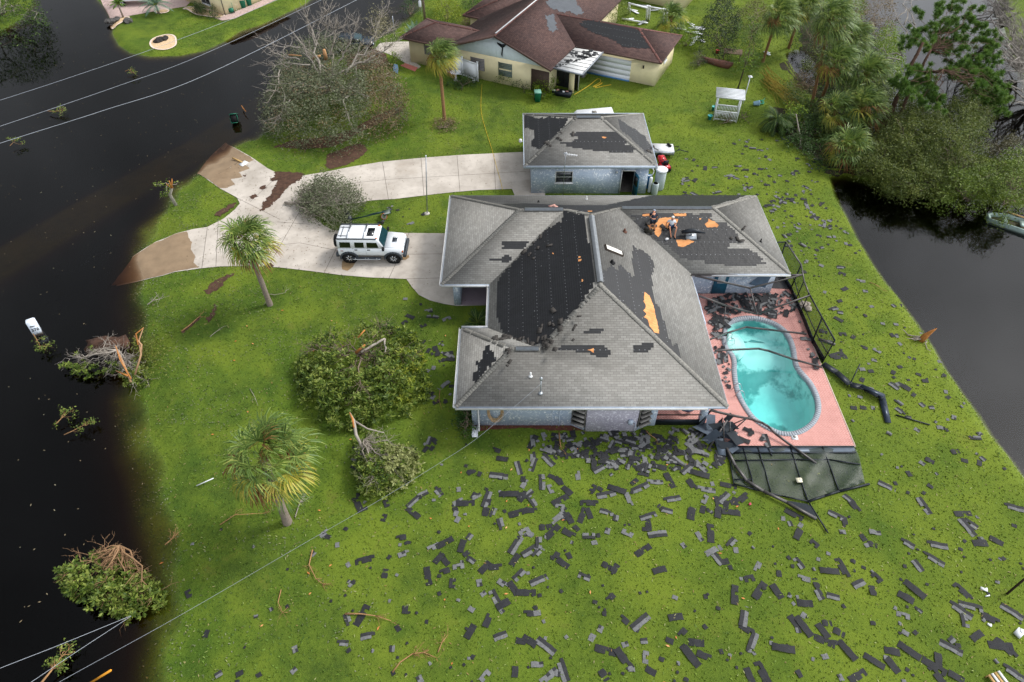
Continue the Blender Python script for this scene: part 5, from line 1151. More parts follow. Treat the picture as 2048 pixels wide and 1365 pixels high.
mm = M(); mm.lathe([(.22,-.14),(.42,-.14),(.46,-.09),(.46,.09),(.42,.14),(.22,.14)], (-2.52,0,1.25), 28, rot=Matrix.Rotation(R(90), 4, 'Y')); sp = mm.build('spare_tyre', TYRE, suv); mm = M(); mm.lathe([(.0,0),(.25,0),(.25,.03),(.0,.03)], (-2.67,0,1.25), 18, rot=Matrix.Rotation(R(-90), 4, 'Y')); mm.build('rim', mat('alloy_rim', '#9ca2a8'), sp)

def simple_car(name, label, cat, loc_, rz, paint, pickup=False, sc_=1.):
    t = thing(name, label, cat, loc_, rz); t.scale = (sc_,)*3
    hull([(-2.7,[(.8,.55),(.92,.6),(.92,1.0)]),(-2.6,[(.85,.5),(.98,.6),(.98,1.05)]),(1.0,[(.85,.5),(.98,.6),(.98,1.08)]),(2.3,[(.85,.5),(.96,.6),(.92,1.0)]),(2.6,[(.7,.55),(.8,.65),(.78,.85)])] if pickup else
         [(-2.3,[(.7,.5),(.8,.55),(.8,.85)]),(-2.1,[(.8,.4),(.88,.5),(.88,.95)]),(.9,[(.8,.4),(.9,.5),(.9,.98)]),(2.0,[(.8,.4),(.88,.5),(.84,.85)]),(2.3,[(.6,.45),(.7,.5),(.68,.7)])], 'body', paint, t)
    c0, c1 = ((-.7, 1.1) if pickup else (-1.7, 1.0))
    hull([(c0,[(.9,1.02),(.8,1.3)]),(c0+(.1 if pickup else .6),[(.9,1.02),(.74,1.78 if pickup else 1.42)]),(c1-.8,[(.9,1.02),(.74,1.8 if pickup else 1.44)]),(c1,[(.9,1.02),(.86,1.1)])], 'cabin', paint, t)
    for sy in (-1, 1):
        mm = M(); zt = 1.7 if pickup else 1.38; mm.add([(c0+.15,sy*.895,1.1),(c1-.25,sy*.885,1.1),(c1-.8,sy*.77,zt),(c0+(.2 if pickup else .6),sy*.77,zt)], [(0,1,2,3)]); mm.build('side_window', CGL, t)
        for x in (-1.75, 1.7) if pickup else (-1.4, 1.4): wheel(t, x, sy*.86, .4 if pickup else .33, .25, sy)
        mm = M(); mm.box((2.5 if pickup else 2.2, sy*.62, .78 if pickup else .66), (.12,.26,.14)); mm.build('headlight', LAMPW, t)
        mm = M(); mm.box((c1-.1, sy*1.02, 1.12), (.12,.16,.12)); mm.build('wing_mirror', paint, t)
    mm = M(); zt = 1.76 if pickup else 1.42; mm.add([(c1+.0,-.84,1.1),(c1+.0,.84,1.1),(c1-.78,.72,zt),(c1-.78,-.72,zt)], [(0,1,2,3)]); o = mm.build('windscreen', WSH, t); o.data.transform(Matrix.Translation((.02,0,.02)))
    if pickup: mm = M(); mm.box((-1.7,0,1.055), (1.7,1.6,.02)); mm.build('load_bed', mat('black_bed_liner', '#1d1f20', .7, .2, 5), t)
    return t
simple_car('pickup_truck', 'white pickup truck on the pink paved drive at the top left', 'truck', (G(276,10,0).x, G(276,10,0).y+.5, .05), R(-172), CARW, True)
g_ = G(708,98,0); simple_car('car', 'dark blue car half hidden behind the toppled oak', 'car', (g_.x, g_.y, .03), R(8), mat('dark_blue_paint', '#10202c', .15, .1, 3, spec=.7))

# ================= smaller things =================
GRN = mat('green_bin_plastic', '#0f6b52', .45, .08, 3, spec=.4)
def bin_(label, loc_, rz=0, tilt=None, lid=GRN, group='green wheeled bins'):
    t = thing('wheeled_bin', label, 'bin', loc_, rz, group)
    if tilt: t.rotation_euler = tilt
    mm = M(); 
    V = [(x*w_, y*d_, z) for z, w_, d_ in ((.06,.24,.26),(.95,.31,.36)) for x, y in ((-1,-1),(1,-1),(1,1),(-1,1))]
    mm.add(V, [(0,3,2,1),(0,1,5,4),(1,2,6,5),(2,3,7,6),(3,0,4,7)]); mm.box((0,-.37,.93),(.64,.04,.06)); mm.box((0,0,.5),(.05,.0,.0)); mm.build('body', GRN, t)
    mm = M()
    if tilt is None: mm.add([(-.34,-.4,.97),(.34,-.4,.97),(.34,.4,1.0),(-.34,.4,1.0),(-.3,-.3,1.05),(.3,-.3,1.05),(.3,.3,1.07),(-.3,.3,1.07)], [(0,1,5,4),(1,2,6,5),(2,3,7,6),(3,0,4,7),(4,5,6,7),(3,2,1,0)])
    else: mm.box((0,.42,.62),(.66,.04,.8))
    mm.build('lid', lid, t); mm = M(); mm.tube([(-.3,.44,.93),(.3,.44,.93)], .02, 6); mm.build('handle', GRN, t)
    for x in (-.27, .27): mm = M(); mm.lathe([(.04,-.03),(.13,-.03),(.13,.03),(.04,.03)], (x,.3,.13), 14, rot=Matrix.Rotation(R(90), 4, 'Y')); mm.build('wheel', TYRE, t)
    if tilt: mm = M(); mm.box((0,0,.94),(.5,.6,.02)); mm.build('dark_inside', BLK, t)
    return t
g_ = G(1075,206,0); bin_('green wheeled bin with pale dusty lid standing alone on the lawn behind the garage', (g_.x, g_.y+.3, 0), .1, lid=mat('dusty_lid', '#6e9c8c', .7, .15, 4))
g_ = G(964,152,0); bin_('green wheeled bin against the cream wall beside the white fence', (g_.x, g_.y+.3, 0), -.4, lid=mat('tan_lid', '#a98f72', .7, .15, 4))
g_ = G(487,16,0); bin_('green wheeled bin with beige lid at the top-left cream house', (g_.x, g_.y, 0), .5, lid=mat('beige_lid', '#c2b59a', .7, .1, 4))
g_ = G(499,11,0); bin_('all-green wheeled bin right of the beige-lidded one at the top', (g_.x, g_.y, 0), .5)
g_ = G(472,240,WL); bin_('open green wheeled bin tipped over and floating in the flood water', (g_.x, g_.y, WL+.1), 0, tilt=(R(62), 0, R(12)))
bpy.data.objects
# mailbox pillar
mb = thing('mailbox', 'white box mailbox numbered 376 leaning out of the dark flood water', 'mailbox', tuple(G(74,664,WL)), 0); mb.rotation_euler = (R(-6), R(2), R(34))
mm = M(); mm.box((0,0,.33), (.54,.36,1.2)); mm.add([(-.27,-.18,.93),(.27,-.18,.93),(.27,.18,.93),(-.27,.18,.93),(-.2,-.08,1.02),(.2,-.08,1.02),(.2,.12,1.02),(-.2,.12,1.02)], [(0,1,5,4),(1,2,6,5),(2,3,7,6),(3,0,4,7),(4,5,6,7)]); mm.build('box', mat('white_weathered_paint', '#cfd8e2', .6, .06, 3, dirt=('#8d96a0', .4)), mb)
cu = bpy.data.curves.new('number', 'FONT'); cu.body = '376'; cu.size = .3; cu.align_x = 'CENTER'; cu.extrude = .004; cu.offset = .006; tx = bpy.data.objects.new('number', cu); sc.collection.objects.link(tx); tx.parent = mb; tx.location = (.0,-.184,.2); tx.rotation_euler = (R(90), 0, 0); cu.materials.append(BLK)
bpy.context.view_layer.update(); me_ = bpy.data.meshes.new_from_object(tx.evaluated_get(bpy.context.evaluated_depsgraph_get())); t2_ = bpy.data.objects.new('number', me_); sc.collection.objects.link(t2_); t2_.parent = mb; t2_.location = tx.location; t2_.rotation_euler = tx.rotation_euler; bpy.data.objects.remove(tx)
mm = M(); mm.box((-.04,-.185,.58), (.26,.02,.05)); mm.box((-.13,-.185,.62), (.08,.02,.03)); mm.build('dark_mark', DARKT, mb)  # small dark bars standing for faint, unreadable lettering
# flag pole and poles
def pole(name, label, cat, base, h, r_, m_, top=None, lean=(0,0), foot=True):
    t = thing(name, label, cat, tuple(base)); mm = M(); mm.tube([(0,0,-.3),(lean[0]*.5,lean[1]*.5,h/2),(lean[0],lean[1],h)], [r_,r_*.9,r_*.75], 10); mm.build('shaft', m_, t)
    if foot: mm = M(); mm.lathe([(r_*5,0),(r_*4.6,.06),(r_*1.4,.09)], (0,0,0), 12); mm.build('footing', mat('footing_concrete', '#b5b0a8', .9, .1, 5), t)
    return t
pl_ = pole('flag_pole', 'bare thin galvanised pole standing on the grass between the two drives', 'pole', G(854,428,0), 5.06, .045, GALV, lean=(.38,-.0)); mm = M(); mm.lathe([(.0,-.06),(.07,0),(.0,.07)], (.38,0,5.1), 10); mm.build('ball', WHITEV, pl_)
ut = pole('utility_pole', 'tall wooden utility pole at the top beside the brown-roofed house', 'utility pole', G(850,42,0), 11.5, .15, mat('weathered_wood_pole', '#8d7d70', .9, .15, 5), lean=(-.1,0), foot=False)
mm = M(); mm.beam((-1.1,0,10.6),(1.1,0,10.6),.11); mm.build('crossarm', mat('weathered_wood_pole', '#8d7d70'), ut)
mm = M(); mm.lathe([(.16,0),(.18,.1),(.18,.6),(.1,.7)], (-.4,-.1,1.6), 12); mm.build('meter_can', WHITEV, ut)
mm = M(); mm.tube([(-.28,.0,0),(-.27,.0,6),(-.2,0,10)], .02, 5); mm.build('guy_cable', WHITEV, ut)
pole('marker_post', 'short thin grey post at the edge of the far flooded street', 'post', G(789.5,71,0), 2.1, .05, GALV, foot=False)
# fallen basketball hoop
bh = thing('basketball_hoop', 'portable basketball hoop fallen on the grass behind the white SUV', 'basketball hoop', tuple(G(698,441,0)))
def bl(L_, r_, name, m_, n_=8): mm = M(); mm.tube([tuple(G(px, py, z)-Vector(bh.location)) for px, py, z in L_], r_, n_); return mm.build(name, m_, bh)
bl([(691,419,.35),(694,430,.5),(699,440,.5),(700,446,.3)], [.16,.24,.26,.14], 'base', BLACKM); bl([(700,440,.35),(740,431,.5),(770,424,.6)], .05, 'pole', mat('dark_green_metal', '#1f3a3a', .4, .1, 3, metal=.3)); bl([(735,431,.5),(748,427,.62),(768,424,.62)], .04, 'pole_joint', mat('dark_green_metal', '#1f3a3a'))
q = [G(*c)-Vector(bh.location) for c in ((764,423,.3),(781,419,.3),(781,427,1.0),(768,430.5,1.05))]; mm = M(); mm.add([tuple(p) for p in q]+[tuple(p+Vector((0,.04,0))) for p in q], [(0,1,2,3),(7,6,5,4),(0,4,5,1),(1,5,6,2),(2,6,7,3),(3,7,4,0)]); bb = mm.build('backboard', mat('clear_backboard', '#8f9a98', .2, .1, 3, spec=.6), bh)
mm = M(); [mm.beam(a_, b_, .05) for a_, b_ in zip(q, q[1:]+q[:1])]; mm.build('board_frame', mat('dark_green_metal', '#1f3a3a'), bb)
c = G(768,433,.3)-Vector(bh.location); mm = M(); mm.tube([tuple(c+Vector((.23*math.cos(a_), .12*math.sin(a_), .2*math.sin(a_)))) for a_ in np.linspace(0, 2*math.pi, 15)], .022, 6); mm.beam(tuple(c+Vector((0,.1,.2))), tuple(q[3].lerp(q[0], .3)), .08); mm.build('rim', ORANGE, bh)
mm = M(); c2_ = G(770,439,.05)-Vector(bh.location)
for k in range(12): a_ = k*math.pi/6; mm.tube([tuple(c+Vector((.22*math.cos(a_), .11*math.sin(a_), .18*math.sin(a_)))), tuple((c+c2_)/2+Vector((.16*math.cos(a_+.3), .1*math.sin(a_+.3), 0))), tuple(c2_+Vector((.1*math.cos(a_), .08*math.sin(a_), .02)))], .012, 4)
mm.build('net', WHITEV, bh)
# pergola bench arbour
pg = thing('arbour', 'white slatted garden arbour with picket rails on the lawn near the palms', 'arbour', tuple(G(1427,241,0)), R(-13))
w_, d_, h_ = 2.05, 1.25, 2.2
for x in (0, w_):
    for y in (0, d_): mm = M(); mm.box((x,y,h_/2),(.11,.11,h_)); mm.build('post', WHITEV, pg)
for y in (0, d_): mm = M(); mm.box((w_/2,y,h_+.08),(w_+.5,.06,.18)); mm.build('beam', WHITEV, pg)
mm = M()
for k in range(8): mm.box((w_/2, -.3+k*(d_+.6)/7, h_+.22), (w_+.55,.09,.09))
tag(mm.build('roof_slats', WHITEV, pg))
for y in (0, d_):
    mm = M(); mm.box((w_/2,y,.95),(w_,.07,.1)); mm.box((w_/2,y,.16),(w_,.07,.1))
    for k in range(14): mm.box((.14+k*(w_-.28)/13,y,.55),(.05,.04,.72))
    mm.build('picket_rail', WHITEV, pg)
bf = pole('feeder_post', 'thin white post with a small square bird table beside the arbour', 'post', G(1486,207,0), 2.6, .05, WHITEV, lean=(.05,.0), foot=False); mm = M(); mm.box((.05,0,2.65),(.36,.36,.04)); mm.box((.05,0,2.7),(.16,.16,.08)); mm.build('table', WHITEV, bf)
def pot(label, px, r_=.22, h_=.4, m_=None, lay=False, name='plant_pot', cat='pot', z=0):
    t = thing(name, label, cat, tuple(G(*px, z))); 
    if lay: t.rotation_euler = (0, R(88), R(lay)); t.location.z += r_
    mm = M(); mm.lathe([(r_*.75,0),(r_,h_*.9),(r_*1.08,h_*.9),(r_*1.08,h_),(r_*.9,h_),(r_*.85,h_*.85)], (0,0,0), 16); mm.build('pot', m_, t); mm = M(); mm.lathe([(.0,h_*.82),(r_*.85,h_*.83),(r_*.85,h_*.84)], (0,0,0), 12); mm.build('soil', mat('potting_soil', '#3a2a20', .95, .3, 9), t); return t
AQ = mat('aqua_glaze', '#2c9c9a', .3, .1, 3, spec=.5)
pot('aqua plant pot in front of the left corner of the arbour', (1419,239), m_=AQ); pot('aqua plant pot half behind the left arbour post', (1427,221), m_=AQ); pot('pale blue bucket lying on its side right of the arbour', (1506,212), .24, .55, mat('pale_blue_plastic', '#9ec4dc', .4, .1, 3), lay=5, name='bucket', cat='bucket')
pot('small red pot under the dark shrub at the top right', (1434,107), .2, .35, mat('red_plastic', '#a8402f', .5, .1, 3)); pot('white pot at the end of the white fence by the flower bed', (948,166), .14, .25, WHITEV); 
hr = thing('hose_reel', 'tangled green garden hose and reel on the grass near the palms', 'hose', tuple(G(1520,206,0))); mm = M(); r = random.Random(4)
mm.tube([(.3*math.cos(a_)*(1+.3*math.sin(2.3*a_)), .35*math.sin(a_)*(1+.3*math.cos(1.7*a_)), .06+.05*math.sin(3*a_)) for a_ in np.linspace(0, 14, 46)]+[(.5,.5,.05),(.7,.9,.04)], .03, 5); mm.build('hose', mat('green_hose', '#2f8f72', .5, .1, 3), hr)
# white vinyl fence by the neighbour
vf = thing('fence', 'white vinyl privacy fence beside the cream neighbour wall', 'fence', tuple(G(956,164,0)))
fp = [Vector(G(894,146,0)), Vector(G(926,153,0)), Vector(G(956,164,0))]
for p in fp: mm = M(); mm.box(p-Vector(vf.location)+Vector((0,0,1.0)), (.13,.13,2.0), rot=R(-25)); mm.box(p-Vector(vf.location)+Vector((0,0,2.03)), (.18,.18,.06), rot=R(-25)); mm.build('post', WHITEV, vf)
for a_, b_ in zip(fp, fp[1:]): a_ = a_-Vector(vf.location); b_ = b_-Vector(vf.location); mm = M(); mm.beam(a_+Vector((0,0,.95)), b_+Vector((0,0,.95)), .04, 1.6); mm.beam(a_+Vector((0,0,1.8)), b_+Vector((0,0,1.8)), .07, .13); mm.beam(a_+Vector((0,0,.15)), b_+Vector((0,0,.15)), .07, .13); mm.build('panel', WHITEV, vf)
bb_ = thing('birdbath', 'white round birdbath with a small figure in the flower bed', 'birdbath', tuple(G(912,161,0))); mm = M(); mm.lathe([(.25,0),(.22,.08),(.1,.15),(.09,.6),(.2,.68),(.5,.8),(.55,.88),(.5,.88),(.3,.78),(.0,.76)], (0,0,0), 22); mm.build('basin', mat('white_concrete', '#c9ced3', .7, .08, 4), bb_); mm = M(); mm.lathe([(.09,.76),(.1,.9),(.05,1.0),(.09,1.08),(.0,1.18)], (0,.02,0), 10); mm.build('figure', mat('grey_stone', '#8c9094', .8, .15, 6), bb_)
cl_ = pot('yellow drinks cooler with white lid behind the white fence', (929,127), .2, .5, mat('yellow_plastic', '#d8932c', .4, .05, 3), name='drinks_cooler', cat='cooler', z=.6); mm = M(); mm.box((0,0,-.33),(.5,.5,.6)); mm.build('stand', GALV, cl_)
fpit = thing('storage_box', 'low black slatted box with rubbish on top beside the carport post', 'box', tuple(G(1124,191,0)), R(-18)); mm = M(); mm.box((0,0,.24),(1.9,.75,.4)); mm.build('box', BLACKM, fpit)
for k in range(6): mm = M(); mm.box((-.8+k*.32, (k%3-1)*.15, .48),(.26,.2,.05+.03*(k%2)), rot=k*.7); mm.build('litter', [WHITEV, mat('pinkish_debris', '#b58a80'), BLK][k%3], fpit)
def cord(name, label, L_, r_, m_, cat='cord', z=.03):
    P = [Vector(G(p[0], p[1], p[2] if len(p) > 2 else z)) for p in L_]; Q_ = []
    for i in range(len(P)-1):
        a_, b_ = P[max(i-1, 0)], P[min(i+2, len(P)-1)]
        for j in range(5): f = j/5; h0 = P[i]; h1 = P[i+1]; m0 = (h1-a_)*.5; m1 = (b_-h0)*.5; Q_.append(h0*(2*f**3-3*f**2+1)+m0*(f**3-2*f**2+f)+h1*(-2*f**3+3*f**2)+m1*(f**3-f**2))
    Q_.append(P[-1]); mm = M(); mm.tube(Q_, r_, 5); return tag(mm.build(name, m_, origin=tuple(P[0])), label, cat)
YEL = mat('yellow_cord', '#c9a82c', .6, .1, 3)
cord('extension_cord', 'thin yellow cord running over the lawn and the upper drive towards the garage', [(964,168),(962,200),(963,228),(972,262),(984,300),(992,330),(1001,362),(1005,380)], .016, YEL, z=.05)
cord('extension_cord', 'yellow cord tangled in loops on the grass beside the carport screen', [(1148,190),(1165,180),(1180,170),(1196,158),(1201,164),(1186,174),(1200,170),(1204,166),(1190,176),(1210,172),(1222,170)], .03, YEL)
# hose on the front wall
hs_ = M(); r = random.Random(2)
for k in range(5): hs_.tube([(-1.02+(.32+.03*k)*math.cos(a_)+r.gauss(0, .01), 23.68-.02*k-(.35 if False else 0), 1.45+(.68+.05*k)*math.sin(a_)) for a_ in np.linspace(1.2+k*.1, 7.2, 22)], .022, 5)
tag(hs_.build('garden_hose', mat('tan_hose', '#a58b6a', .7, .12, 4), origin=(-1.02, 23.6, 1.4)), 'tan garden hose coiled on the front wall below the small window', 'hose')
sp_ = thing('splash_block', 'white splash trough on the grass below the downspout', 'trough', tuple(G(950,864,0))); mm = M(); mm.box((0,0,.03),(.32,.8,.03)); mm.box((-.15,0,.07),(.03,.8,.08)); mm.box((.15,0,.07),(.03,.8,.08)); mm.build('trough', WHITEV, sp_)
# water softener corner beside the garage
TANK = mat('grey_plastic_tank', '#aab4b6', .5, .06, 3)
def tank(name, label, px, r_, h_, m_, cat='tank', lid=None, z=0):
    t = thing(name, label, cat, tuple(G(*px, z))); mm = M(); mm.lathe([(r_*.9,0),(r_,.05),(r_,h_-.06),(r_*.85,h_)], (0,0,0), 22); mm.build('tank', m_, t)
    if lid: mm = M(); mm.lathe([(r_*1.15,h_-.05),(r_*1.18,h_+.03),(r_*1.0,h_+.09),(.0,h_+.12)], (0,0,0), 22); mm.build('lid', lid, t)
    return t
tank('water_tank', 'large grey cylinder tank with round white lid at the garage corner', (1317,377), .42, 1.75, TANK, lid=WHITEV); tank('water_filter', 'slim tall white filter tube against the garage corner', (1298,384), .13, 1.35, WHITEV); t2 = tank('waste_pail', 'open white drum standing in front of the tanks', (1308,388), .27, 1.0, TANK)
mm = M(); mm.lathe([(.2,.99),(.0,.99)], (0,0,.012), 16); mm.build('inside', mat('cream_powder', '#b3a48c', .9, .1, 5), t2); tank('pressure_tank', 'blue pressure tank tucked between the garage wall and filter', (1296,376), .2, 1.2, mat('blue_tank', '#1c6b9c', .4, .08, 3))
hl = M(); hl.tube([tuple(G(1300,344,1.9)+Vector((.3*math.cos(a_), -.02, .35*math.sin(a_)))) for a_ in np.linspace(0, 2*math.pi, 20)], .045, 6); tag(hl.build('white_hose_loop', WHITEV, origin=tuple(G(1300,344,1.9))), 'white hose loop hung on the garage wall beside the tank', 'hose')
# red ride-on mower
mw = thing('riding_mower', 'red ride-on mower parked at the garage corner behind the tanks', 'mower', tuple(G(1325,341,0)+Vector((0,.4,0))), R(100)); RED = mat('red_paint', '#b3121c', .25, .06, 3, spec=.5)
hull([(-.1,[(.25,.35),(.3,.5),(.28,.8)]),(.5,[(.25,.35),(.3,.55),(.24,.88)]),(.8,[(.2,.4),(.24,.55),(.2,.75)])], 'bonnet', RED, mw); mm = M(); mm.box((-.45,0,.62),(.45,.45,.12)); mm.box((-.66,0,.85),(.1,.44,.42)); mm.build('seat', BLACKM, mw)
hull([(-.95,[(.3,.4),(.4,.5),(.36,.62)]),(-.1,[(.3,.4),(.4,.5),(.36,.6)])], 'rear_body', RED, mw); mm = M(); mm.tube([(0,0,.8),(-.15,0,1.0)], .02, 6); mm.tube([(-.15+.16*math.cos(a_)*.4, .17*math.sin(a_), 1.0+.12*math.cos(a_)) for a_ in np.linspace(0, 6.28, 14)], .018, 5); mm.build('steering_wheel', BLACKM, mw)
mm = M(); mm.box((-.05,0,.2),(.7,1.0,.14)); mm.build('mowing_deck', RED, mw)
for x, r_, wd in ((.62,.19,.16), (-.62,.27,.24)):
    for y in (-.38, .38): mm = M(); mm.lathe([(r_*.4,-wd/2),(r_,-wd/2),(r_,wd/2),(r_*.4,wd/2)], (x,y,r_), 18, rot=Matrix.Rotation(R(90), 4, 'X')); w2 = mm.build('wheel', TYRE, mw); mm = M(); mm.lathe([(.0,-wd/2-.01),(r_*.42,-wd/2-.01),(r_*.42,wd/2+.01),(.0,wd/2+.01)], (x,y,r_), 12, rot=Matrix.Rotation(R(90), 4, 'X')); mm.build('rim', WHITE, w2)
# utility trailer with white deck
tg = G(1326,322,0); tl = thing('utility_trailer', 'white-decked utility trailer with black drawbar beside the garage', 'trailer', (tg.x, tg.y+1.1, 0), R(-4))
tl.scale = (.82,.85,.85); mm = M(); mm.box((0,0,.72),(2.4,1.5,.08)); mm.build('deck', WHITE, tl); mm = M(); mm.box((0,-.76,.55),(2.4,.04,.35)); mm.box((0,.76,.55),(2.4,.04,.35)); mm.box((1.2,0,.55),(.04,1.5,.35)); mm.build('side_panel', GALV, tl)
mm = M(); mm.tube([(1.2,-.5,.6),(1.75,-.35,.75),(1.8,.3,.75),(1.2,.5,.6)], .035, 6); mm.tube([(1.7,0,.6),(2.9,.05,.3)], .04, 6); mm.build('drawbar', BLACKM, tl)
mm = M(); mm.box((.75,.35,.85),(.2,.6,.2), rot=.5); mm.build('black_box', BLK, tl)
for y in (-.8, .8): mm = M(); mm.lathe([(.12,-.09),(.3,-.09),(.3,.09),(.12,.09)], (-.3,y,.3), 18, rot=Matrix.Rotation(R(90), 4, 'X')); mm.build('wheel', TYRE, tl)
# white boat on the grass behind the garage
bt = thing('boat', 'white covered boat behind the garage roof, only its top showing', 'boat', (6.1, 57.0, 0), R(3))
bt.location = tuple(G(1186,222,1.3)); bt.location.z = -.15; bt.location.x += .1; bt.location.y += .2; bt.scale = (.78,.8,.8)
hull([(-2.3,[(.2,.6),(.5,.9),(.5,1.25)]),(-1.9,[(.4,.45),(.85,.8),(.8,1.42)]),(2.2,[(.4,.45),(.9,.8),(.95,1.6)]),(2.3,[(.4,.5),(.9,.8),(.9,1.56)])], 'hull', WHITEV, bt)
mm = M(); mm.box((.1,0,1.5),(.5,.5,.12)); mm.tube([(-.2,-.2,1.5),(.0,0,1.6),(.3,.2,1.52)], .07, 6); mm.build('console', mat('grey_plastic', '#77736c'), bt)
# debris sign on the drive
sg = thing('fallen_sign', 'white square board on a wooden stake lying on the wet drive end', 'sign', tuple(G(487,327,.03))); mm = M(); P = [G(p[0], p[1], .08)-Vector(sg.location) for p in ((477,329),(489,321),(497,325),(485,333))]; mm.slab(P, .03); mm.build('board', WHITEV, sg)
mm = M(); mm.beam(G(465,316,.06)-Vector(sg.location), G(484,325,.1)-Vector(sg.location), .12, .08); mm.build('stake', mat('pale_wood', '#b0905c', .8, .15, 6), sg)
# jon boat in the canal
jb = thing('rowing_boat', 'shallow grey aluminium boat moored by the canal shrubs at the right edge', 'boat', tuple(G(2030,447,WL)), 0)
bp_ = [(G(px, py, WL+.35)-Vector(jb.location)) for px, py in ((1973,427),(1984,424),(2015,428),(2052,440),(2075,452),(2070,468),(2042,458),(2005,446),(1977,437))]
mm = M(); nb_ = len(bp_); ci = sum(bp_, Vector())/nb_; inn = [ci+(p-ci)*.86 for p in bp_]; bot = [Vector((p.x, p.y, .0)) for p in [ci+(p-ci)*.82 for p in bp_]]; out_b = [Vector((p.x, p.y, -.15)) for p in [ci+(p-ci)*.9 for p in bp_]]
mm.add([tuple(p) for L_ in (out_b, bp_, inn, bot) for p in L_], [(k*nb_+i, k*nb_+(i+1)%nb_, (k+1)*nb_+(i+1)%nb_, (k+1)*nb_+i) for k in range(3) for i in range(nb_)]); mm.build('hull', mat('dull_aluminium', '#7f918b', .45, .12, 3, metal=.4), jb)
mm = M(); mm.add([tuple(p+Vector((0,0,.04))) for p in bot], [tuple(range(nb_-1, -1, -1))]); mm.build('floor', mat('boat_floor_mud', '#3c3a26', .9, .3, 4), jb)
for f in (.35, .7): mm = M(); a_ = bp_[0].lerp(bp_[4], f); mm.box(a_+Vector((0,-.12,-.08)), (.35,.75,.05), rot=-.35); mm.build('thwart', mat('dull_aluminium', '#7f918b'), jb)
mm = M(); mm.beam(bp_[2]+Vector((0,.1,.1)), bp_[3]+Vector((.3,-.2,.1)), .07); mm.build('oar', mat('pale_wood', '#b0905c'), jb)
# pieces at the lower right
pole('dark_post', 'dark wooden post leaning in from the right edge above white scraps', 'post', G(2012,1190,0), 1.9, .055, mat('dark_wood', '#33261e', .9, .2, 6), lean=(.55,.35), foot=False)
def scrap(label, px, d, rot=0, m_=WHITEV, name='plastic_scrap', cat='scrap'):
    g_ = G(*px, 0); mm = M(); mm.box((0,0,d[2]/2), d, rot=rot); mm.box((d[0]*.3,d[1]*.2,d[2]*.8), (d[0]*.5,d[1]*.5,d[2]*.6), rot=rot+.7); o = mm.build(name, m_); o.location = (g_.x, g_.y, .02); return tag(o, label, cat)
scrap('curled white scrap on the grass left of the dark leaning post', (1967,1180), (.3,.12,.06), -.5); scrap('small white scrap below the curled one near the dark post', (1974,1193), (.22,.05,.05), .2); scrap('white oval scrap on the grass below the dark post', (1978,1251), (.18,.1,.05), -.7)
scrap('white and orange broken box piece at the right edge', (2036,1268), (.4,.3,.15), .6); scrap('white card lying on the fallen dark screen mesh', (1596,965), (.3,.28,.02), .05, mat('cream_card', '#dcd6bd', .7, .04, 3), 'white_card', 'card').location.z = .2
scrap('tiny pink ball on the grass below the fallen screen', (1499,1010), (.1,.1,.1), .3, mat('pink_plastic', '#d0506a', .5, .05, 3), 'pink_ball', 'ball')
ck = thing('broken_crate', 'broken white and tan wooden crate at the bottom right corner', 'crate', tuple(G(1994,1366,0)), .3)
for k in range(4): mm = M(); mm.box((-.25+k*.17,0,.2+.02*(k%2)),(.12,.7,.03)); mm.build('slat', WHITE if k%2 else mat('pale_wood', '#b0905c'), ck)
mm = M(); mm.box((0,-.33,.1),(.7,.05,.18)); mm.box((0,.33,.1),(.7,.05,.18)); mm.build('end_board', mat('pale_wood', '#b0905c'), ck)
bar('yellow_guard', 'yellow plastic cable guard sloping at the bottom left in the flood', (178,1368), (222,1341), .07, mat('yellow_plastic', '#d8932c'), z=.1, cat='cable guard', z2=1.2)
# overhead cables
WIRE = mat('cable_grey', '#9aa0a8', .5, .1, 3, metal=.2)
def wire(label, L_, r_=.022, name='overhead_cable'):
    P = [Vector(G(*p)) for p in L_]; a_, b_ = P[0], P[-1]; mm = M(); Q_ = []
    for i in range(len(P)-1):
        h0, h1 = P[i], P[i+1]; m0 = (h1-P[max(i-1, 0)])*.5; m1 = (P[min(i+2, len(P)-1)]-h0)*.5
        for j in range(8): f = j/8; Q_.append(h0*(2*f**3-3*f**2+1)+m0*(f**3-2*f**2+f)+h1*(-2*f**3+3*f**2)+m1*(f**3-f**2))
    Q_.append(P[-1]); mm.tube(Q_, r_, 5); return tag(mm.build(name, WIRE, origin=tuple(P[0])), label, 'cable')
wire('upper of the three overhead cables crossing the flooded street', [(-300,296,7.5),(0,201,7.4),(150,152,7.35),(301,100,7.4),(440,48,7.5),(560,-2,7.6),(700,-60,7.7)], .012)
wire('middle one of the three overhead cables crossing the flooded street', [(-300,352,7.3),(0,253,7.1),(240,171,7.0),(400,112,7.1),(643,0,7.3),(760,-60,7.4)], .013)
wire('lowest of the three overhead cables, passing the toppled oak', [(-300,386,7.1),(0,287,6.9),(205,222,6.85),(410,151,6.9),(700,7,7.2),(800,-45,7.3)], .017)
wire('long service cable from the roof mast across the front lawn', [(mast_top.x, 0, 0)] and [(-60,1470,4.4),(118,1365,3.6),(350,1237,2.7),(600,1092,2.2),(760,1000,2.3),(880,926,2.7),(950,880,3.1),(1010,830,3.7),(1082,768,4.6)], .0065, 'service_cable')
wire('upper loose cable ending at the broken shrub in the flood', [(-200,1417,4),(0,1337,3.2),(120,1290,2.6),(262,1232,1.6)], .010, 'loose_cable'); wire('lower loose cable meeting the upper one at the broken shrub', [(-80,1460,4),(62,1365,3.2),(150,1306,2.5),(262,1233,1.6)], .009, 'loose_cable')
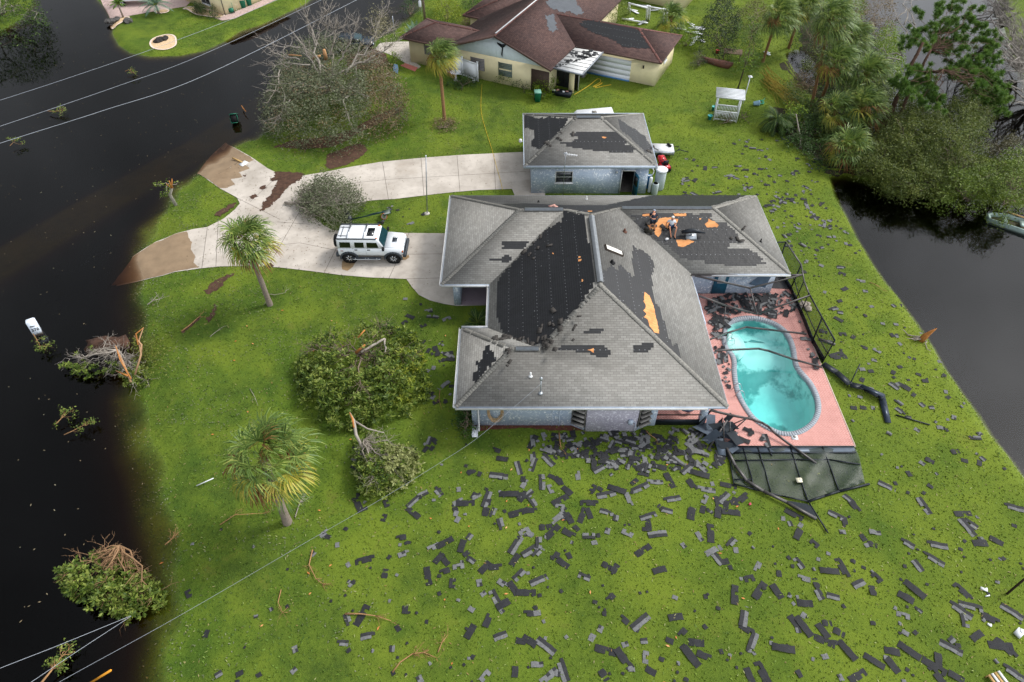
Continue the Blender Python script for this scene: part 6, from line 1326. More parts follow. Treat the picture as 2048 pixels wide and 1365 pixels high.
# ================= vegetation kit =================
def unit(v_): return v_/np.maximum(np.linalg.norm(v_, axis=-1, keepdims=True), 1e-9)
def leaves(q, C_, k, spread, size, up=.6, aspect=.42, dirv=None, droop=0., ros=False):
    """k leaf rhombi round every centre; up = how flat the leaves lie"""
    C_ = np.asarray(C_, float).reshape(-1, 3); n_ = len(C_)*k
    if n_ == 0: return
    c = np.repeat(C_, k, 0)+npr.normal(0, 1, (n_, 3))*np.array([spread, spread, spread*.7])
    d = unit(npr.normal(0, 1, (n_, 3))*np.array([1, 1, .5])+(np.array(dirv) if dirv is not None else 0)+np.array([0, 0, -droop]))
    if ros:
        c = np.repeat(C_+npr.normal(0, spread*.5, C_.shape), k, 0); d = unit(npr.normal(0, 1, (n_, 3))*np.array([1, 1, .45])+np.array([0, 0, .25])); c = c+d*size*.55
    nn = unit(npr.normal(0, 1, (n_, 3))*(1-up)+np.array([0, 0, up])); s_ = unit(np.cross(d, nn)); L_ = size*npr.uniform(.6, 1.3, (n_, 1))
    q.add(np.stack([c-d*L_*.5, c+s_*L_*aspect*.5, c+d*L_*.5, c-s_*L_*aspect*.5], 1))
BARK = mat('grey_bark', '#8b8378', .9, .2, 6); BARKB = mat('brown_bark', '#76685a', .9, .25, 6); SPLIT = mat('split_orange_wood', '#ae743c', .8, .25, 6); PALE = mat('pale_dead_wood', '#989086', .9, .15, 6)
def branch(mm, a, b, r0, r1, wob, k=5, n=5, rr=rnd, sag=0.):
    a = Vector(a); b = Vector(b); P = []; L_ = (b-a).length
    for i in range(k+1):
        f = i/k; p = a.lerp(b, f); w_ = wob*L_*math.sin(math.pi*f)*.5
        P.append(p+Vector((rr.gauss(0, w_), rr.gauss(0, w_), rr.gauss(0, w_*.6)+sag*L_*math.sin(math.pi*f))))
    mm.tube(P, [r0+(r1-r0)*i/k for i in range(k+1)], n); return P
def twigs(mm, P, n, ln, r_, rr=rnd, spread=.9, start=.3, lv=1, up=.1):
    T = []
    for _ in range(n):
        i = rr.randint(max(1, int(len(P)*start)), len(P)-1); a = P[i]; d = (P[i]-P[i-1]).normalized()
        d = (d+Vector((rr.gauss(0, spread), rr.gauss(0, spread), rr.gauss(up, spread*.5)))).normalized(); l_ = ln*rr.uniform(.5, 1.2)
        Q_ = branch(mm, a, a+d*l_, r_, r_*.3, .22, 3, 3, rr); T.append(Q_[-1])
        if lv > 1: T += twigs(mm, Q_, 3, ln*.5, r_*.5, rr, spread, .3, lv-1, up)
    return T
def heap(name, label, cat, px, origin, h, leafm, n_cl, k=14, spread=.22, size=.2, bark=BARK, n_br=14, r0=.12, leaf_fn=None, tw=6, twl=.8, seed=1, z0=0., base=0., up=.55, droop=0., lv=1, group=None, leaf2=None, f2=None, br_to=None, flat=.5, asp=.42, twr=.018, thick=1., ros=False, tipleaf=True, clump=0.):
    """crown or toppled crown whose outline is given in photo pixels; origin = (px,py,z) where the limbs start"""
    rr = random.Random(seed); zc = z0+h*.35
    P = [G(p[0], p[1], zc)[:2] for p in px]; A = np.array(P); dm = None
    g = npr.uniform(A.min(0), A.max(0), (n_cl*6+60, 2)); g = g[pip(g, P)]; d = pdist(g, P); dm = d.max()
    zt = z0+h*np.sqrt(np.clip(1-(1-d/dm)**2, 0, 1)); g3 = np.column_stack([g, zt])
    O = Vector(G(*origin)); t = thing(name, label, cat, (O.x, O.y, base), 0, group)
    sel = g3[:n_cl].copy(); u = npr.uniform(0, 1, len(sel))**.45; sel[:, 2] = z0+(sel[:, 2]-z0)*(1-(1-u)*thick)+npr.normal(0, .06*h, len(sel))
    keep = np.ones(len(sel), bool); two = np.zeros(len(sel), bool)
    for i, c in enumerate(sel):
        q_ = proj(c)
        if leaf_fn: keep[i] = rr.random() < leaf_fn(*q_)
        if f2: two[i] = rr.random() < f2(*q_)
    if clump:
        X_, Y_, Z_ = sel.T*1.9+seed; nz_ = np.sin(X_*1.3+2*np.sin(Y_*.7))+np.sin(Y_*1.5+1.7*np.sin(Z_*.9+X_*.4))+.8*np.sin(Z_*2.3+X_); keep &= nz_ > clump-1.0
    mm = M(); tips = []
    ends = [Vector(g3[i]) for i in range(0, min(len(g3), 4000), max(1, len(g3)//max(1, n_br)))][:n_br] if br_to is None else [Vector(G(*b)) for b in br_to]
    for e in ends:
        if br_to is None: e = Vector((e.x, e.y, z0+(e.z-z0)*rr.uniform(.5, 1.05)))
        Pb = branch(mm, O, e, r0*rr.uniform(.5, 1), r0*.15, .14, 6, 6, rr, .05); tips += twigs(mm, Pb, tw, twl, twr, rr, .8, .25, lv)
    mm.build('limbs', bark, t, smooth=True, origin=(O.x, O.y, base))
    q = Q(); leaves(q, sel[keep & ~two], k, spread, size, up, asp, droop=droop, ros=ros)
    if tipleaf: leaves(q, [tp for tp in tips if (leaf_fn is None or rr.random() < leaf_fn(*proj(tp)))][:1500], max(2, k//3), spread*.8, size, up, asp, droop=droop)
    if q.a: q.build('foliage', leafm, t, origin=(O.x, O.y, base))
    if two.any(): q = Q(); leaves(q, sel[keep & two], k, spread, size, up, asp, droop=droop, ros=ros); q.build('pale_foliage', leaf2, t, origin=(O.x, O.y, base))
    return t, O
OLV = leafmat('oak_leaf', ['#3a4229', '#545c40', '#6c7256', '#85886e']); MNG = leafmat('broad_leaf', ['#26380f', '#3d5418', '#5b6f27', '#7f8c3c', '#9aa455'])
DKG = leafmat('dark_leaf', ['#1a2e12', '#294419', '#3d5a22', '#577228']); BRT = leafmat('fresh_leaf', ['#3a5a12', '#5b7a18', '#7d961f', '#9aac35']); WIL = leafmat('willow_leaf', ['#2f3d18', '#485821', '#66722f', '#868b45'])
DRY = leafmat('dry_leaf', ['#5a4a34', '#77664a', '#8f7f5d']); PNE = leafmat('pine_needle', ['#2c481c', '#456627', '#638234', '#829a48']); BLU = leafmat('blue_green_leaf', ['#3d5a50', '#5b7a6c', '#7f9a88'])

# ---- toppled oak across the street
oak, O_ = heap('toppled_oak', 'huge toppled grey-green oak with bare upper limbs beside the flooded street', 'tree',
    [(520,215),(522,190),(545,170),(548,140),(565,110),(600,95),(640,75),(700,90),(740,100),(770,110),(790,140),(805,170),(815,205),(812,235),(800,245),(760,255),(720,268),(690,285),(650,285),(610,275),(570,272),(545,258),(525,240)],
    (690,185,1.2), 4.2, OLV, 3900, k=18, spread=.34, size=.2, bark=PALE, n_br=64, r0=.2, tw=11, twl=1.3, clump=.5, seed=3, lv=2, twr=.022,
    leaf_fn=lambda x, y: 1. if y > 150 and x < 740 else (.8 if y > 130 else .4), f2=lambda x, y: .75 if x > 735 else .12, leaf2=DRY)
rr = random.Random(8); mm = M()
for a_, b_, r_ in (((640,150,3),(625,60,6),.13),((640,150,3),(590,70,5.5),.1),((632,95,5),(615,38,7.5),.07),((628,90,5),(650,30,7.5),.07),((650,75,6),(690,50,7),.05),((650,80,5.5),(655,25,7.8),.05),((600,95,5),(535,88,5),.06),((600,120,4),(535,108,4.2),.06),((620,130,4),(540,130,3.5),.06),
        ((690,150,3),(745,85,5),.13),((740,90,5),(765,30,7),.09),((745,85,5),(775,65,5.5),.06),((675,130,3),(700,85,5),.12),((700,90,5),(712,50,6.5),.06),((675,150,2.5),(752,110,3.5),.14),((752,110,3.5),(790,85,4.5),.08),((660,110,4),(672,60,6),.07),((560,140,3.5),(545,190,3),.05),((580,200,3),(560,230,2),.05)):
    P = branch(mm, G(*a_), G(*b_), r_, r_*.35, .1, 6, 6, rr); twigs(mm, P, 12, 1.5, .03, rr, .6, .3, 2, .25)
mm.build('bare_limbs', PALE, oak, smooth=True, origin=(O_.x, O_.y, 0))
mm = M(); mm.tube([G(648,100,4.8), G(652,118,3.8)], [.14,.2], 8); mm.tube([G(625,118,3), G(640,112,3.4)], [.13,.13], 8); mm.tube([G(603,112,4), G(577,110,4)], [.05,.07], 6); mm.build('split_wood', mat('fresh_split_wood', '#b98d62', .8, .2, 6), oak, origin=(O_.x, O_.y, 0))
q = Q(); c = np.array([tuple(G(rr.gauss(758,12), rr.gauss(50,18), 6+rr.uniform(-.6, .8))) for _ in range(90)]); leaves(q, c, 12, .3, .17); q.build('high_foliage', leafmat('grey_dry_leaf', ['#5d5c42', '#7d7858', '#969070']), oak, origin=(O_.x, O_.y, 0))

# ---- smashed trees on the front lawn
h1, O1 = heap('fallen_tree', 'big smashed broad-leaved tree lying in the middle of the front lawn, brown limbs on top', 'tree',
    [(592,720),(612,690),(650,665),(700,645),(760,640),(800,648),(830,660),(845,690),(838,720),(855,760),(850,790),(820,810),(790,830),(740,842),(700,850),(660,845),(620,820),(598,785)],
    (718,708,1.2), 2.2, MNG, 2100, clump=.12, k=13, spread=.2, size=.27, bark=BARKB, n_br=26, r0=.09, tw=11, twl=1.1, seed=11, lv=2, asp=.36, ros=True, tipleaf=False, twr=.022, leaf_fn=lambda x, y: .97 if y > 708+(34 if 665 < x < 735 else 0) else (.2 if x < 780 else .6), f2=lambda x, y: .3 if x > 790 else 0, leaf2=leafmat('yellowish_leaf', ['#5a6a1c', '#80902c', '#a3a23c']))
mm = M(); mm.tube([G(712,706,1.6), G(730,690,2.1)], [.1,.05], 6); mm.build('split_wood', SPLIT, h1, origin=(O1.x, O1.y, 0)); mm = M(); mm.tube([G(716,676,2), G(730,660,2.3)], [.06,.04], 5); mm.build('split_wood', SPLIT, h1, origin=(O1.x, O1.y, 0)); mm = M(); rr = random.Random(5); P = branch(mm, G(722,705,1.6), G(770,678,1.9), .09, .07, .08, 6, 6, rr); branch(mm, G(770,678,1.9), G(768,708,1.6), .06, .05, .1, 5, 6, rr); mm.build('pale_limb', PALE, h1, origin=(O1.x, O1.y, 0))
h2, O2 = heap('fallen_tree', 'smaller split tree on the lawn with pale torn trunk pointing at the larger one', 'tree', [(705,905),(700,880),(715,860),(750,862),(790,890),(830,895),(848,915),(840,945),(815,960),(790,985),(755,992),(728,990),(712,960)],
    (728,880,1.2), 1.6, MNG, 560, k=12, spread=.18, size=.22, bark=BARK, n_br=14, r0=.06, tw=7, ros=True, tipleaf=False, twl=.8, seed=21, lv=2, leaf_fn=lambda x, y: .92 if y > 898 or x > 780 else .18, f2=lambda x, y: .7 if x > 770 else .1, leaf2=leafmat('pale_olive_leaf', ['#69703f', '#8a9058', '#a5a86e']))
mm = M(); mm.tube([G(700,826,2.0), G(708,842,1.9), G(712,870,1.5), G(730,905,.9)], [.03,.08,.09,.07], 6); mm.tube([G(708,842,1.9), G(735,858,1.7), G(768,866,1.5)], [.06,.04,.02], 5); mm.build('torn_trunk', PALE, h2, origin=(O2.x, O2.y, 0)); mm = M(); mm.tube([G(699,825,2.05), G(705,838,2.0), G(708,856,1.75)], [.02,.07,.05], 5); mm.build('split_wood', SPLIT, h2, origin=(O2.x, O2.y, 0))
h3, O3 = heap('fallen_tree', 'uprooted tree half in the flood with orange split trunks, left of the lawn', 'tree', [(125,728),(135,712),(160,700),(190,690),(220,685),(250,690),(262,715),(290,735),(296,755),(280,775),(258,772),(240,748),(205,742),(170,750),(140,742)],
    (236,700,1.0), 1.2, MNG, 330, k=11, spread=.2, size=.2, bark=PALE, n_br=18, r0=.06, tw=8, ros=True, tipleaf=False, twl=.8, seed=31, lv=2, base=-.2, z0=-.2, leaf_fn=lambda x, y: .9 if y > 728 else .05)
mm = M(); [mm.tube([G(*p) for p in L_], R_, 6) for L_, R_ in (([(262,765,.6),(248,730,1.2),(232,695,1.8)], [.06,.06,.035]), ([(270,750,.8),(282,710,1.6),(278,680,2.0),(287,655,2.6)], [.06,.055,.05,.02]), ([(282,712,1.4),(283,690,1.9),(268,672,2.2)], [.06,.06,.03]))]; mm.build('broken_limb', mat('pinkish_stripped_wood', '#a07f60', .8, .2, 6), h3, origin=(O3.x, O3.y, -.2))
mm = M(); [mm.tube([G(*p) for p in L_], R_, 5) for L_, R_ in (([(262,758,.8),(240,720,1.4),(231,692,1.9)], [.045,.035,.02]), ([(256,752,.9),(232,742,.7)], [.07,.03]), ([(276,690,1.95),(272,668,2.3),(287,656,2.7)], [.04,.05,.02]))]; mm.build('split_wood', SPLIT, h3, origin=(O3.x, O3.y, -.2))
q = Q(); rr = random.Random(9); leaves(q, [tuple(G(rr.gauss(300,16), rr.gauss(705,22), .5)) for _ in range(90)], 8, .25, .16); q.build('olive_foliage', leafmat('dull_olive_leaf', ['#3f4a16', '#5a6320', '#757a30']), h3, origin=(O3.x, O3.y, -.2))
mm = M(); rb = rough_poly([G(*p, .25)[:2] for p in ((172,674),(215,668),(250,668),(250,686),(215,694),(165,694))], .15, .3, 4); mm.prism(rb, -.4, .06); mm.build('root_plate', MUD, h3, origin=(O3.x, O3.y, -.2))
h4, O4 = heap('fallen_branch', 'large leafy broken branch spread like a fan in the black flood water', 'branch', [(118,1140),(140,1110),(180,1100),(225,1092),(258,1110),(290,1150),(328,1185),(325,1205),(290,1225),(250,1232),(215,1228),(165,1205),(125,1180)],
    (240,1092,.6), 1.1, MNG, 460, k=12, spread=.2, size=.24, ros=True, tipleaf=False, bark=mat('tan_bark', '#8d6f52', .9, .2, 6), n_br=20, r0=.055, tw=6, twl=.7, seed=41, lv=2, base=-.25, z0=-.25, leaf_fn=lambda x, y: .97 if y > 1160-abs(x-240)*.35 else .22)
h5, O5 = heap('fallen_branch', 'grey-green fallen bough lying over the driveway beside the white SUV', 'branch', [(600,410),(612,388),(622,365),(650,352),(690,360),(715,378),(735,400),(725,412),(700,430),(700,455),(670,460),(655,440),(620,435)],
    (590,406,.5), 1.9, OLV, 520, k=14, spread=.22, size=.17, bark=BARK, n_br=22, r0=.08, tw=10, twl=.8, seed=51, lv=2, leaf_fn=lambda x, y: .85)
mm = M(); branch(mm, G(570,406,.2), G(650,410,.6), .12, .05, .05, 6, 7); mm.build('stem', BARK, h5, origin=(O5.x, O5.y, 0))
# broken snag
sn = thing('broken_tree', 'snapped pale trunk with orange torn top and a few leaves in the shallow flood', 'tree', tuple(G(352,410,-.1))); b0 = Vector(sn.location)
mm = M(); mm.tube([(0,0,-.2),(-.2,.1,.9),tuple(G(343,376,1.5)-b0)], [.14,.12,.13], 8); mm.build('trunk', mat('blotched_pale_bark', '#9a948a', .9, .3, 9), sn); mm = M()
for a_, b_ in (((343,376,1.5),(344,358,2.3)),((343,376,1.5),(333,368,2.0)),((344,376,1.5),(338,362,2.2))): mm.tube([tuple(G(*a_)-b0), tuple(G(*b_)-b0)], [.11,.03], 5)
mm.build('split_wood', SPLIT, sn); mm = M(); P = branch(mm, G(338,368,2.)-b0, G(312,370,1.8)-b0, .03, .012, .2); P2_ = branch(mm, G(334,372,1.9)-b0, G(330,392,.8)-b0, .03, .012, .2); branch(mm, G(345,370,1.9)-b0, G(356,366,1.9)-b0, .02, .01, .2); mm.build('twigs', PALE, sn)
q = Q(); leaves(q, [tuple(p) for p in P[1:]+P2_[1:]]*2+[tuple(G(355,366,1.9)-b0)], 7, .18, .2); q.build('foliage', MNG, sn)
# stump by the canal
sm = thing('tree_stump', 'splintered bright orange tree stump on the canal bank right of the pool', 'stump', tuple(G(1842,681,0))); b0 = Vector(sm.location); mm = M(); rr = random.Random(6)
for k in range(8): a_ = k*.8; mm.tube([(math.cos(a_)*.12, math.sin(a_)*.12, -.1), (math.cos(a_)*.12+.1, math.sin(a_)*.12, .4), (.35+rr.uniform(-.1,.2), rr.uniform(-.12,.12), .7+rr.uniform(0,.55))], [.09,.08,.015], 5)
mm.build('splinters', SPLIT, sm); mm = M(); [branch(mm, (0,0,.1), (rr.gauss(-.3,.5), rr.gauss(0,.4), rr.uniform(.05,.3)), .05, .02, .2) for _ in range(14)]; mm.build('roots', BARK, sm)

# ---- palms
PGR = leafmat('palm_frond_green', ['#3a5026', '#526b30', '#768b44', '#a3a858'], .45); PYL = leafmat('palm_frond_yellow', ['#7c8430', '#a0a03c', '#bfa54a'], .5); PBR = leafmat('palm_frond_brown', ['#5b3f22', '#7d5a30', '#997545'], .7); PTK = mat('palm_trunk', '#82766c', .9, .18, 14, bump=.5, dirt=('#5c5148', .6)); PTKB = mat('brown_palm_trunk', '#8a6848', .9, .2, 10, bump=.5)
BOOT = mat('palm_boots', '#5e4229', .95, .3, 8)
WIND = np.array([.75, .1, 0.])
def fan(q, P0, az, el, pet, R_, nl=24, wind=1., width=.055, rr=npr, droopk=1., mm=None, origin=(0,0,0)):
    """one fan leaf: curved petiole then spreading leaflets that droop and stream with the wind"""
    d0 = np.array([math.cos(az)*math.cos(el), math.sin(az)*math.cos(el), math.sin(el)]); W_ = WIND*wind
    pt = P0+d0*pet+W_*pet*.35-np.array([0,0,.18*pet*droopk])
    if mm is not None: mm.tube([tuple(P0-origin), tuple(P0+d0*pet*.55-origin), tuple(pt-origin)], [.025,.018,.012], 4)
    ax = unit(pt-P0); side = np.cross(ax, [0,0,1]); side = unit(side) if np.linalg.norm(side) > .1 else np.array([1.,0,0]); up_ = np.cross(side, ax)
    th = np.linspace(-1.9, 1.9, nl)+rr.normal(0, .05, nl)
    d = np.cos(th)[:, None]*ax*.95+np.sin(th)[:, None]*side+up_*(.25*np.abs(np.sin(th)))[:, None]; d = unit(d+rr.normal(0, .05, (nl, 3)))
    L_ = (R_*(.72+.28*np.cos(th*.7))*rr.uniform(.85, 1.1, nl))[:, None]
    a = np.repeat(pt[None], nl, 0); m1 = a+d*L_*.5+W_*L_*.10; d2 = unit(d+W_*.8+np.array([0,0,-.75*droopk])); m2 = m1+d2*L_*.33; d3 = unit(d2+W_*.6+np.array([0,0,-1.0*droopk])); e = m2+d3*L_*.28
    s_ = unit(np.cross(d, up_)+rr.normal(0, .15, (nl, 3)))*width
    q.add(np.stack([a-s_*.35, m1-s_*.6, m1+s_*.6, a+s_*.35], 1)); q.add(np.stack([m1-s_*.6, m2-s_*.42, m2+s_*.42, m1+s_*.6], 1)); q.add(np.stack([m2-s_*.42, e-s_*.06, e+s_*.06, m2+s_*.42], 1))
def palm(label, base, top, R_=1.0, n_=30, r_=.16, wind=.6, trunk=PTK, seed=1, pet=1.0, brown=.2, yellow=.25, bz=0., width=.058, name='palm', group='sabal palms'):
    rs = np.random.default_rng(seed); r2 = random.Random(seed); b = Vector(G(base[0], base[1], bz)); tp = Vector(G(*top)); t = thing(name, label, 'palm', tuple(b), 0, group)
    mid = b.lerp(tp, .5)+Vector(((tp.x-b.x)*-.12, 0, 0)); P = []
    for i in range(9): f = i/8; P.append((b*(1-f)**2+mid*2*f*(1-f)+tp*f**2)-b)
    mm = M(); mm.tube([P[0]-Vector((0,0,.2))]+P, [r_*1.35, r_*1.25, r_*1.05]+[r_*(1+.03*math.sin(i*9)) for i in range(7)], 12); mm.build('trunk', trunk, t, smooth=True)
    mm = M()
    for k in range(34): a_ = k*2.4; z = -.1-.9*k/34; c = Vector(P[-1])+(Vector(P[-2])-Vector(P[-1])).normalized()*(-z); mm.beam(c, c+Vector((math.cos(a_)*.28, math.sin(a_)*.28, .3)), .06, .03)
    mm.build('leaf_bases', BOOT, t)
    qg, qy, qb = Q(), Q(), Q(); pm = M(); T = np.array(tp); B0 = np.array(b)
    for i in range(n_):
        f = (i+.5)/n_; el = math.radians(78-128*f+r2.uniform(-9, 9)); az = i*2.39996+r2.uniform(-.2, .2); u = r2.random()
        q = qb if f > .80 and u < brown*2.2 or u < brown*.25 else (qy if (f > .5 and u < yellow*2.2) else qg)
        fan(q, T-B0*0, az, el, pet*r2.uniform(.8, 1.1), R_*r2.uniform(.85, 1.1), 24, wind, width, rs, .7+.5*f, pm, B0)
    for q, nm_, m_ in ((qg, 'green_fronds', PGR), (qy, 'yellow_fronds', PYL), (qb, 'dead_fronds', PBR)):
        if q.a: q.build(nm_, m_, t, origin=tuple(b))
    pm.build('frond_stalks', mat('frond_stalk', '#7c8a3c', .6, .15, 5), t); return t
palm('leaning palm at the edge of the driveway, its crown over the concrete', (540,610), (492,482,5.5), 1.25, 34, .17, .35, seed=1, yellow=.35, brown=.25)
palm('largest palm, leaning on the front lawn nearest the camera', (575,1045), (528,918,5.7), 1.25, 34, .2, .5, seed=2, pet=1.3, width=.055, brown=.25)
palm('slim windblown palm on the lawn between oak and garage', (889,240), (878,112,5.9), 1.25, 34, .15, .9, seed=3, yellow=.5, brown=.15, pet=.8, trunk=PTKB)
for i, (b_, tp_, lab, R_, n_) in enumerate((((1525,125),(1556,30,5.2),'brown-trunked palm leftmost in the windblown palm row by the canal',.9,26), ((1578,95),(1602,12,5.0),'palm second from the left in the canal row, cut by the top edge',.95,30),
        ((1622,214),(1660,38,8.0),'tallest palm with a long thin trunk in the canal row',1.0,34), ((1640,205),(1668,128,5.0),'palm whose crown hangs just below the tallest canal palm',.95,30), ((1690,150),(1700,80,4.0),'palm behind the tallest one, crown against the grey brush',.95,30),
        ((1712,235),(1732,150,4.6),'palm next to the pine trunks, right end of the canal row',.95,32), ((1668,262),(1668,222,2.3),'low palm leaning over the blue junk on the bank',.9,26), ((1715,262),(1722,215,3.0),'bushy palm right of the low one above the blue junk',.95,30),
        ((1690,330),(1693,296,1.6),'lowest palm spreading over the black water at the lawn corner',.9,24), ((1345,62),(1340,36,2.2),'small blue-green palm beside the fallen white frames at the top',.75,18))):
    palm(lab, b_, tp_, R_*1.45, n_+8, .14, 1.0 if i < 8 else .5, PTKB, 10+i, 1.15, .14, .14)

# feathery palms
def feather(label, base, z, n_, L_, m_, seed, name='feather_palm', trunk_h=.0, droop=1., wind=.2):
    rs = np.random.default_rng(seed); b = Vector(G(base[0], base[1], z)); t = thing(name, label, 'palm', tuple(b)); q = Q(); mm = M()
    for i in range(n_):
        az = i*2.4; el = math.radians(rs.uniform(15, 78)); d = np.array([math.cos(az)*math.cos(el), math.sin(az)*math.cos(el), math.sin(el)]); P = [np.array([0,0,trunk_h])]; v_ = d.copy()
        for k in range(9): v_ = unit(v_+np.array([0,0,-.16*droop])+WIND*wind*.12); P.append(P[-1]+v_*L_/9)
        P = np.array(P); mm.tube([tuple(p) for p in P], [.02*(1-k/11) for k in range(10)], 4)
        for s_ in (-1, 1):
            f = np.linspace(.12, .98, 34); ii = np.clip((f*9).astype(int), 0, 8); fr = (f*9-ii)[:, None]; c = P[ii]*(1-fr)+P[ii+1]*fr; tg_ = unit(P[ii+1]-P[ii]); sd = unit(np.cross(tg_, [0,0,1.]))*s_
            l_ = (.42*np.sin(np.pi*np.clip(f, .1, .97)))[:, None]*L_/2.2; e = c+unit(sd+tg_*.55+np.array([0,0,-.35]))*l_; w_ = tg_*.02; q.add(np.stack([c-w_, e-w_*.2, e+w_*.2, c+w_], 1))
    if trunk_h: mt = M(); mt.tube([(0,0,-.1),(0,0,trunk_h)], [.12,.1], 8); mt.build('trunk', PTK, t)
    q.build('fronds', m_, t); mm.build('frond_stalks', mat('frond_stalk', '#7c8a3c'), t); return t
feather('grey-green feathery palm at the top edge beside the white pickup', (318,28), 0, 26, 2.2, BLU, 3, trunk_h=1.0)
feather('small twin-stemmed green palm in the rock bed at the top left', (247,36), 0, 18, 1.1, PNE, 4, trunk_h=1.5); feather('dark drooping clumping palm on the lawn edge below the arbour', (1548,262), 0, 52, 2.0, DKG, 5, trunk_h=.9, droop=1.6); feather('dark green fern-like palm in the porch corner of the big house', (955,648), 0, 30, 1.3, DKG, 6, droop=1.2)
feather('blue-grey spiky agave cluster at the far flooded street corner', (832,72), 0, 26, 1.7, BLU, 7, droop=.6)

# ---- pine leaning over the canal
pine = thing('pine_tree', 'tall leaning pine with rounded needle clumps over the canal at the top right', 'tree', tuple(G(1762,262,0))); b0 = np.array(pine.location); mm = M(); rr = random.Random(3)
def pp(*a): return Vector(G(*a))-Vector(pine.location)
T1 = branch(mm, pp(1762,262,0), pp(1846,85,7.5), .22, .13, .03, 8, 8, rr); T2 = branch(mm, pp(1780,262,0), pp(1862,100,6.5), .18, .1, .03, 8, 8, rr); T3 = branch(mm, pp(1838,150,4.5), pp(1886,140,6.5), .15, .09, .05, 5, 7, rr)
mm.build('trunk', mat('pine_bark', '#5c463a', .9, .25, 7, bump=.5), pine, smooth=True)
CL = [(1880,10),(1905,5),(1920,20),(1935,30),(1948,15),(1945,40),(1950,60),(1960,50),(1965,80),(1975,70),(1978,100),(1985,90),(1988,115),(1975,125),(1960,115),(1965,135),(1945,130),(1930,120),(1870,30),(1888,40),(1905,45),(1920,55),(1900,65),(1885,60),(1870,50),(1860,75),(1875,85),(1895,85),(1912,80),(1930,75),(1945,85),(1850,90),(1865,100),(1885,100),(1900,95),(1920,100),
      (1900,125),(1912,135),(1925,130),(1938,140),(1950,145),(1965,150),(1978,145),(1990,150),(1998,165),(1985,165),(1970,170),(1955,165),(1975,185),(1990,185),(2002,190),(2010,205),(1995,205),(1980,200),(2005,220),(1965,195),(1950,180),(1905,150),(1920,155),(1890,140),
      (1820,145),(1832,140),(1845,145),(1855,155),(1840,160),(1825,165),(1812,170),(1835,175),(1850,172),(1862,180),(1820,185),(1800,175),(1790,165),(1830,70),(1840,60),(1822,82),(1815,75),(1838,25),(1818,90),(1870,190),(1880,200),(1860,195),(1875,210),(1840,200)]
mb_ = M(); q = Q()
hubs = [(T1, .55), (T1, .75), (T1, 1.), (T2, .7), (T2, 1.), (T3, .6), (T3, 1.)]
def pz(x, y): return 4.0+3.8*min(1, max(0, (230-y)/200))
for i, (x, y) in enumerate(CL):
    c = pp(x, y, pz(x, y)+rr.uniform(-.5, .5)); P, f = min(hubs, key=lambda hf: (hf[0][int(hf[1]*(len(hf[0])-1))]-c).length+rr.uniform(0, 1)); a = P[int(f*(len(P)-1))]
    Pb = branch(mb_, a, c, .028, .012, .16, 6, 4, rr, .04); c_all = [np.array(c)]+[np.array(c)+npr.normal(0, .42, 3)*np.array([1,1,.5]) for _ in range(5)]
    for cc in c_all:
        n_ = 130; d = unit(npr.normal(0, 1, (n_, 3))+np.array([.25,0,.35])); l_ = npr.uniform(.18, .36, (n_, 1)); s_ = unit(np.cross(d, npr.normal(0, 1, (n_, 3))))*.022; o_ = cc+d*.04; q.add(np.stack([o_-s_, o_+d*l_-s_*.3, o_+d*l_+s_*.3, o_+s_], 1))
mb_.build('branches', mat('pine_bark', '#5c463a'), pine); q.build('needles', PNE, pine)
mm = M(); rr = random.Random(14)
for a_, b_ in (((1805,112,5),(1790,20,7)),((1792,40,6.5),(1815,-8,7.5)),((1808,50,6),(1825,0,7)),((1808,112,4.5),(1748,95,5)),((1800,120,4),(1738,108,4.5)),((1862,180,4),(1870,235,2)),((1835,170,4),(1840,215,2.5)),((1870,200,3.5),(1850,250,1)),((1830,50,6.5),(1818,20,7.5)),((1835,60,6.5),(1815,40,6.5))):
    mm = M(); P = branch(mm, pp(*a_), pp(*b_), .06, .02, .12, 6, 5, rr); twigs(mm, P, 8, 1.0, .015, rr); mm.build('dead_branch', PALE, pine)

# ---- brush on the banks and round the far gardens: each plant its own thing
def el(cx, cy, rx, ry, n_=14, s=1): rr = random.Random(s); return [(cx+math.cos(a_)*rx*rr.uniform(.85, 1.12), cy+math.sin(a_)*ry*rr.uniform(.85, 1.12)) for a_ in np.linspace(0, 2*math.pi, n_, endpoint=False)]
def shrub(label, c, r_, h, m_, n_cl=160, size=.16, name='shrub', cat='shrub', seed=1, k=14, spread=.2, bark=BARKB, group=None, **kw):
    return heap(name, label, cat, el(c[0], c[1], r_[0], r_[1], s=seed), (c[0], c[1]+r_[1]*.6, .1), h, m_, n_cl, k=k, spread=spread, size=size, bark=bark, n_br=kw.pop('n_br', 8), r0=kw.pop('r0', .05), tw=kw.pop('tw', 4), twl=kw.pop('twl', .5), seed=seed, group=group, **kw)
WK = dict(size=.19, asp=.3, droop=.4, k=30, spread=.27, clump=.95, bark=BARKB, name='willow', cat='tree', tw=3, twl=.9, r0=.08, group='willows on the canal bank', thick=.9)
shrub('round willow beside the palms over the black pool of water', (1765,325), (50,44), 2.8, WIL, 760, seed=61, n_br=10, **WK); shrub('tall olive willow between pine trunks and canal', (1815,290), (70,58), 4.0, WIL, 1100, seed=62, n_br=10, **WK)
shrub('widest willow overhanging the canal at the right', (1900,295), (76,64), 4.8, WIL, 1300, seed=63, n_br=12, **WK); shrub('willow with bare twigs hanging to the dark water', (1835,362), (78,36), 2.6, WIL, 900, seed=64, n_br=12, **WK)
WK2 = dict(WK); WK2['size'] = .19; WK2['asp'] = .35
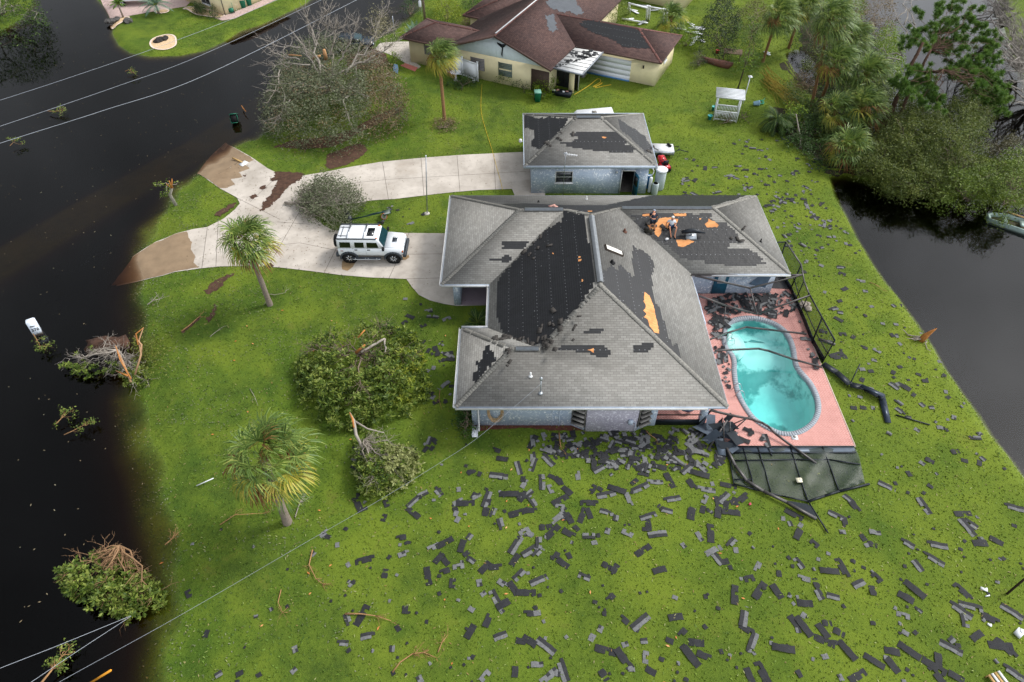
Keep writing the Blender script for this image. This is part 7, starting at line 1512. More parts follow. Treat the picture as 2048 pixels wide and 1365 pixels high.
shrub('bright green bank shrub above the moored boat', (1935,382), (78,36), 2.6, leafmat('bank_leaf', ['#3a4e18', '#5a6f22', '#7f8f34']), 520, seed=65, n_br=12, **dict(WK2, name='shrub', cat='shrub')); shrub('yellow-green bank shrub at the right edge behind the boat', (2010,375), (70,55), 3.2, leafmat('bank_leaf', ['#2e3f14']), 460, seed=66, n_br=12, **dict(WK2, name='shrub', cat='shrub'))
shrub('dusky brown-green brush at the right edge above the bank shrubs', (2010,315), (60,35), 2.2, leafmat('dusky_leaf', ['#3a3a26', '#4f4d32', '#666243']), 240, seed=67, **dict(WK2, name='shrub', cat='shrub')); shrub('straggly willow crown rising right of the pine trunks', (1945,225), (50,42), 4.8, WIL, 600, seed=68, n_br=12, **WK)
mm = M(); A_t = [G(1870,250,2.0), G(1925,180,4.5)]; 
blob('bank_litter', [(1560,130),(1600,95),(1600,20),(1690,-30),(1700,40),(1730,110),(1760,180),(1810,250),(1900,300),(2048,350),(2048,395),(1880,380),(1760,355),(1690,345),(1655,345),(1640,320),(1590,290),(1560,270),(1530,250),(1550,215),(1610,230),(1640,200),(1600,170)], .02, mat('dark_leaf_litter', '#2e2a1c', .95, .4, 3, bump=.5), .3, .5, 40)
BR_ = dict(size=.17, k=16, spread=.24, clump=.2, group='brush along the canal bank')
for i, (lab, c, r_, h, m_, n_) in enumerate((('yellow-green shrub filling the bank left of the pine trunks', (1770,120), (40,62), 3.4, BRT, 560), ('grey-brown leafless thicket behind the palms at the top', (1745,35), (55,50), 3.2, DRY, 360), ('dark brush on the bank between the second and third palm', (1630,60), (60,50), 1.8, DKG, 360), ('olive brush at the foot of the tallest canal palm', (1660,120), (55,40), 1.6, WIL, 300),
        ('dense dark brush behind the low bank palms', (1690,195), (55,50), 2.2, DKG, 420), ('green brush at the base of the pine', (1755,225), (50,50), 2.2, WIL, 380), ('low dark shrub along the lawn edge left of the bank palms', (1605,262), (50,36), 1.5, DKG, 320), ('yellow-tinged shrub beside the thin crooked tree', (1585,240), (28,22), 1.2, BRT, 90),
        ('ivy-like shrub on the lawn edge near the lowest palm', (1655,300), (48,36), 1.2, DKG, 280), ('brush under the palms next to the blue junk', (1655,262), (30,24), 1.1, WIL, 110), ('brown brush beside the small dark ditch', (1615,165), (28,24), 1.0, DRY, 70))):
    shrub(lab, c, r_, h, m_, n_, seed=80+i, **BR_)
shrub('dark green bush between the canal palms and the pine trunks', (1722,120), (34,50), 3.0, DKG, 380, seed=95, **BR_); shrub('olive bush under the leaning pine above the willows', (1815,228), (44,26), 2.6, WIL, 380, seed=96, **BR_); shrub('green thicket at the top edge right of the canal palms', (1690,15), (50,36), 2.6, BRT, 380, seed=97, **BR_)
# bare grey trees on the far bank
def bare(label, base, top_px, n_, seed, m_=PALE):
    rr = random.Random(seed); b = Vector(G(base[0], base[1], 0)); t = thing('bare_tree', label, 'tree', tuple(b)); mm = M()
    for k in range(n_):
        e = Vector(G(rr.gauss(top_px[0], top_px[2]), rr.gauss(top_px[1], top_px[3]), rr.uniform(3, 6)))-b; P = branch(mm, (0,0,.2), e, .1, .03, .12, 6, 5, rr, .05); twigs(mm, P, 12, 1.5, .025, rr, .7, .3, 2, .1)
    mm.build('limbs', m_, t); return t
GB = mat('ash_grey_twigs', '#6f6a66', .95, .2, 6)
bare('bare pale grey tree at the top right corner', (2040,150), (2020,60,30,45), 26, 5, mat('ash_twigs', '#8d8780', .95, .15, 6)); bare('bare grey tree cut off by the right edge below the corner one', (2080,200), (2040,140,22,40), 18, 6, mat('ash_twigs', '#8d8780')); bare('darker leafless tree left of the bare corner tree', (2000,60), (1985,10,25,30), 18, 7, GB)
# top-left tree
heap('tree', 'dense green tree at the top left corner above black water', 'tree', [(-60,-30),(20,-40),(70,-10),(78,15),(92,30),(85,50),(60,62),(40,72),(10,70),(-20,88),(-70,90)], (0,30,.5), 4.5, leafmat('deep_green_leaf', ['#1d2f0e', '#2f4714', '#48621e', '#5f7626']), 620, k=16, spread=.3, size=.2, n_br=14, seed=71, thick=.9)
# gardens round the cream house
GS = dict(size=.15, k=13, spread=.19, clump=.15)
for i, (lab, c, r_, h, m_, n_, nm_) in enumerate((('clipped round bright green bush beside the dark screen door', (1090,160), (27,27), 1.6, BRT, 330, 'bush'), ('leafy shrub against the cream wall right of the green bin', (1012,150), (24,22), 1.3, MNG, 90, 'shrub'), ('low green plants under the green-grey shutter', (985,148), (18,9), .5, DKG, 50, 'shrub'), ('dark strappy shrub left of the clipped bush', (1045,165), (22,18), .9, DKG, 90, 'shrub'),
        ('ground-hugging leaves in front of the clipped bush', (1075,190), (30,9), .4, BRT, 60, 'shrub'), ('flower bed plants around the birdbath', (925,165), (34,14), .5, DKG, 130, 'shrub'), ('golden-green bush behind the low left wing of the cream house', (895,25), (30,30), 2.4, leafmat('golden_leaf', ['#4f6212', '#7a8a1c', '#a3a82e']), 330, 'bush'), ('dark green tree behind the golden bush', (948,14), (26,24), 2.2, DKG, 160, 'tree'),
        ('withered shrub in the notch of the brown roof', (935,46), (18,12), 1.2, DRY, 50, 'shrub'), ('leafy green shrub by the pink paving at the left house corner', (790,122), (14,16), 1.2, BRT, 50, 'shrub'), ('big pale-leaved bush behind the brown roof ridge', (1222,28), (42,34), 2.6, leafmat('bamboo_leaf', ['#3a5216', '#66782c', '#95a04a']), 560, 'bush'), ('dark-leaved round tree right of the cream house', (1440,62), (44,54), 4.0, leafmat('ebony_leaf', ['#0e1c0b', '#182c10', '#284018']), 1000, 'tree'),
        ('light wispy tree between the dark tree and the palms', (1492,100), (36,52), 3.4, leafmat('wispy_leaf', ['#2f4a14', '#4a6a20', '#678030']), 420, 'tree'), ('tangled brown-green brush at the top centre right', (1505,42), (50,38), 2.0, leafmat('mixed_leaf', ['#3a421c', '#5a5a2e', '#7a7048']), 420, 'brush'), ('shrub mound at the right corner of the brown roof', (1372,76), (28,26), 1.5, BRT, 260, 'shrub'), ('thin grey-leaved shrub on the lawn right of the cream house', (1395,122), (18,12), .9, OLV, 50, 'shrub'),
        ('weedy plant growing in front of the arbour rails', (1455,238), (22,10), .7, WIL, 60, 'shrub'), ('small yellow-green shrub right of the arbour', (1488,232), (14,12), .6, BRT, 40, 'shrub'), ('dried stalks round the foot of the slim palm', (890,248), (26,14), .6, DRY, 70, 'brush'), ('small shrub at the lower left corner of the big house wall', (932,838), (14,34), .8, DKG, 110, 'shrub'), ('bush behind the dark car at the far street', (820,20), (20,18), 1.0, DKG, 60, 'shrub'))):
    shrub(lab, c, r_, h, m_, n_, seed=120+i, name=nm_, cat='tree' if nm_ == 'tree' else 'shrub', **GS)
# toppled hedge with stacked canes
hg = thing('toppled_hedge', 'long row of toppled bamboo-like shrubs lying from the junk pile towards the canal', 'hedge', tuple(G(1590,200,0))); mm = M(); rr = random.Random(7); b0 = Vector(hg.location)
for k in range(46): a_ = Vector(G(1525+rr.gauss(6, 6), 150+rr.gauss(0, 10), rr.uniform(.1, 1.1))); e = Vector(G(1590+rr.gauss(0, 14), 205+rr.gauss(0, 12), rr.uniform(.2, .9))); branch(mm, a_-b0, e-b0, .03, .015, .05, 4, 4, rr)
mm.build('canes', mat('yellow_canes', '#8a7a2e', .7, .25, 5), hg); q = Q(); c = [tuple(Vector(G(1570+f*95+rr.gauss(0, 6), 180+f*62+rr.gauss(0, 12), rr.uniform(.2, 1.1)))-b0) for f in [rr.random() for _ in range(420)]]; leaves(q, c, 13, .22, .15); q.build('foliage', leafmat('hedge_leaf', ['#24380f', '#3a5216', '#566a22']), hg)
th = thing('thin_tree', 'thin crooked bare-trunked tree on the lawn edge by the palms', 'tree', tuple(G(1601,297,0))); b0 = Vector(th.location); mm = M(); mm.tube([Vector(G(*p))-b0 for p in ((1601,297,0),(1600,272,.8),(1596,250,1.7),(1592,228,2.5))], [.07,.06,.05,.045], 7); mm.build('trunk', PALE, th); q = Q(); leaves(q, [tuple(Vector(G(1590+npr.normal(0, 10), 215+npr.normal(0, 6), 2.6))-b0) for _ in range(26)], 9, .18, .15); q.build('foliage', BRT, th)
th = thing('young_tree', 'young dark tree trunk standing behind the arbour', 'tree', tuple(G(1475,180,0))); mm = M(); mm.tube([(0,0,-.1),(.05,0,.8),(.12,0,1.9),(.2,.1,2.8)], [.08,.07,.06,.03], 7); mm.build('trunk', mat('dark_bark', '#3d342c', .9, .2, 5), th); q = Q(); leaves(q, [(npr.normal(.2,.35), npr.normal(.1,.35), npr.uniform(2.2, 3.4)) for _ in range(24)], 8, .18, .16); q.build('foliage', BRT, th)
# ================= torn shingles over the lawn =================
SBK = mat('shingle_underside', '#232427', .75, .22, 9, spec=.3); SGR = mat('shingle_granules', '#666768', .92, .25, 14); SMD = mat('shingle_tar_band', '#2b2c2e', .8, .25, 9)
def sh_mesh(kind, L_, W_, seed):
    """one thin, slightly curled torn shingle: black underside, or granule tabs with a dark head lap"""
    r = random.Random(seed); k = max(2, int(L_/.16)); mm = M(); cur = r.uniform(.005, .05); bend = r.uniform(-.12, .12) if L_ > .6 else 0; top = []
    for i in range(k+1):
        x = -L_/2+L_*i/k; z = .02+cur*math.sin(math.pi*i/k*r.choice([1, 1, 2]))*.9; yb = bend*(x/L_)**2*L_; e0 = r.uniform(-.02, .02); e1 = r.uniform(-.02, .02)
        top.append([(x, -W_/2+yb+e0, z), (x, 0+yb, z+.006), (x, W_/2+yb+e1, z+r.uniform(0, .02))])
    V = [p for c in top for p in c]; V += [(x, y, z-.008) for x, y, z in V]; n_ = 3*(k+1); Fc = []; mi = []
    cut = set(r.sample(range(k), r.randint(0, k//3))) if kind != 'scrap' and L_ > .4 else set()
    for i in range(k):
        for j in (0, 1):
            if j == 0 and i in cut: continue
            a = i*3+j; f = (a, a+3, a+4, a+1); m_ = 0 if kind == 'black' else (1 if (kind == 'grey' or j == 0) else 2)
            if kind == 'grey' and j == 1 and r.random() < .25: m_ = 2
            Fc.append(f); mi.append(m_); Fc.append(tuple(q+n_ for q in f[::-1])); mi.append(0)
    b = mm.nv; mm.v.append(np.array(V)); mm.nv += len(V)
    for f, m_ in zip(Fc, mi): mm.f.append(f); mm.mi.append(m_); mm.uv.append(None)
    return mm
protos = {}; pid = 0
for kind, L_, W_ in (('black',1.0,.33),('black',1.0,.2),('black',.7,.32),('black',.5,.3),('black',.36,.26),('grey',.95,.3),('grey',.6,.28),('grey',.34,.26),('mixed',1.0,.34),('mixed',.66,.32),('black',.24,.2),('grey',.2,.16),('black',.15,.12)):
    protos[(kind, L_, W_)] = []
    for v_ in range(4):
        pid += 1; o = sh_mesh(kind, L_, W_, pid).build('torn_shingle', [SBK, SGR, SMD], link=False); protos[(kind, L_, W_)].append(o.data); bpy.data.objects.remove(o)
items = []     # (x, y, z, angle, kind-key, flipped)
rs = random.Random(99)
def place(px, py, ang, key, z=None, sc_=None): g = G(px, py, 0); items.append([g.x, g.y, (H(g.x, g.y) if z is None else z)+rs.uniform(0, .02), ang, key, sc_ or rs.uniform(.78, 1.0)])
B1, B1n, B7, B5, B36, G9, G6, G34, M1, M6, B24, G2, B15 = list(protos)
def key_for(L_, c): return {'b': B1 if L_ > 95 else (B7 if L_ > 66 else (B5 if L_ > 45 else B36)), 'g': G9 if L_ > 80 else (G6 if L_ > 50 else G34), 'm': M1 if L_ > 80 else M6}[c]
# traced from the photograph: zoomed x, y, angle, length, kind
for (ox, oy, k_, LS) in ((700, 900, .34180, """1235,25,35,110,b;1310,35,10,110,b;1155,60,-50,100,m;1125,190,88,95,m;890,55,-10,80,b;1020,200,65,70,g;870,155,-5,100,m;930,262,0,130,b;1010,268,-8,70,b;740,275,35,80,g;675,315,0,110,b;800,340,78,110,b;620,375,80,50,g;630,410,65,50,g;985,370,15,130,b;1060,355,5,70,b;
1220,185,-55,80,b;1270,240,-45,80,b;1230,295,32,130,b;1360,385,65,100,b;1400,312,0,110,b;1560,235,-22,120,b;1500,265,15,90,m;1545,85,20,80,b;1465,110,35,100,m;1785,190,0,110,g;1700,225,25,110,m;1885,290,10,115,m;1745,390,20,115,m;1495,365,-20,80,m;1555,400,75,50,g;1745,440,88,70,b;2000,375,70,80,b;1870,180,-70,100,b;
1185,482,45,110,b;1280,490,-30,70,b;1135,455,0,60,b;1020,480,30,60,g;970,560,60,110,m;1060,590,35,110,m;1105,545,85,70,m;1100,600,50,60,m;965,645,55,70,b;300,515,12,60,b;88,645,14,105,b;315,610,22,60,g;490,570,30,80,g;555,545,30,110,b;655,565,75,80,b;700,510,60,40,g;520,635,55,70,b;680,610,45,45,b;560,655,-50,50,b;
635,685,10,75,g;715,650,-40,40,g;555,712,20,55,b;205,725,85,50,b;455,740,-75,120,b;600,782,85,55,b;757,780,-80,50,g;790,690,50,70,b;850,686,2,75,b;1105,765,25,120,m;990,735,45,55,m;955,810,-55,70,b;1030,838,0,110,b;895,785,-35,60,g;1205,625,60,60,b;1245,665,-40,80,b;1715,590,35,115,b;1500,680,-30,50,b;1550,695,55,60,b;1810,705,15,70,b;
1525,865,40,50,b;1370,745,-20,60,m;845,860,-60,40,m;895,905,30,90,b;885,940,-55,50,g;1045,958,0,60,b;1095,957,10,50,g;70,970,65,100,b;322,938,85,45,b;710,935,-30,45,g;805,1000,70,70,b;705,1065,60,80,b;880,1090,20,70,m;105,1090,10,80,m;1000,1120,-5,60,b;1050,1120,-35,70,b;1145,1150,-38,150,m;1465,1050,60,50,g;1415,1100,60,40,g;1700,1010,35,90,m;1605,995,-45,60,b;
1495,1175,-12,130,b;1600,1225,-55,150,b;1980,1200,-60,130,b;1730,1215,78,80,g;1760,1295,-30,60,b;1485,1320,-60,60,b;1245,1290,-75,140,m;1095,1258,0,60,g;1165,1325,40,90,g;965,1300,85,60,b;790,1325,45,70,g;1905,980,10,80,b;1610,1140,15,45,g;1945,1070,40,50,b;1720,1120,0,50,g"""),
    (1348, 900, .34180, """85,125,-20,50,g;150,145,-20,110,b;190,235,-8,115,g;105,205,-60,70,b;285,285,40,110,m;260,350,75,110,b;395,290,40,110,b;95,375,70,80,b;110,130,-15,60,b;215,490,80,110,b;335,545,45,70,m;230,590,25,90,g;255,640,-60,60,m;290,655,10,60,b;490,685,60,60,g;615,725,85,40,b;910,712,-8,120,b;985,690,-78,130,b;730,665,-65,80,m;725,495,55,90,b;
955,390,-28,130,m;1000,430,80,60,b;700,380,-35,110,b;1245,215,-35,110,m;1460,330,-75,110,m;1690,375,5,100,b;1365,550,-38,75,m;1540,560,-12,100,m;1715,455,-75,90,m;1735,435,-50,60,m;1790,547,0,90,b;1885,535,-35,70,b;1990,340,-20,130,m;1450,80,-50,30,g;760,755,-15,70,g;500,825,50,120,b;355,850,75,110,b;600,830,-65,90,b;440,755,10,60,b;410,975,70,120,m;425,1050,-40,70,b;
830,780,85,60,b;845,840,-75,50,m;765,900,-3,90,b;930,860,-15,60,m;1080,785,25,70,m;1160,825,85,60,b;1185,750,-60,50,b;1405,820,-55,100,b;1355,865,-35,90,b;1525,645,-38,90,m;1425,680,-70,45,m;1690,830,-55,130,b;1735,918,-20,125,m;1675,940,-45,90,m;1850,990,-30,90,b;1975,950,-42,150,m;1700,1000,75,40,m;460,1125,60,130,m;705,1010,-65,90,b;755,1035,-65,120,b;870,1060,-65,90,b;
895,1015,-5,65,b;880,1120,-25,150,b;965,1070,-35,60,b;640,1165,-8,135,b;1010,1175,-60,130,b;1170,1240,-35,150,b;1275,1180,-15,70,b;1375,1180,-40,100,b;1620,1160,-35,110,m;1770,1090,30,85,b;1910,1150,-10,110,b;1940,1160,-60,120,b;1275,1260,-65,90,b;1520,1270,-40,120,b;1545,1230,70,90,b;1075,1325,25,130,b;520,1310,-75,120,b;440,1320,-80,70,b;100,1210,-60,150,b;130,1130,-5,80,b;175,1205,-20,80,b;
1990,1310,-40,120,m;1545,1330,-70,110,b;1650,1330,-35,90,b;1340,970,-25,80,g;1105,515,-70,45,b;1160,555,-20,60,b;1175,485,-10,60,g;820,550,-50,60,b;1020,290,-60,70,m;1055,330,-70,70,b;1700,65,-20,45,b;1645,12,10,50,b;1495,65,-35,50,b"""),
    (1380, 520, .24414, """1245,118,-28,95,b;1400,175,-12,90,g;1265,240,30,80,b;1215,490,-48,140,b;1230,435,-15,60,g;1175,405,25,60,m;1225,340,20,50,b;1250,612,-5,80,b;1335,635,40,60,b;1425,720,-30,95,b;1655,620,-80,45,b;1090,590,-25,95,b;1200,780,20,170,b;1230,800,5,170,b;1110,670,-15,140,g;1410,900,0,50,g;1480,915,8,50,b;1720,880,12,55,b;1760,1045,-50,110,b;1410,985,60,70,b;1340,1215,-10,60,b;1925,995,0,40,b;1830,1108,40,40,b;1420,1215,-12,65,b;1075,50,-40,70,g;1900,1190,-60,40,g"""),
    (1480, 180, .20508, """150,825,-25,120,b;110,570,75,55,b;285,845,-60,50,b;262,930,-5,90,b;550,795,-8,75,b;390,840,-15,45,g;195,775,-10,60,b;275,1130,15,95,b;320,1090,15,100,b;395,1070,12,65,b;620,1070,-8,90,b;455,1020,80,40,g;545,1030,75,40,b;740,1245,-20,140,b;310,1185,-10,80,g;500,470,8,130,b;420,485,-30,60,b;60,555,-15,40,b;60,850,-30,60,g;105,955,30,60,m;815,1280,-15,50,g;870,1280,-40,40,g;250,655,60,40,b""")):
    for s_ in LS.replace('\n', '').split(';'):
        x, y, a_, L_, c_ = s_.split(','); f_ = k_/.3418; place(ox+float(x)*k_, oy+float(y)*k_, R(float(a_))+rs.uniform(-.05, .05), key_for(float(L_)*(1 if ox < 1380 else .62 if ox == 1380 else .55), c_), sc_=rs.uniform(.9, 1.06))
# random smaller pieces by density
def scatter(poly, n, w, z=None, zr=0.):
    xs_ = [p[0] for p in poly]; ys_ = [p[1] for p in poly]; c = 0
    while c < n:
        x, y = rs.uniform(min(xs_), max(xs_)), rs.uniform(min(ys_), max(ys_))
        if not pip([(x, y)], poly)[0]: continue
        key = rs.choices([B1, B7, B5, B36, G9, G6, G34, M1, M6, B24, G2, B15], w)[0]; place(x, y, rs.uniform(0, 6.28), key, (z+rs.uniform(0, zr)) if z is not None else None); c += 1
SML = [0,0,1,3,0,1,5,0,1,6,7,6]; MIX = [2,3,4,4,2,3,5,2,3,5,5,4]; TNY = [0,0,0,1,0,0,3,0,0,8,9,9]; BIG = [6,5,5,3,3,3,4,5,4,3,3,2]
scatter([(1140,866),(1290,864),(1440,858),(1462,900),(1440,935),(1300,945),(1180,930),(1100,905),(1040,880)], 250, MIX, 0.0, .05)
scatter([(960,890),(1100,900),(1300,935),(1460,930),(1470,1000),(1500,1060),(1300,1090),(1050,1080),(880,1010)], 85, MIX)
scatter([(760,1050),(1400,1050),(1400,1365),(700,1365),(640,1180)], 90, TNY); scatter([(1400,1050),(1700,1000),(2048,1030),(2048,1365),(1400,1365)], 100, TNY)
scatter([(1600,420),(1660,420),(1830,640),(1960,850),(2040,960),(1760,1000),(1720,900),(1660,740),(1620,600)], 85, [0,0,1,3,0,1,6,0,1,6,8,4])
scatter([(1520,395),(1600,395),(1680,440),(1720,520),(1640,560),(1600,540)], 75, SML); scatter([(1335,310),(1450,330),(1560,330),(1620,370),(1660,420),(1600,440),(1530,400),(1345,395)], 70, MIX); scatter([(1460,280),(1560,270),(1640,320),(1650,370),(1480,330)], 40, SML)
scatter([(1410,600),(1440,594),(1590,592),(1596,622),(1560,634),(1500,628),(1470,628),(1450,650),(1435,690),(1416,640)], 190, MIX, .07, .10); scatter([(1425,690),(1455,700),(1460,780),(1440,760)], 22, MIX, .08, .03)
scatter([(1460,850),(1560,885),(1690,888),(1600,892),(1460,892)], 8, MIX, .08, .02); scatter([(1590,650),(1600,640),(1640,740),(1630,745)], 9, MIX, .08, .02)
scatter([(815,570),(905,640),(905,800),(860,820),(850,700),(800,640)], 34, MIX); scatter([(700,880),(930,870),(980,1000),(700,1060)], 40, MIX); scatter([(440,980),(700,1060),(720,1365),(340,1365),(360,1100)], 26, SML); scatter([(745,410),(880,395),(885,460),(760,460)], 9, MIX)
def vis(it):
    k_, L_, W_ = it[4]; p = proj(it[:3]); d = it[1]*_c-(it[2]-HC)*_s; return L_*W_*it[5]**2/d**2 if (-5 < p[0] < 2053 and -5 < p[1] < 1370) else 0
items.sort(key=vis, reverse=True); N_IND = 298
LMK = [('the bay wall', (5.5, 22.9)), ('the small window', (0, 23.5)), ('the corner pillar', (10.9, 23.4)), ('the fallen screen', (15.4, 19.0)), ('the deck corner', (19.05, 22.3)), ('the bent panel', (22.2, 26.6)), ('the orange stump', tuple(G(1842,681,0)[:2])), ('the cage posts', (19.4, 31.5)), ('the wing corner', (17.7, 35.0)), ('the garage tanks', (10.9, 48.0)),
       ('the broken crate', tuple(G(1994,1366,0)[:2])), ('the leaning post', tuple(G(2012,1190,0)[:2])), ('the largest palm', tuple(G(575,1045,0)[:2])), ('the split tree', tuple(G(770,960,0)[:2])), ('the west porch', (-3, 33)), ('the arbour', tuple(G(1427,241,0)[:2])), ('the pink ball', tuple(G(1499,1010,0)[:2])), ('the fallen hoop', tuple(G(740,440,0)[:2]))]
DIR = ['right', 'upper right', 'above', 'upper left', 'left', 'lower left', 'below', 'lower right']
ORI = ['lying level', 'slanting right', 'pointing away', 'slanting left']
KN = {B1: 'long black shingle strip', B1n: 'narrow black shingle strip', B7: 'black shingle piece', B5: 'short black shingle', B36: 'small black shingle', G9: 'long grey shingle strip', G6: 'grey shingle piece', G34: 'small grey shingle tab', M1: 'long two-tone shingle strip', M6: 'two-tone shingle piece', B24: 'small black shingle scrap', G2: 'tiny grey shingle scrap', B15: 'tiny black shingle scrap'}
seen = {}
for i, it in enumerate(items[:N_IND]):
    x, y, z, a_, key, s_ = it; o = bpy.data.objects.new('torn_shingle', rs.choice(protos[key])); sc.collection.objects.link(o); o.location = (x, y, z); o.rotation_euler = (rs.uniform(-.05, .05), rs.uniform(-.05, .05), a_); o.scale = (s_, s_, s_)
    nm_, lp = min(LMK, key=lambda q_: (q_[1][0]-x)**2+(q_[1][1]-y)**2); dx, dy = x-lp[0], y-lp[1]; ds = math.hypot(dx, dy); dr = DIR[int(((math.atan2(dy, dx)+math.pi/8) % (2*math.pi))/(math.pi/4))]; orr = ORI[int(((a_+math.pi/8) % math.pi)/(math.pi/4))]
    pre = dict(zip(DIR, ['right of', 'up-right of', 'above', 'up-left of', 'left of', 'down-left of', 'below', 'down-right of']))[dr]
    far = ['close', 'near', 'midway', 'well', 'far'][min(4, int((ds/1.4)**.75))]; n2_ = min((q_ for q_ in LMK if q_[0] != nm_ and (q_[1][0]-lp[0])*(x-lp[0])+(q_[1][1]-lp[1])*(y-lp[1]) > 0) if any((q_[1][0]-lp[0])*(x-lp[0])+(q_[1][1]-lp[1])*(y-lp[1]) > 0 for q_ in LMK if q_[0] != nm_) else LMK, key=lambda q_: (q_[1][0]-x)**2+(q_[1][1]-y)**2)[0]
    lab = f"{KN[key]} {orr}, {far} {pre} {nm_}, towards {n2_}"
    seen.setdefault(lab, 0); seen[lab] += 1; tag(o, lab, 'shingle', 'shingles torn off the roof')
# everything smaller is one scattered mass
mm = M()
for it in items[N_IND:]:
    x, y, z, a_, key, s_ = it; k_, L_, W_ = key; me = rs.choice(protos[key]); n_ = len(me.vertices); V = np.zeros(n_*3, np.float32); me.vertices.foreach_get('co', V); V = V.reshape(-1, 3)*s_; ca_, sa_ = math.cos(a_), math.sin(a_)
    V = V@np.array([[ca_, sa_, 0], [-sa_, ca_, 0], [0, 0, 1]]); b = mm.nv; mm.v.append(V+np.array([x, y, z])); mm.nv += n_
    for p in me.polygons: mm.f.append(tuple(b+v_ for v_ in p.vertices)); mm.mi.append(p.material_index); mm.uv.append(None)
tag(mm.build('shingle_scraps', [SBK, SGR, SMD]), kind='stuff')

# ================= white frames fallen in the far garden, junk, other bits =================
fa = thing('fallen_pergola', 'collapsed white posts and rails lying behind the cream house', 'pergola', tuple(G(1300,40,0)))
def fz(L_, z=0.1): return [tuple(G(1060+a_*.17578, b_*.17578, h_)-Vector(fa.location)) for a_, b_, h_ in L_]
for L_ in ([(1130,150,0),(1128,40,2.0)],[(1325,235,0),(1335,70,2.2)],[(1350,240,0),(1362,75,2.2)],[(1510,265,0),(1525,105,2.2)],[(1550,270,0),(1560,110,2.2)]): a_, b_ = fz(L_); mm = M(); mm.beam(a_, b_, .22); mm.build('post', WHITEV, fa)
for L_ in ([(1120,38,2.1),(1340,95,2.1)],[(1340,78,2.3),(1570,118,2.3)],[(1045,215,.2),(1340,265,.2)],[(1060,225,.1),(1180,215,.1)],[(1590,300,.15),(1780,350,.15)]): a_, b_ = fz(L_); mm = M(); mm.beam(a_, b_, .2, .12); mm.build('rail', WHITEV, fa)
rr = random.Random(17)
for i, (px, L_, a_) in enumerate((((1290,13),2.2,-.6),((1266,22),2.0,-1.0),((1315,20),1.6,.2),((1284,46),1.5,.9),((1186,15),1.6,.8),((1382,50),1.6,-1.3),((1392,58),1.8,-.3),((1388,66),2.0,-.4),((1400,56),1.2,-.6),((1388,82),1.8,1.1),((1391,76),1.2,.5),((1384,88),1.0,.9),((1402,82),1.0,-.8),((1534,107),1.0,-1.2))):
    g_ = G(px[0], px[1], .12); mm = M(); mm.box((0,0,0), (L_,.28,.05), rot=a_); mm.box((.1,.1,.06), (L_*.5,.2,.04), rot=a_+.5); o = mm.build('white_board', WHITEV); o.location = g_; tag(o, ['white board flat on the grass behind the bamboo-like bush','slanting white board left of the fallen posts','short white board beyond the fallen posts','white plank below the leaning white posts','white plank beside the palm stem behind the brown roof','upright-looking white board topmost of the pile by the dark tree','white plank in the pile left of the dark tree, second from top','long white plank crossing the middle of the pile by the dark tree','short white board closest to the dark tree','long white plank lowest in the pile by the dark tree','white sheet under the crossing planks by the dark tree','small white sheet at the bottom left of the plank pile','small pale board under the dark tree','single white strip on the grass beside the leftmost canal palm'][i], 'board')
# far cream house at the top edge and the one across the street
def far_house(label, A2, B2, C2, h_, roofm, win=None):
    a_, b_, c_ = [Vector(G(*p, 0)) for p in (A2, B2, C2)]; t = thing('house', label, 'house', tuple(b_)); d_ = a_+(c_-b_); P = [p-b_ for p in (a_, b_, c_, d_)]; mm = M(); mm.prism([(p.x, p.y) for p in P], -.05, h_); mm.build('wall', CREAM, t)
    ctr = sum(P, Vector())/4; E_ = [ctr+(p-ctr)*1.12 for p in P]; ap = [(E_[0]+E_[3])/2, (E_[1]+E_[2])/2]; ap = [ctr+(p-ctr)*.45+Vector((0,0,1.5)) for p in ap]; mm = M(); n_ = [tuple(p+Vector((0,0,h_))) for p in E_]+[tuple(p+Vector((0,0,h_))) for p in ap]
    mm.add(n_, [(0,1,5,4),(1,2,5),(2,3,4,5),(3,0,4),(3,2,1,0)]); mm.build('roof', roofm, t); return t, a_-b_, c_-b_
t1, ea, ec = far_house('cream house with white-framed window across the flooded street at the top left', (372,2), (451,31), (560,-14), 2.7, mat('far_roof', '#6b5a50', .9, .15, 3))
d_ = ea.normalized(); n_ = Vector((d_.y, -d_.x, 0)); n_ = n_ if n_.y < 0 else -n_; wc = ea*.42+n_*.02+Vector((0,0,1.35)); window(t1, tuple(wc), 1.7, 1.5, math.atan2(n_.y, n_.x), cols=2, rows=2)
mm = M(); mm.beam((0,-.03,0), (0,-.03,2.6), .08); mm.build('downspout', mat('brown_frame', '#57504a'), t1)
far_house('pale cream house end at the top edge above the fallen white frames', (1180,-20), (1366,22), (1400,-16), 2.7, mat('far_roof', '#6b5a50'))
PAV = mat('pink_pavers', '#b09a94', .85, .15, 4, dirt=('#8a7a74', .5)); tag(sheet('paver_driveway', [G(*p, 0)[:2] for p in ((188,-30),(205,8),(214,24),(220,38),(262,32),(330,20),(372,14),(395,-10),(300,-30))], .03, PAV), kind='structure'); tag(sheet('paver_path', [G(*p, 0)[:2] for p in ((430,38),(445,42),(470,38),(500,24),(540,6),(570,-8),(555,-12),(500,12),(455,30))], .03, PAV), kind='structure')
PEB = mat('peach_gravel', '#c9ad8a', .9, .25, 14, bump=.6); EDG = mat('pale_kerbing', '#d6c2b4', .8, .1, 5)
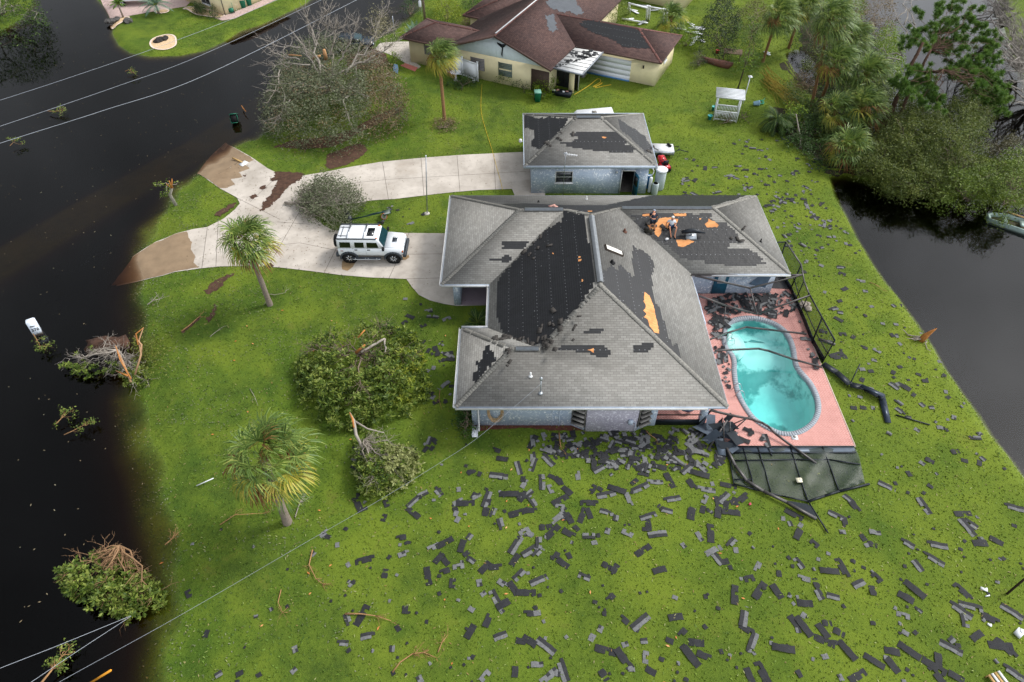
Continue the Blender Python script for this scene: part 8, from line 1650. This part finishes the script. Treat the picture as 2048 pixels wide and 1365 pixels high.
for nm_, px in (('round_gravel_bed', [(301,88),(305,80),(318,74),(338,70),(350,74),(352,86),(350,93),(335,100),(318,100),(305,96)]), ('gravel_bed', [(366,20),(376,19),(385,26),(395,31),(420,34),(436,37),(452,31),(430,24),(405,18),(380,14)]), ('gravel_bed', [(218,44),(228,38),(262,34),(250,42),(236,50),(225,56)]), ('gravel_bed', [(308,24),(320,20),(338,20),(336,26),(318,28)])):
    P = smooth_poly([G(*p, 0)[:2] for p in px], 2); tag(sheet(nm_, P, .04, PEB), kind='structure'); c_ = Vector(np.mean(P, 0)); strip(nm_+'_edging', [tuple(c_+(Vector(p)-c_)*1.04) for p in P+P[:1]], .18, .07, EDG)
def rocks(label, px, n, s_, m_, seed):
    r = random.Random(seed); t = thing('rock_group', label, 'rocks', tuple(G(*px, 0)))
    for k in range(n):
        bm = bmesh.new(); bmesh.ops.create_icosphere(bm, subdivisions=2, radius=s_*r.uniform(.5, 1)); 
        for v_ in bm.verts: v_.co *= r.uniform(.75, 1.15); v_.co.z *= .6
        me = bpy.data.meshes.new('rock'); bm.to_mesh(me); bm.free(); me.materials.append(m_); o = bpy.data.objects.new('rock', me); sc.collection.objects.link(o); o.parent = t; o.location = (r.gauss(0, s_*1.1), r.gauss(0, s_*.7), s_*.25)
rocks('dark rocks in the middle of the round gravel bed', (322,84), 5, .5, mat('dark_rock', '#2e2a27', .9, .3, 5), 1); rocks('grey boulder heap by the water at the end of the paver drive', (229,44), 6, .6, mat('grey_rock', '#4c4a48', .9, .3, 5), 2); rocks('pale pile of stones just outside the pool cage posts', (1612,615), 5, .35, mat('pale_rock', '#a59c90', .9, .2, 6), 3)
for lab, c, s_ in (('rounded green shrub right of the far window in the gravel bed', (427,28), 12), ('dark narrow shrub left of the rounded one by the far window', (404,22), 8), ('small dark shrub nearest the corner of the far window', (393,18), 7)): shrub(lab, c, (s_,s_), 1.2, DKG, 60, seed=int(c[0]), size=.13, k=12, spread=.15)
hc = thing('hose_cart', 'small green hose cart against the cream wall at the top left', 'hose cart', tuple(G(464,27,0))); mm = M(); mm.box((0,0,.35),(.5,.35,.4)); mm.tube([(-.2,.1,.5),(-.2,.25,1.1),(.2,.25,1.1),(.2,.1,.5)], .025, 5); mm.build('cart', GRN, hc)
for x in (-.28,.28): mm = M(); mm.lathe([(.03,-.03),(.14,-.03),(.14,.03),(.03,.03)], (x,.1,.14), 12, rot=Matrix.Rotation(R(90), 4, 'Y')); mm.build('wheel', TYRE, hc)
# wooden table, capsized brown kayak and junk near the trees
tb = thing('garden_table', 'weathered slatted wooden table under the wispy tree', 'table', tuple(G(1462,122,0)), R(-15)); mm = M()
for k in range(6): mm.box((0,-.55+k*.22,1.0),(1.9,.2,.05))
mm.build('table_top', mat('grey_weathered_wood', '#7c6a58', .9, .2, 6), tb)
for x in (-.85,.85):
    for y in (-.5,.5): mm = M(); mm.box((x,y,.5),(.08,.08,1.0)); mm.build('leg', mat('grey_weathered_wood', '#7c6a58'), tb)
ky = thing('capsized_canoe', 'reddish brown upturned canoe at the lawn edge left of the junk', 'canoe', tuple(G(1436,130,0)), R(-38)); hull([(-2.0,[(.02,.3),(.03,.4)]),(-1.2,[(.35,.0),(.25,.35)]),(.4,[(.5,.0),(.3,.5)]),(1.3,[(.3,.0),(.15,.6)]),(1.6,[(.02,.4),(.03,.75)])], 'hull', mat('red_brown_hull', '#6e4a3e', .5, .15, 4), ky)
jk = thing('blue_junk_pile', 'pile of bright blue plastic and metal scrap with a bicycle wheel on the bank', 'junk', tuple(G(1716,290,0))); rr = random.Random(4)
for k in range(7): mm = M(); c_ = Vector((rr.gauss(-.1,.4), rr.gauss(0,.4), rr.uniform(.2,1.0))); mm.beam(c_, c_+Vector((rr.gauss(0,.7), rr.gauss(0,.4), rr.uniform(-.3,.6))), rr.choice([.1,.3,.45]), .05); mm.build('blue_plastic', mat('bright_blue_plastic', '#1c7fb0', .4, .15, 4), jk)
mm = M(); mm.tube([(.75+.36*math.cos(a_), .3, 1.2+.36*math.sin(a_)) for a_ in np.linspace(0, 2*math.pi, 22)], .035, 6); mm.build('bicycle_wheel', GALV, jk)
for k in range(8): mm = M(); c_ = Vector((rr.gauss(.5,.6), rr.gauss(0,.4), rr.uniform(.1,.9))); mm.beam(c_, c_+Vector((rr.gauss(.3,.7), rr.gauss(-.2,.4), rr.uniform(-.3,.3))), .06); mm.build('bar', [GALV, mat('rusty_steel', '#5d3f33')][k%2], jk)
tag(thing('blue_towel', 'pale blue cloth hanging by the oak branches near the cream house', 'cloth', tuple(G(793,148,0)))); mm = M(); mm.add([(-.25,0,.2),(.15,-.05,0),(.25,.05,.5),(.2,.1,.9),(-.15,.1,1.0),(-.3,.05,.6)], [(0,1,2,5),(5,2,3,4)]); mm.build('cloth', mat('pale_blue_cloth', '#8fb0d8', .8, .1, 6), bpy.data.objects['blue_towel'])
tag(sheet('brick_path', [G(*p, 0)[:2] for p in ((800,132),(810,127),(836,136),(830,144))], .03, mat('red_brick_path', '#b06a5e', .85, .15, 8)), kind='structure'); tag(sheet('path', [G(*p, 0)[:2] for p in ((760,84),(820,84),(822,118),(842,134),(836,138),(812,128),(796,118),(775,108),(750,100))], .025, CONC), kind='structure')
# loose dead fronds and boughs on the lawn
def bough(label, L_, r_, n_, seed, m_=None, name='dead_bough', leafm=None):
    rr = random.Random(seed); P = [Vector(G(px, py, .06+.08*math.sin(i))) for i, (px, py) in enumerate(L_)]; t = thing(name, label, 'bough', tuple(P[0])); Pl = [p-P[0] for p in P]; mm = M(); mm.tube(Pl, [r_*(1-.7*i/(len(Pl)-1)) for i in range(len(Pl))], 5); T_ = twigs(mm, Pl, n_, .5, r_*.35, rr, .8, .4, 2, 0)
    mm.build('stem', m_ or mat('tan_dead_frond', '#9a7650', .85, .2, 6), t)
    if leafm: q = Q(); leaves(q, [tuple(p) for p in T_], 5, .1, .14); q.build('foliage', leafm, t)
for i, (lab, L_, r_, n_) in enumerate((('curved brown dead frond with a brush of twigs at the bottom centre', [(785,1345),(800,1325),(825,1308),(848,1305),(870,1315),(880,1330)], .035, 22), ('upper tan stalk of the dead frond at the bottom centre', [(876,1305),(884,1285),(896,1270)], .03, 6), ('long thin tan frond base with flared end on the front lawn', [(690,1228),(720,1228),(750,1232),(782,1242)], .045, 4),
        ('curly dry frond near the long cable on the front lawn', [(625,1100),(618,1130),(632,1158),(645,1168)], .04, 12), ('small hooked dry frond beside the curly one', [(562,1180),(556,1205),(565,1225)], .03, 6), ('forked dead twig below the largest palm trunk', [(440,1050),(470,1030),(525,1027)], .03, 5), ('bare grey twigs at the foot of the largest palm', [(590,1035),(600,1005),(610,990)], .03, 12), ('bent tan frond in the roof debris by the bay wall', [(1118,865),(1120,885),(1122,895)], .05, 3), ('tan frond stalk near the bay corner louvres', [(1292,862),(1300,870),(1312,878)], .04, 3),
        ('dark twig heap at the waterline left of the lawn', [(330,1090),(342,1080),(350,1068)], .04, 9), ('grey driftwood twigs at the waterline above the uprooted tree', [(295,610),(305,602),(320,598)], .05, 8), ('brown stick lying diagonal on the left lawn', [(363,663),(380,650),(400,632)], .05, 3), ('pale stick on the left lawn right of the brown one', [(420,674),(432,664),(444,655)], .025, 2), ('thin pale stick between the two fallen trees and the palm', [(500,778),(510,795),(516,812)], .02, 2),
        ('pale stick on the grass beside the leaning driveway palm', [(530,588),(550,590),(570,586)], .025, 3), ('bare curved twig beside the left house wall', [(880,780),(878,800),(884,820)], .02, 2), ('leafy sprig floating in the dark flood below the uprooted tree', [(112,848),(122,838),(134,828)], .03, 6), ('second leafy sprig floating nearer the lawn edge', [(128,870),(146,862),(165,852)], .03, 6), ('sprig floating in the street below the lowest cable', [(20,292),(27,285),(34,288)], .03, 5), ('leafy debris floating under the middle cable', [(95,222),(108,224),(118,222)], .04, 8), ('small leafy clump floating beside the round bed lawn', [(250,143),(258,140),(264,145)], .04, 6),
        ('brown tip of a branch poking up at the bottom left corner', [(80,1370),(104,1340),(122,1315)], .06, 16), ('sprig below the leaning white mailbox', [(66,668),(74,680),(80,692)], .035, 9), ('dark broken branch on the grass near the canal bank', [(1740,565),(1752,570),(1765,580)], .03, 4), ('orange split limb floating by the tipped bin', [(483,212),(487,218),(492,224)], .06, 1))):
    bough(lab, L_, r_, n_, 200+i, leafm=(MNG if 'leafy' in lab or 'sprig' in lab or 'bottom left' in lab else None), name='floating_sprig' if 'float' in lab or 'sprig' in lab else 'dead_bough', m_=SPLIT if 'orange' in lab else (PALE if 'pale' in lab or 'grey' in lab else None))
mm = M(); mm.beam(G(393,972,.06), G(427,957,.3), .04); o = mm.build('white_stick', WHITEV, origin=tuple(G(393,972,0))); tag(o, 'white plastic stake lying left of the largest palm', 'stake')

# ================= grass tufts and litter (nobody could count these) =================
def lawn_pts(n, lo=(-40, 8), hi=(45, 96), zmin=-.5):
    p = npr.uniform(lo, hi, (n, 2)); d = p[:, 1]*_c+HC*_s; u = CX+F*p[:, 0]/d; v_ = CY+F*(-p[:, 1]*_s+HC*_c)/d
    k = (u > -30) & (u < 2080) & (v_ > -30) & (v_ < 1400); p = p[k]; z = height(p); k = (z > zmin) & (z > -2)
    k &= ~(pip(p, drv) & ~pip(p, isl)) & ~pip(p, deck) & ~pip(p, foot) & ~pip(p, pit) & ~pip(p, [(1.3,47.2),(10.8,47.2),(10.8,55),(1.3,55)]) & ~pip(p, [(x0+.3,yj+.6),(x1,yj+.6),(x1,yg),(xf+.6,yg),(xf+.6,yf+.9),(x2-.6,yf+.9),(x2-.6,yc+1),(x3-.4,yc+1),(x3-.4,yb-.5),(x0+.3,yb-.5)])
    return np.column_stack([p[k], z[k]])
P = lawn_pts(330000); n_ = len(P); h_ = npr.uniform(.02, .065, (n_, 1)); a_ = npr.uniform(0, 2*np.pi, n_); s_ = np.stack([np.cos(a_), np.sin(a_), np.zeros(n_)], 1)*npr.uniform(.02, .055, (n_, 1)); ln = npr.normal(0, .05, (n_, 3)); ln[:, 2] = 0; tp_ = P+ln+np.array([0, 0, 1])*h_
q = Q(); q.add(np.stack([P-s_, P+s_, tp_+s_*.25, tp_-s_*.25], 1))
t = NT('grass_blades'); g_ = t.n('NewGeometry'); sx = t.n('SeparateXYZ'); v = t.coord('Object'); t.l(v, sx.inputs[0]); east = t.rng(sx.outputs[0], -14, 26); rp = g_.outputs['Random Per Island']
c1 = t.mix(rp, '#345013', '#5c791d'); c2 = t.mix(rp, '#506c1c', '#80932b'); cc = t.mix(east, c1, c2); cc = t.mix(t.rng(t.noise(.22, 3, v, .5), .48, .62, 0, .4), cc, '#7c8c2a'); cc = t.mix(t.rng(rp, .95, .96), cc, '#857f4c'); cc = t.mix(t.rng(t.noise(.5, 4, v, .7), .55, .72, 0, .6), cc, '#4e5a20'); cc = t.mix(.27, cc, '#2c3a18'); t.col(cc); tag(q.build('grass', t.done(.7, .25)), kind='stuff')
P = lawn_pts(8000, zmin=-.3); n_ = len(P); P[:, 2] += .05; d = unit(npr.normal(0, 1, (n_, 3))*np.array([1, 1, .15])); s_ = unit(np.cross(d, [0, 0, 1.]))*.022; L_ = npr.uniform(.03, .10, (n_, 1)); q = Q(); q.add(np.stack([P-d*L_, P+s_, P+d*L_, P-s_], 1)); tag(q.build('leaf_litter', leafmat('litter', ['#5f742a', '#7d8c48', '#8d8e60', '#7a6238', '#a07a50'], .7, 0)), kind='stuff')
P = lawn_pts(45000, (-32, 9), (2, 66)); u = (P[:, 0]+32)/34; P = P[npr.uniform(0, 1, len(P)) > u**.7]; P = P[(np.sin(P[:, 0]*.9+P[:, 1]*.7)+np.sin(P[:, 1]*1.3-P[:, 0]*.4)+npr.normal(0, .6, len(P))) > .2]; n_ = len(P); P[:, 2] += .05; d = unit(npr.normal(0, 1, (n_, 3))*np.array([1, 1, .2])); s_ = unit(np.cross(d, [0, 0, 1.]))*.03; L_ = npr.uniform(.03, .08, (n_, 1)); q = Q(); q.add(np.stack([P-d*L_, P+s_, P+d*L_, P-s_], 1)); tag(q.build('leaf_litter', leafmat('pale_litter', ['#3c4a26', '#525c38', '#686e50', '#7c8064'], .7, 0)), kind='stuff')
P = lawn_pts(900, (-20, 9), (14, 34)); n_ = len(P); P[:, 2] += .06; d = unit(npr.normal(0, 1, (n_, 3))*np.array([1, 1, .15])); s_ = unit(np.cross(d, [0, 0, 1.]))*.04; L_ = npr.uniform(.05, .12, (n_, 1)); q = Q(); q.add(np.stack([P-d*L_, P+s_, P+d*L_, P-s_], 1)[:60]); tag(q.build('orange_leaves', leafmat('orange_leaf', ['#9c5a2a', '#c07a3e', '#c99a6c'], .7, 0)), kind='stuff')
# crumbs and leaves on the drives, roof flecks, specks afloat
P = np.column_stack([npr.uniform(-24, 1, 5000), npr.uniform(32, 56, 5000)]); P = P[pip(P, drv) & ~pip(P, isl)]; P = P[npr.uniform(0, 1, len(P)) < np.where(P[:, 0] < -12, .5, .12)]; z = height(P)+.065; P = np.column_stack([P, z]); n_ = len(P); d = unit(npr.normal(0, 1, (n_, 3))*np.array([1, 1, .1])); s_ = unit(np.cross(d, [0, 0, 1.]))*.025; L_ = npr.uniform(.02, .07, (n_, 1)); q = Q(); q.add(np.stack([P-d*L_, P+s_, P+d*L_, P-s_], 1)); tag(q.build('drive_litter', leafmat('brown_litter', ['#3a2a1e', '#5c4632', '#6d6a3a'], .8, 0)), kind='stuff')
P = np.column_stack([npr.uniform(-50, -14, 900), npr.uniform(12, 80, 900)]); P = P[height(P) < WL-.02]; n_ = len(P); P = np.column_stack([P, np.full(n_, WL+.012)]); d = unit(npr.normal(0, 1, (n_, 3))*np.array([1, 1, 0.])); s_ = unit(np.cross(d, [0, 0, 1.]))*.025; L_ = npr.uniform(.02, .09, (n_, 1)); q = Q(); q.add(np.stack([P-d*L_, P+s_, P+d*L_, P-s_], 1)[:420]); tag(q.build('floating_specks', leafmat('floating_bits', ['#4a4a38', '#7a6c52', '#8a8a70'], .8, 0)), kind='stuff')
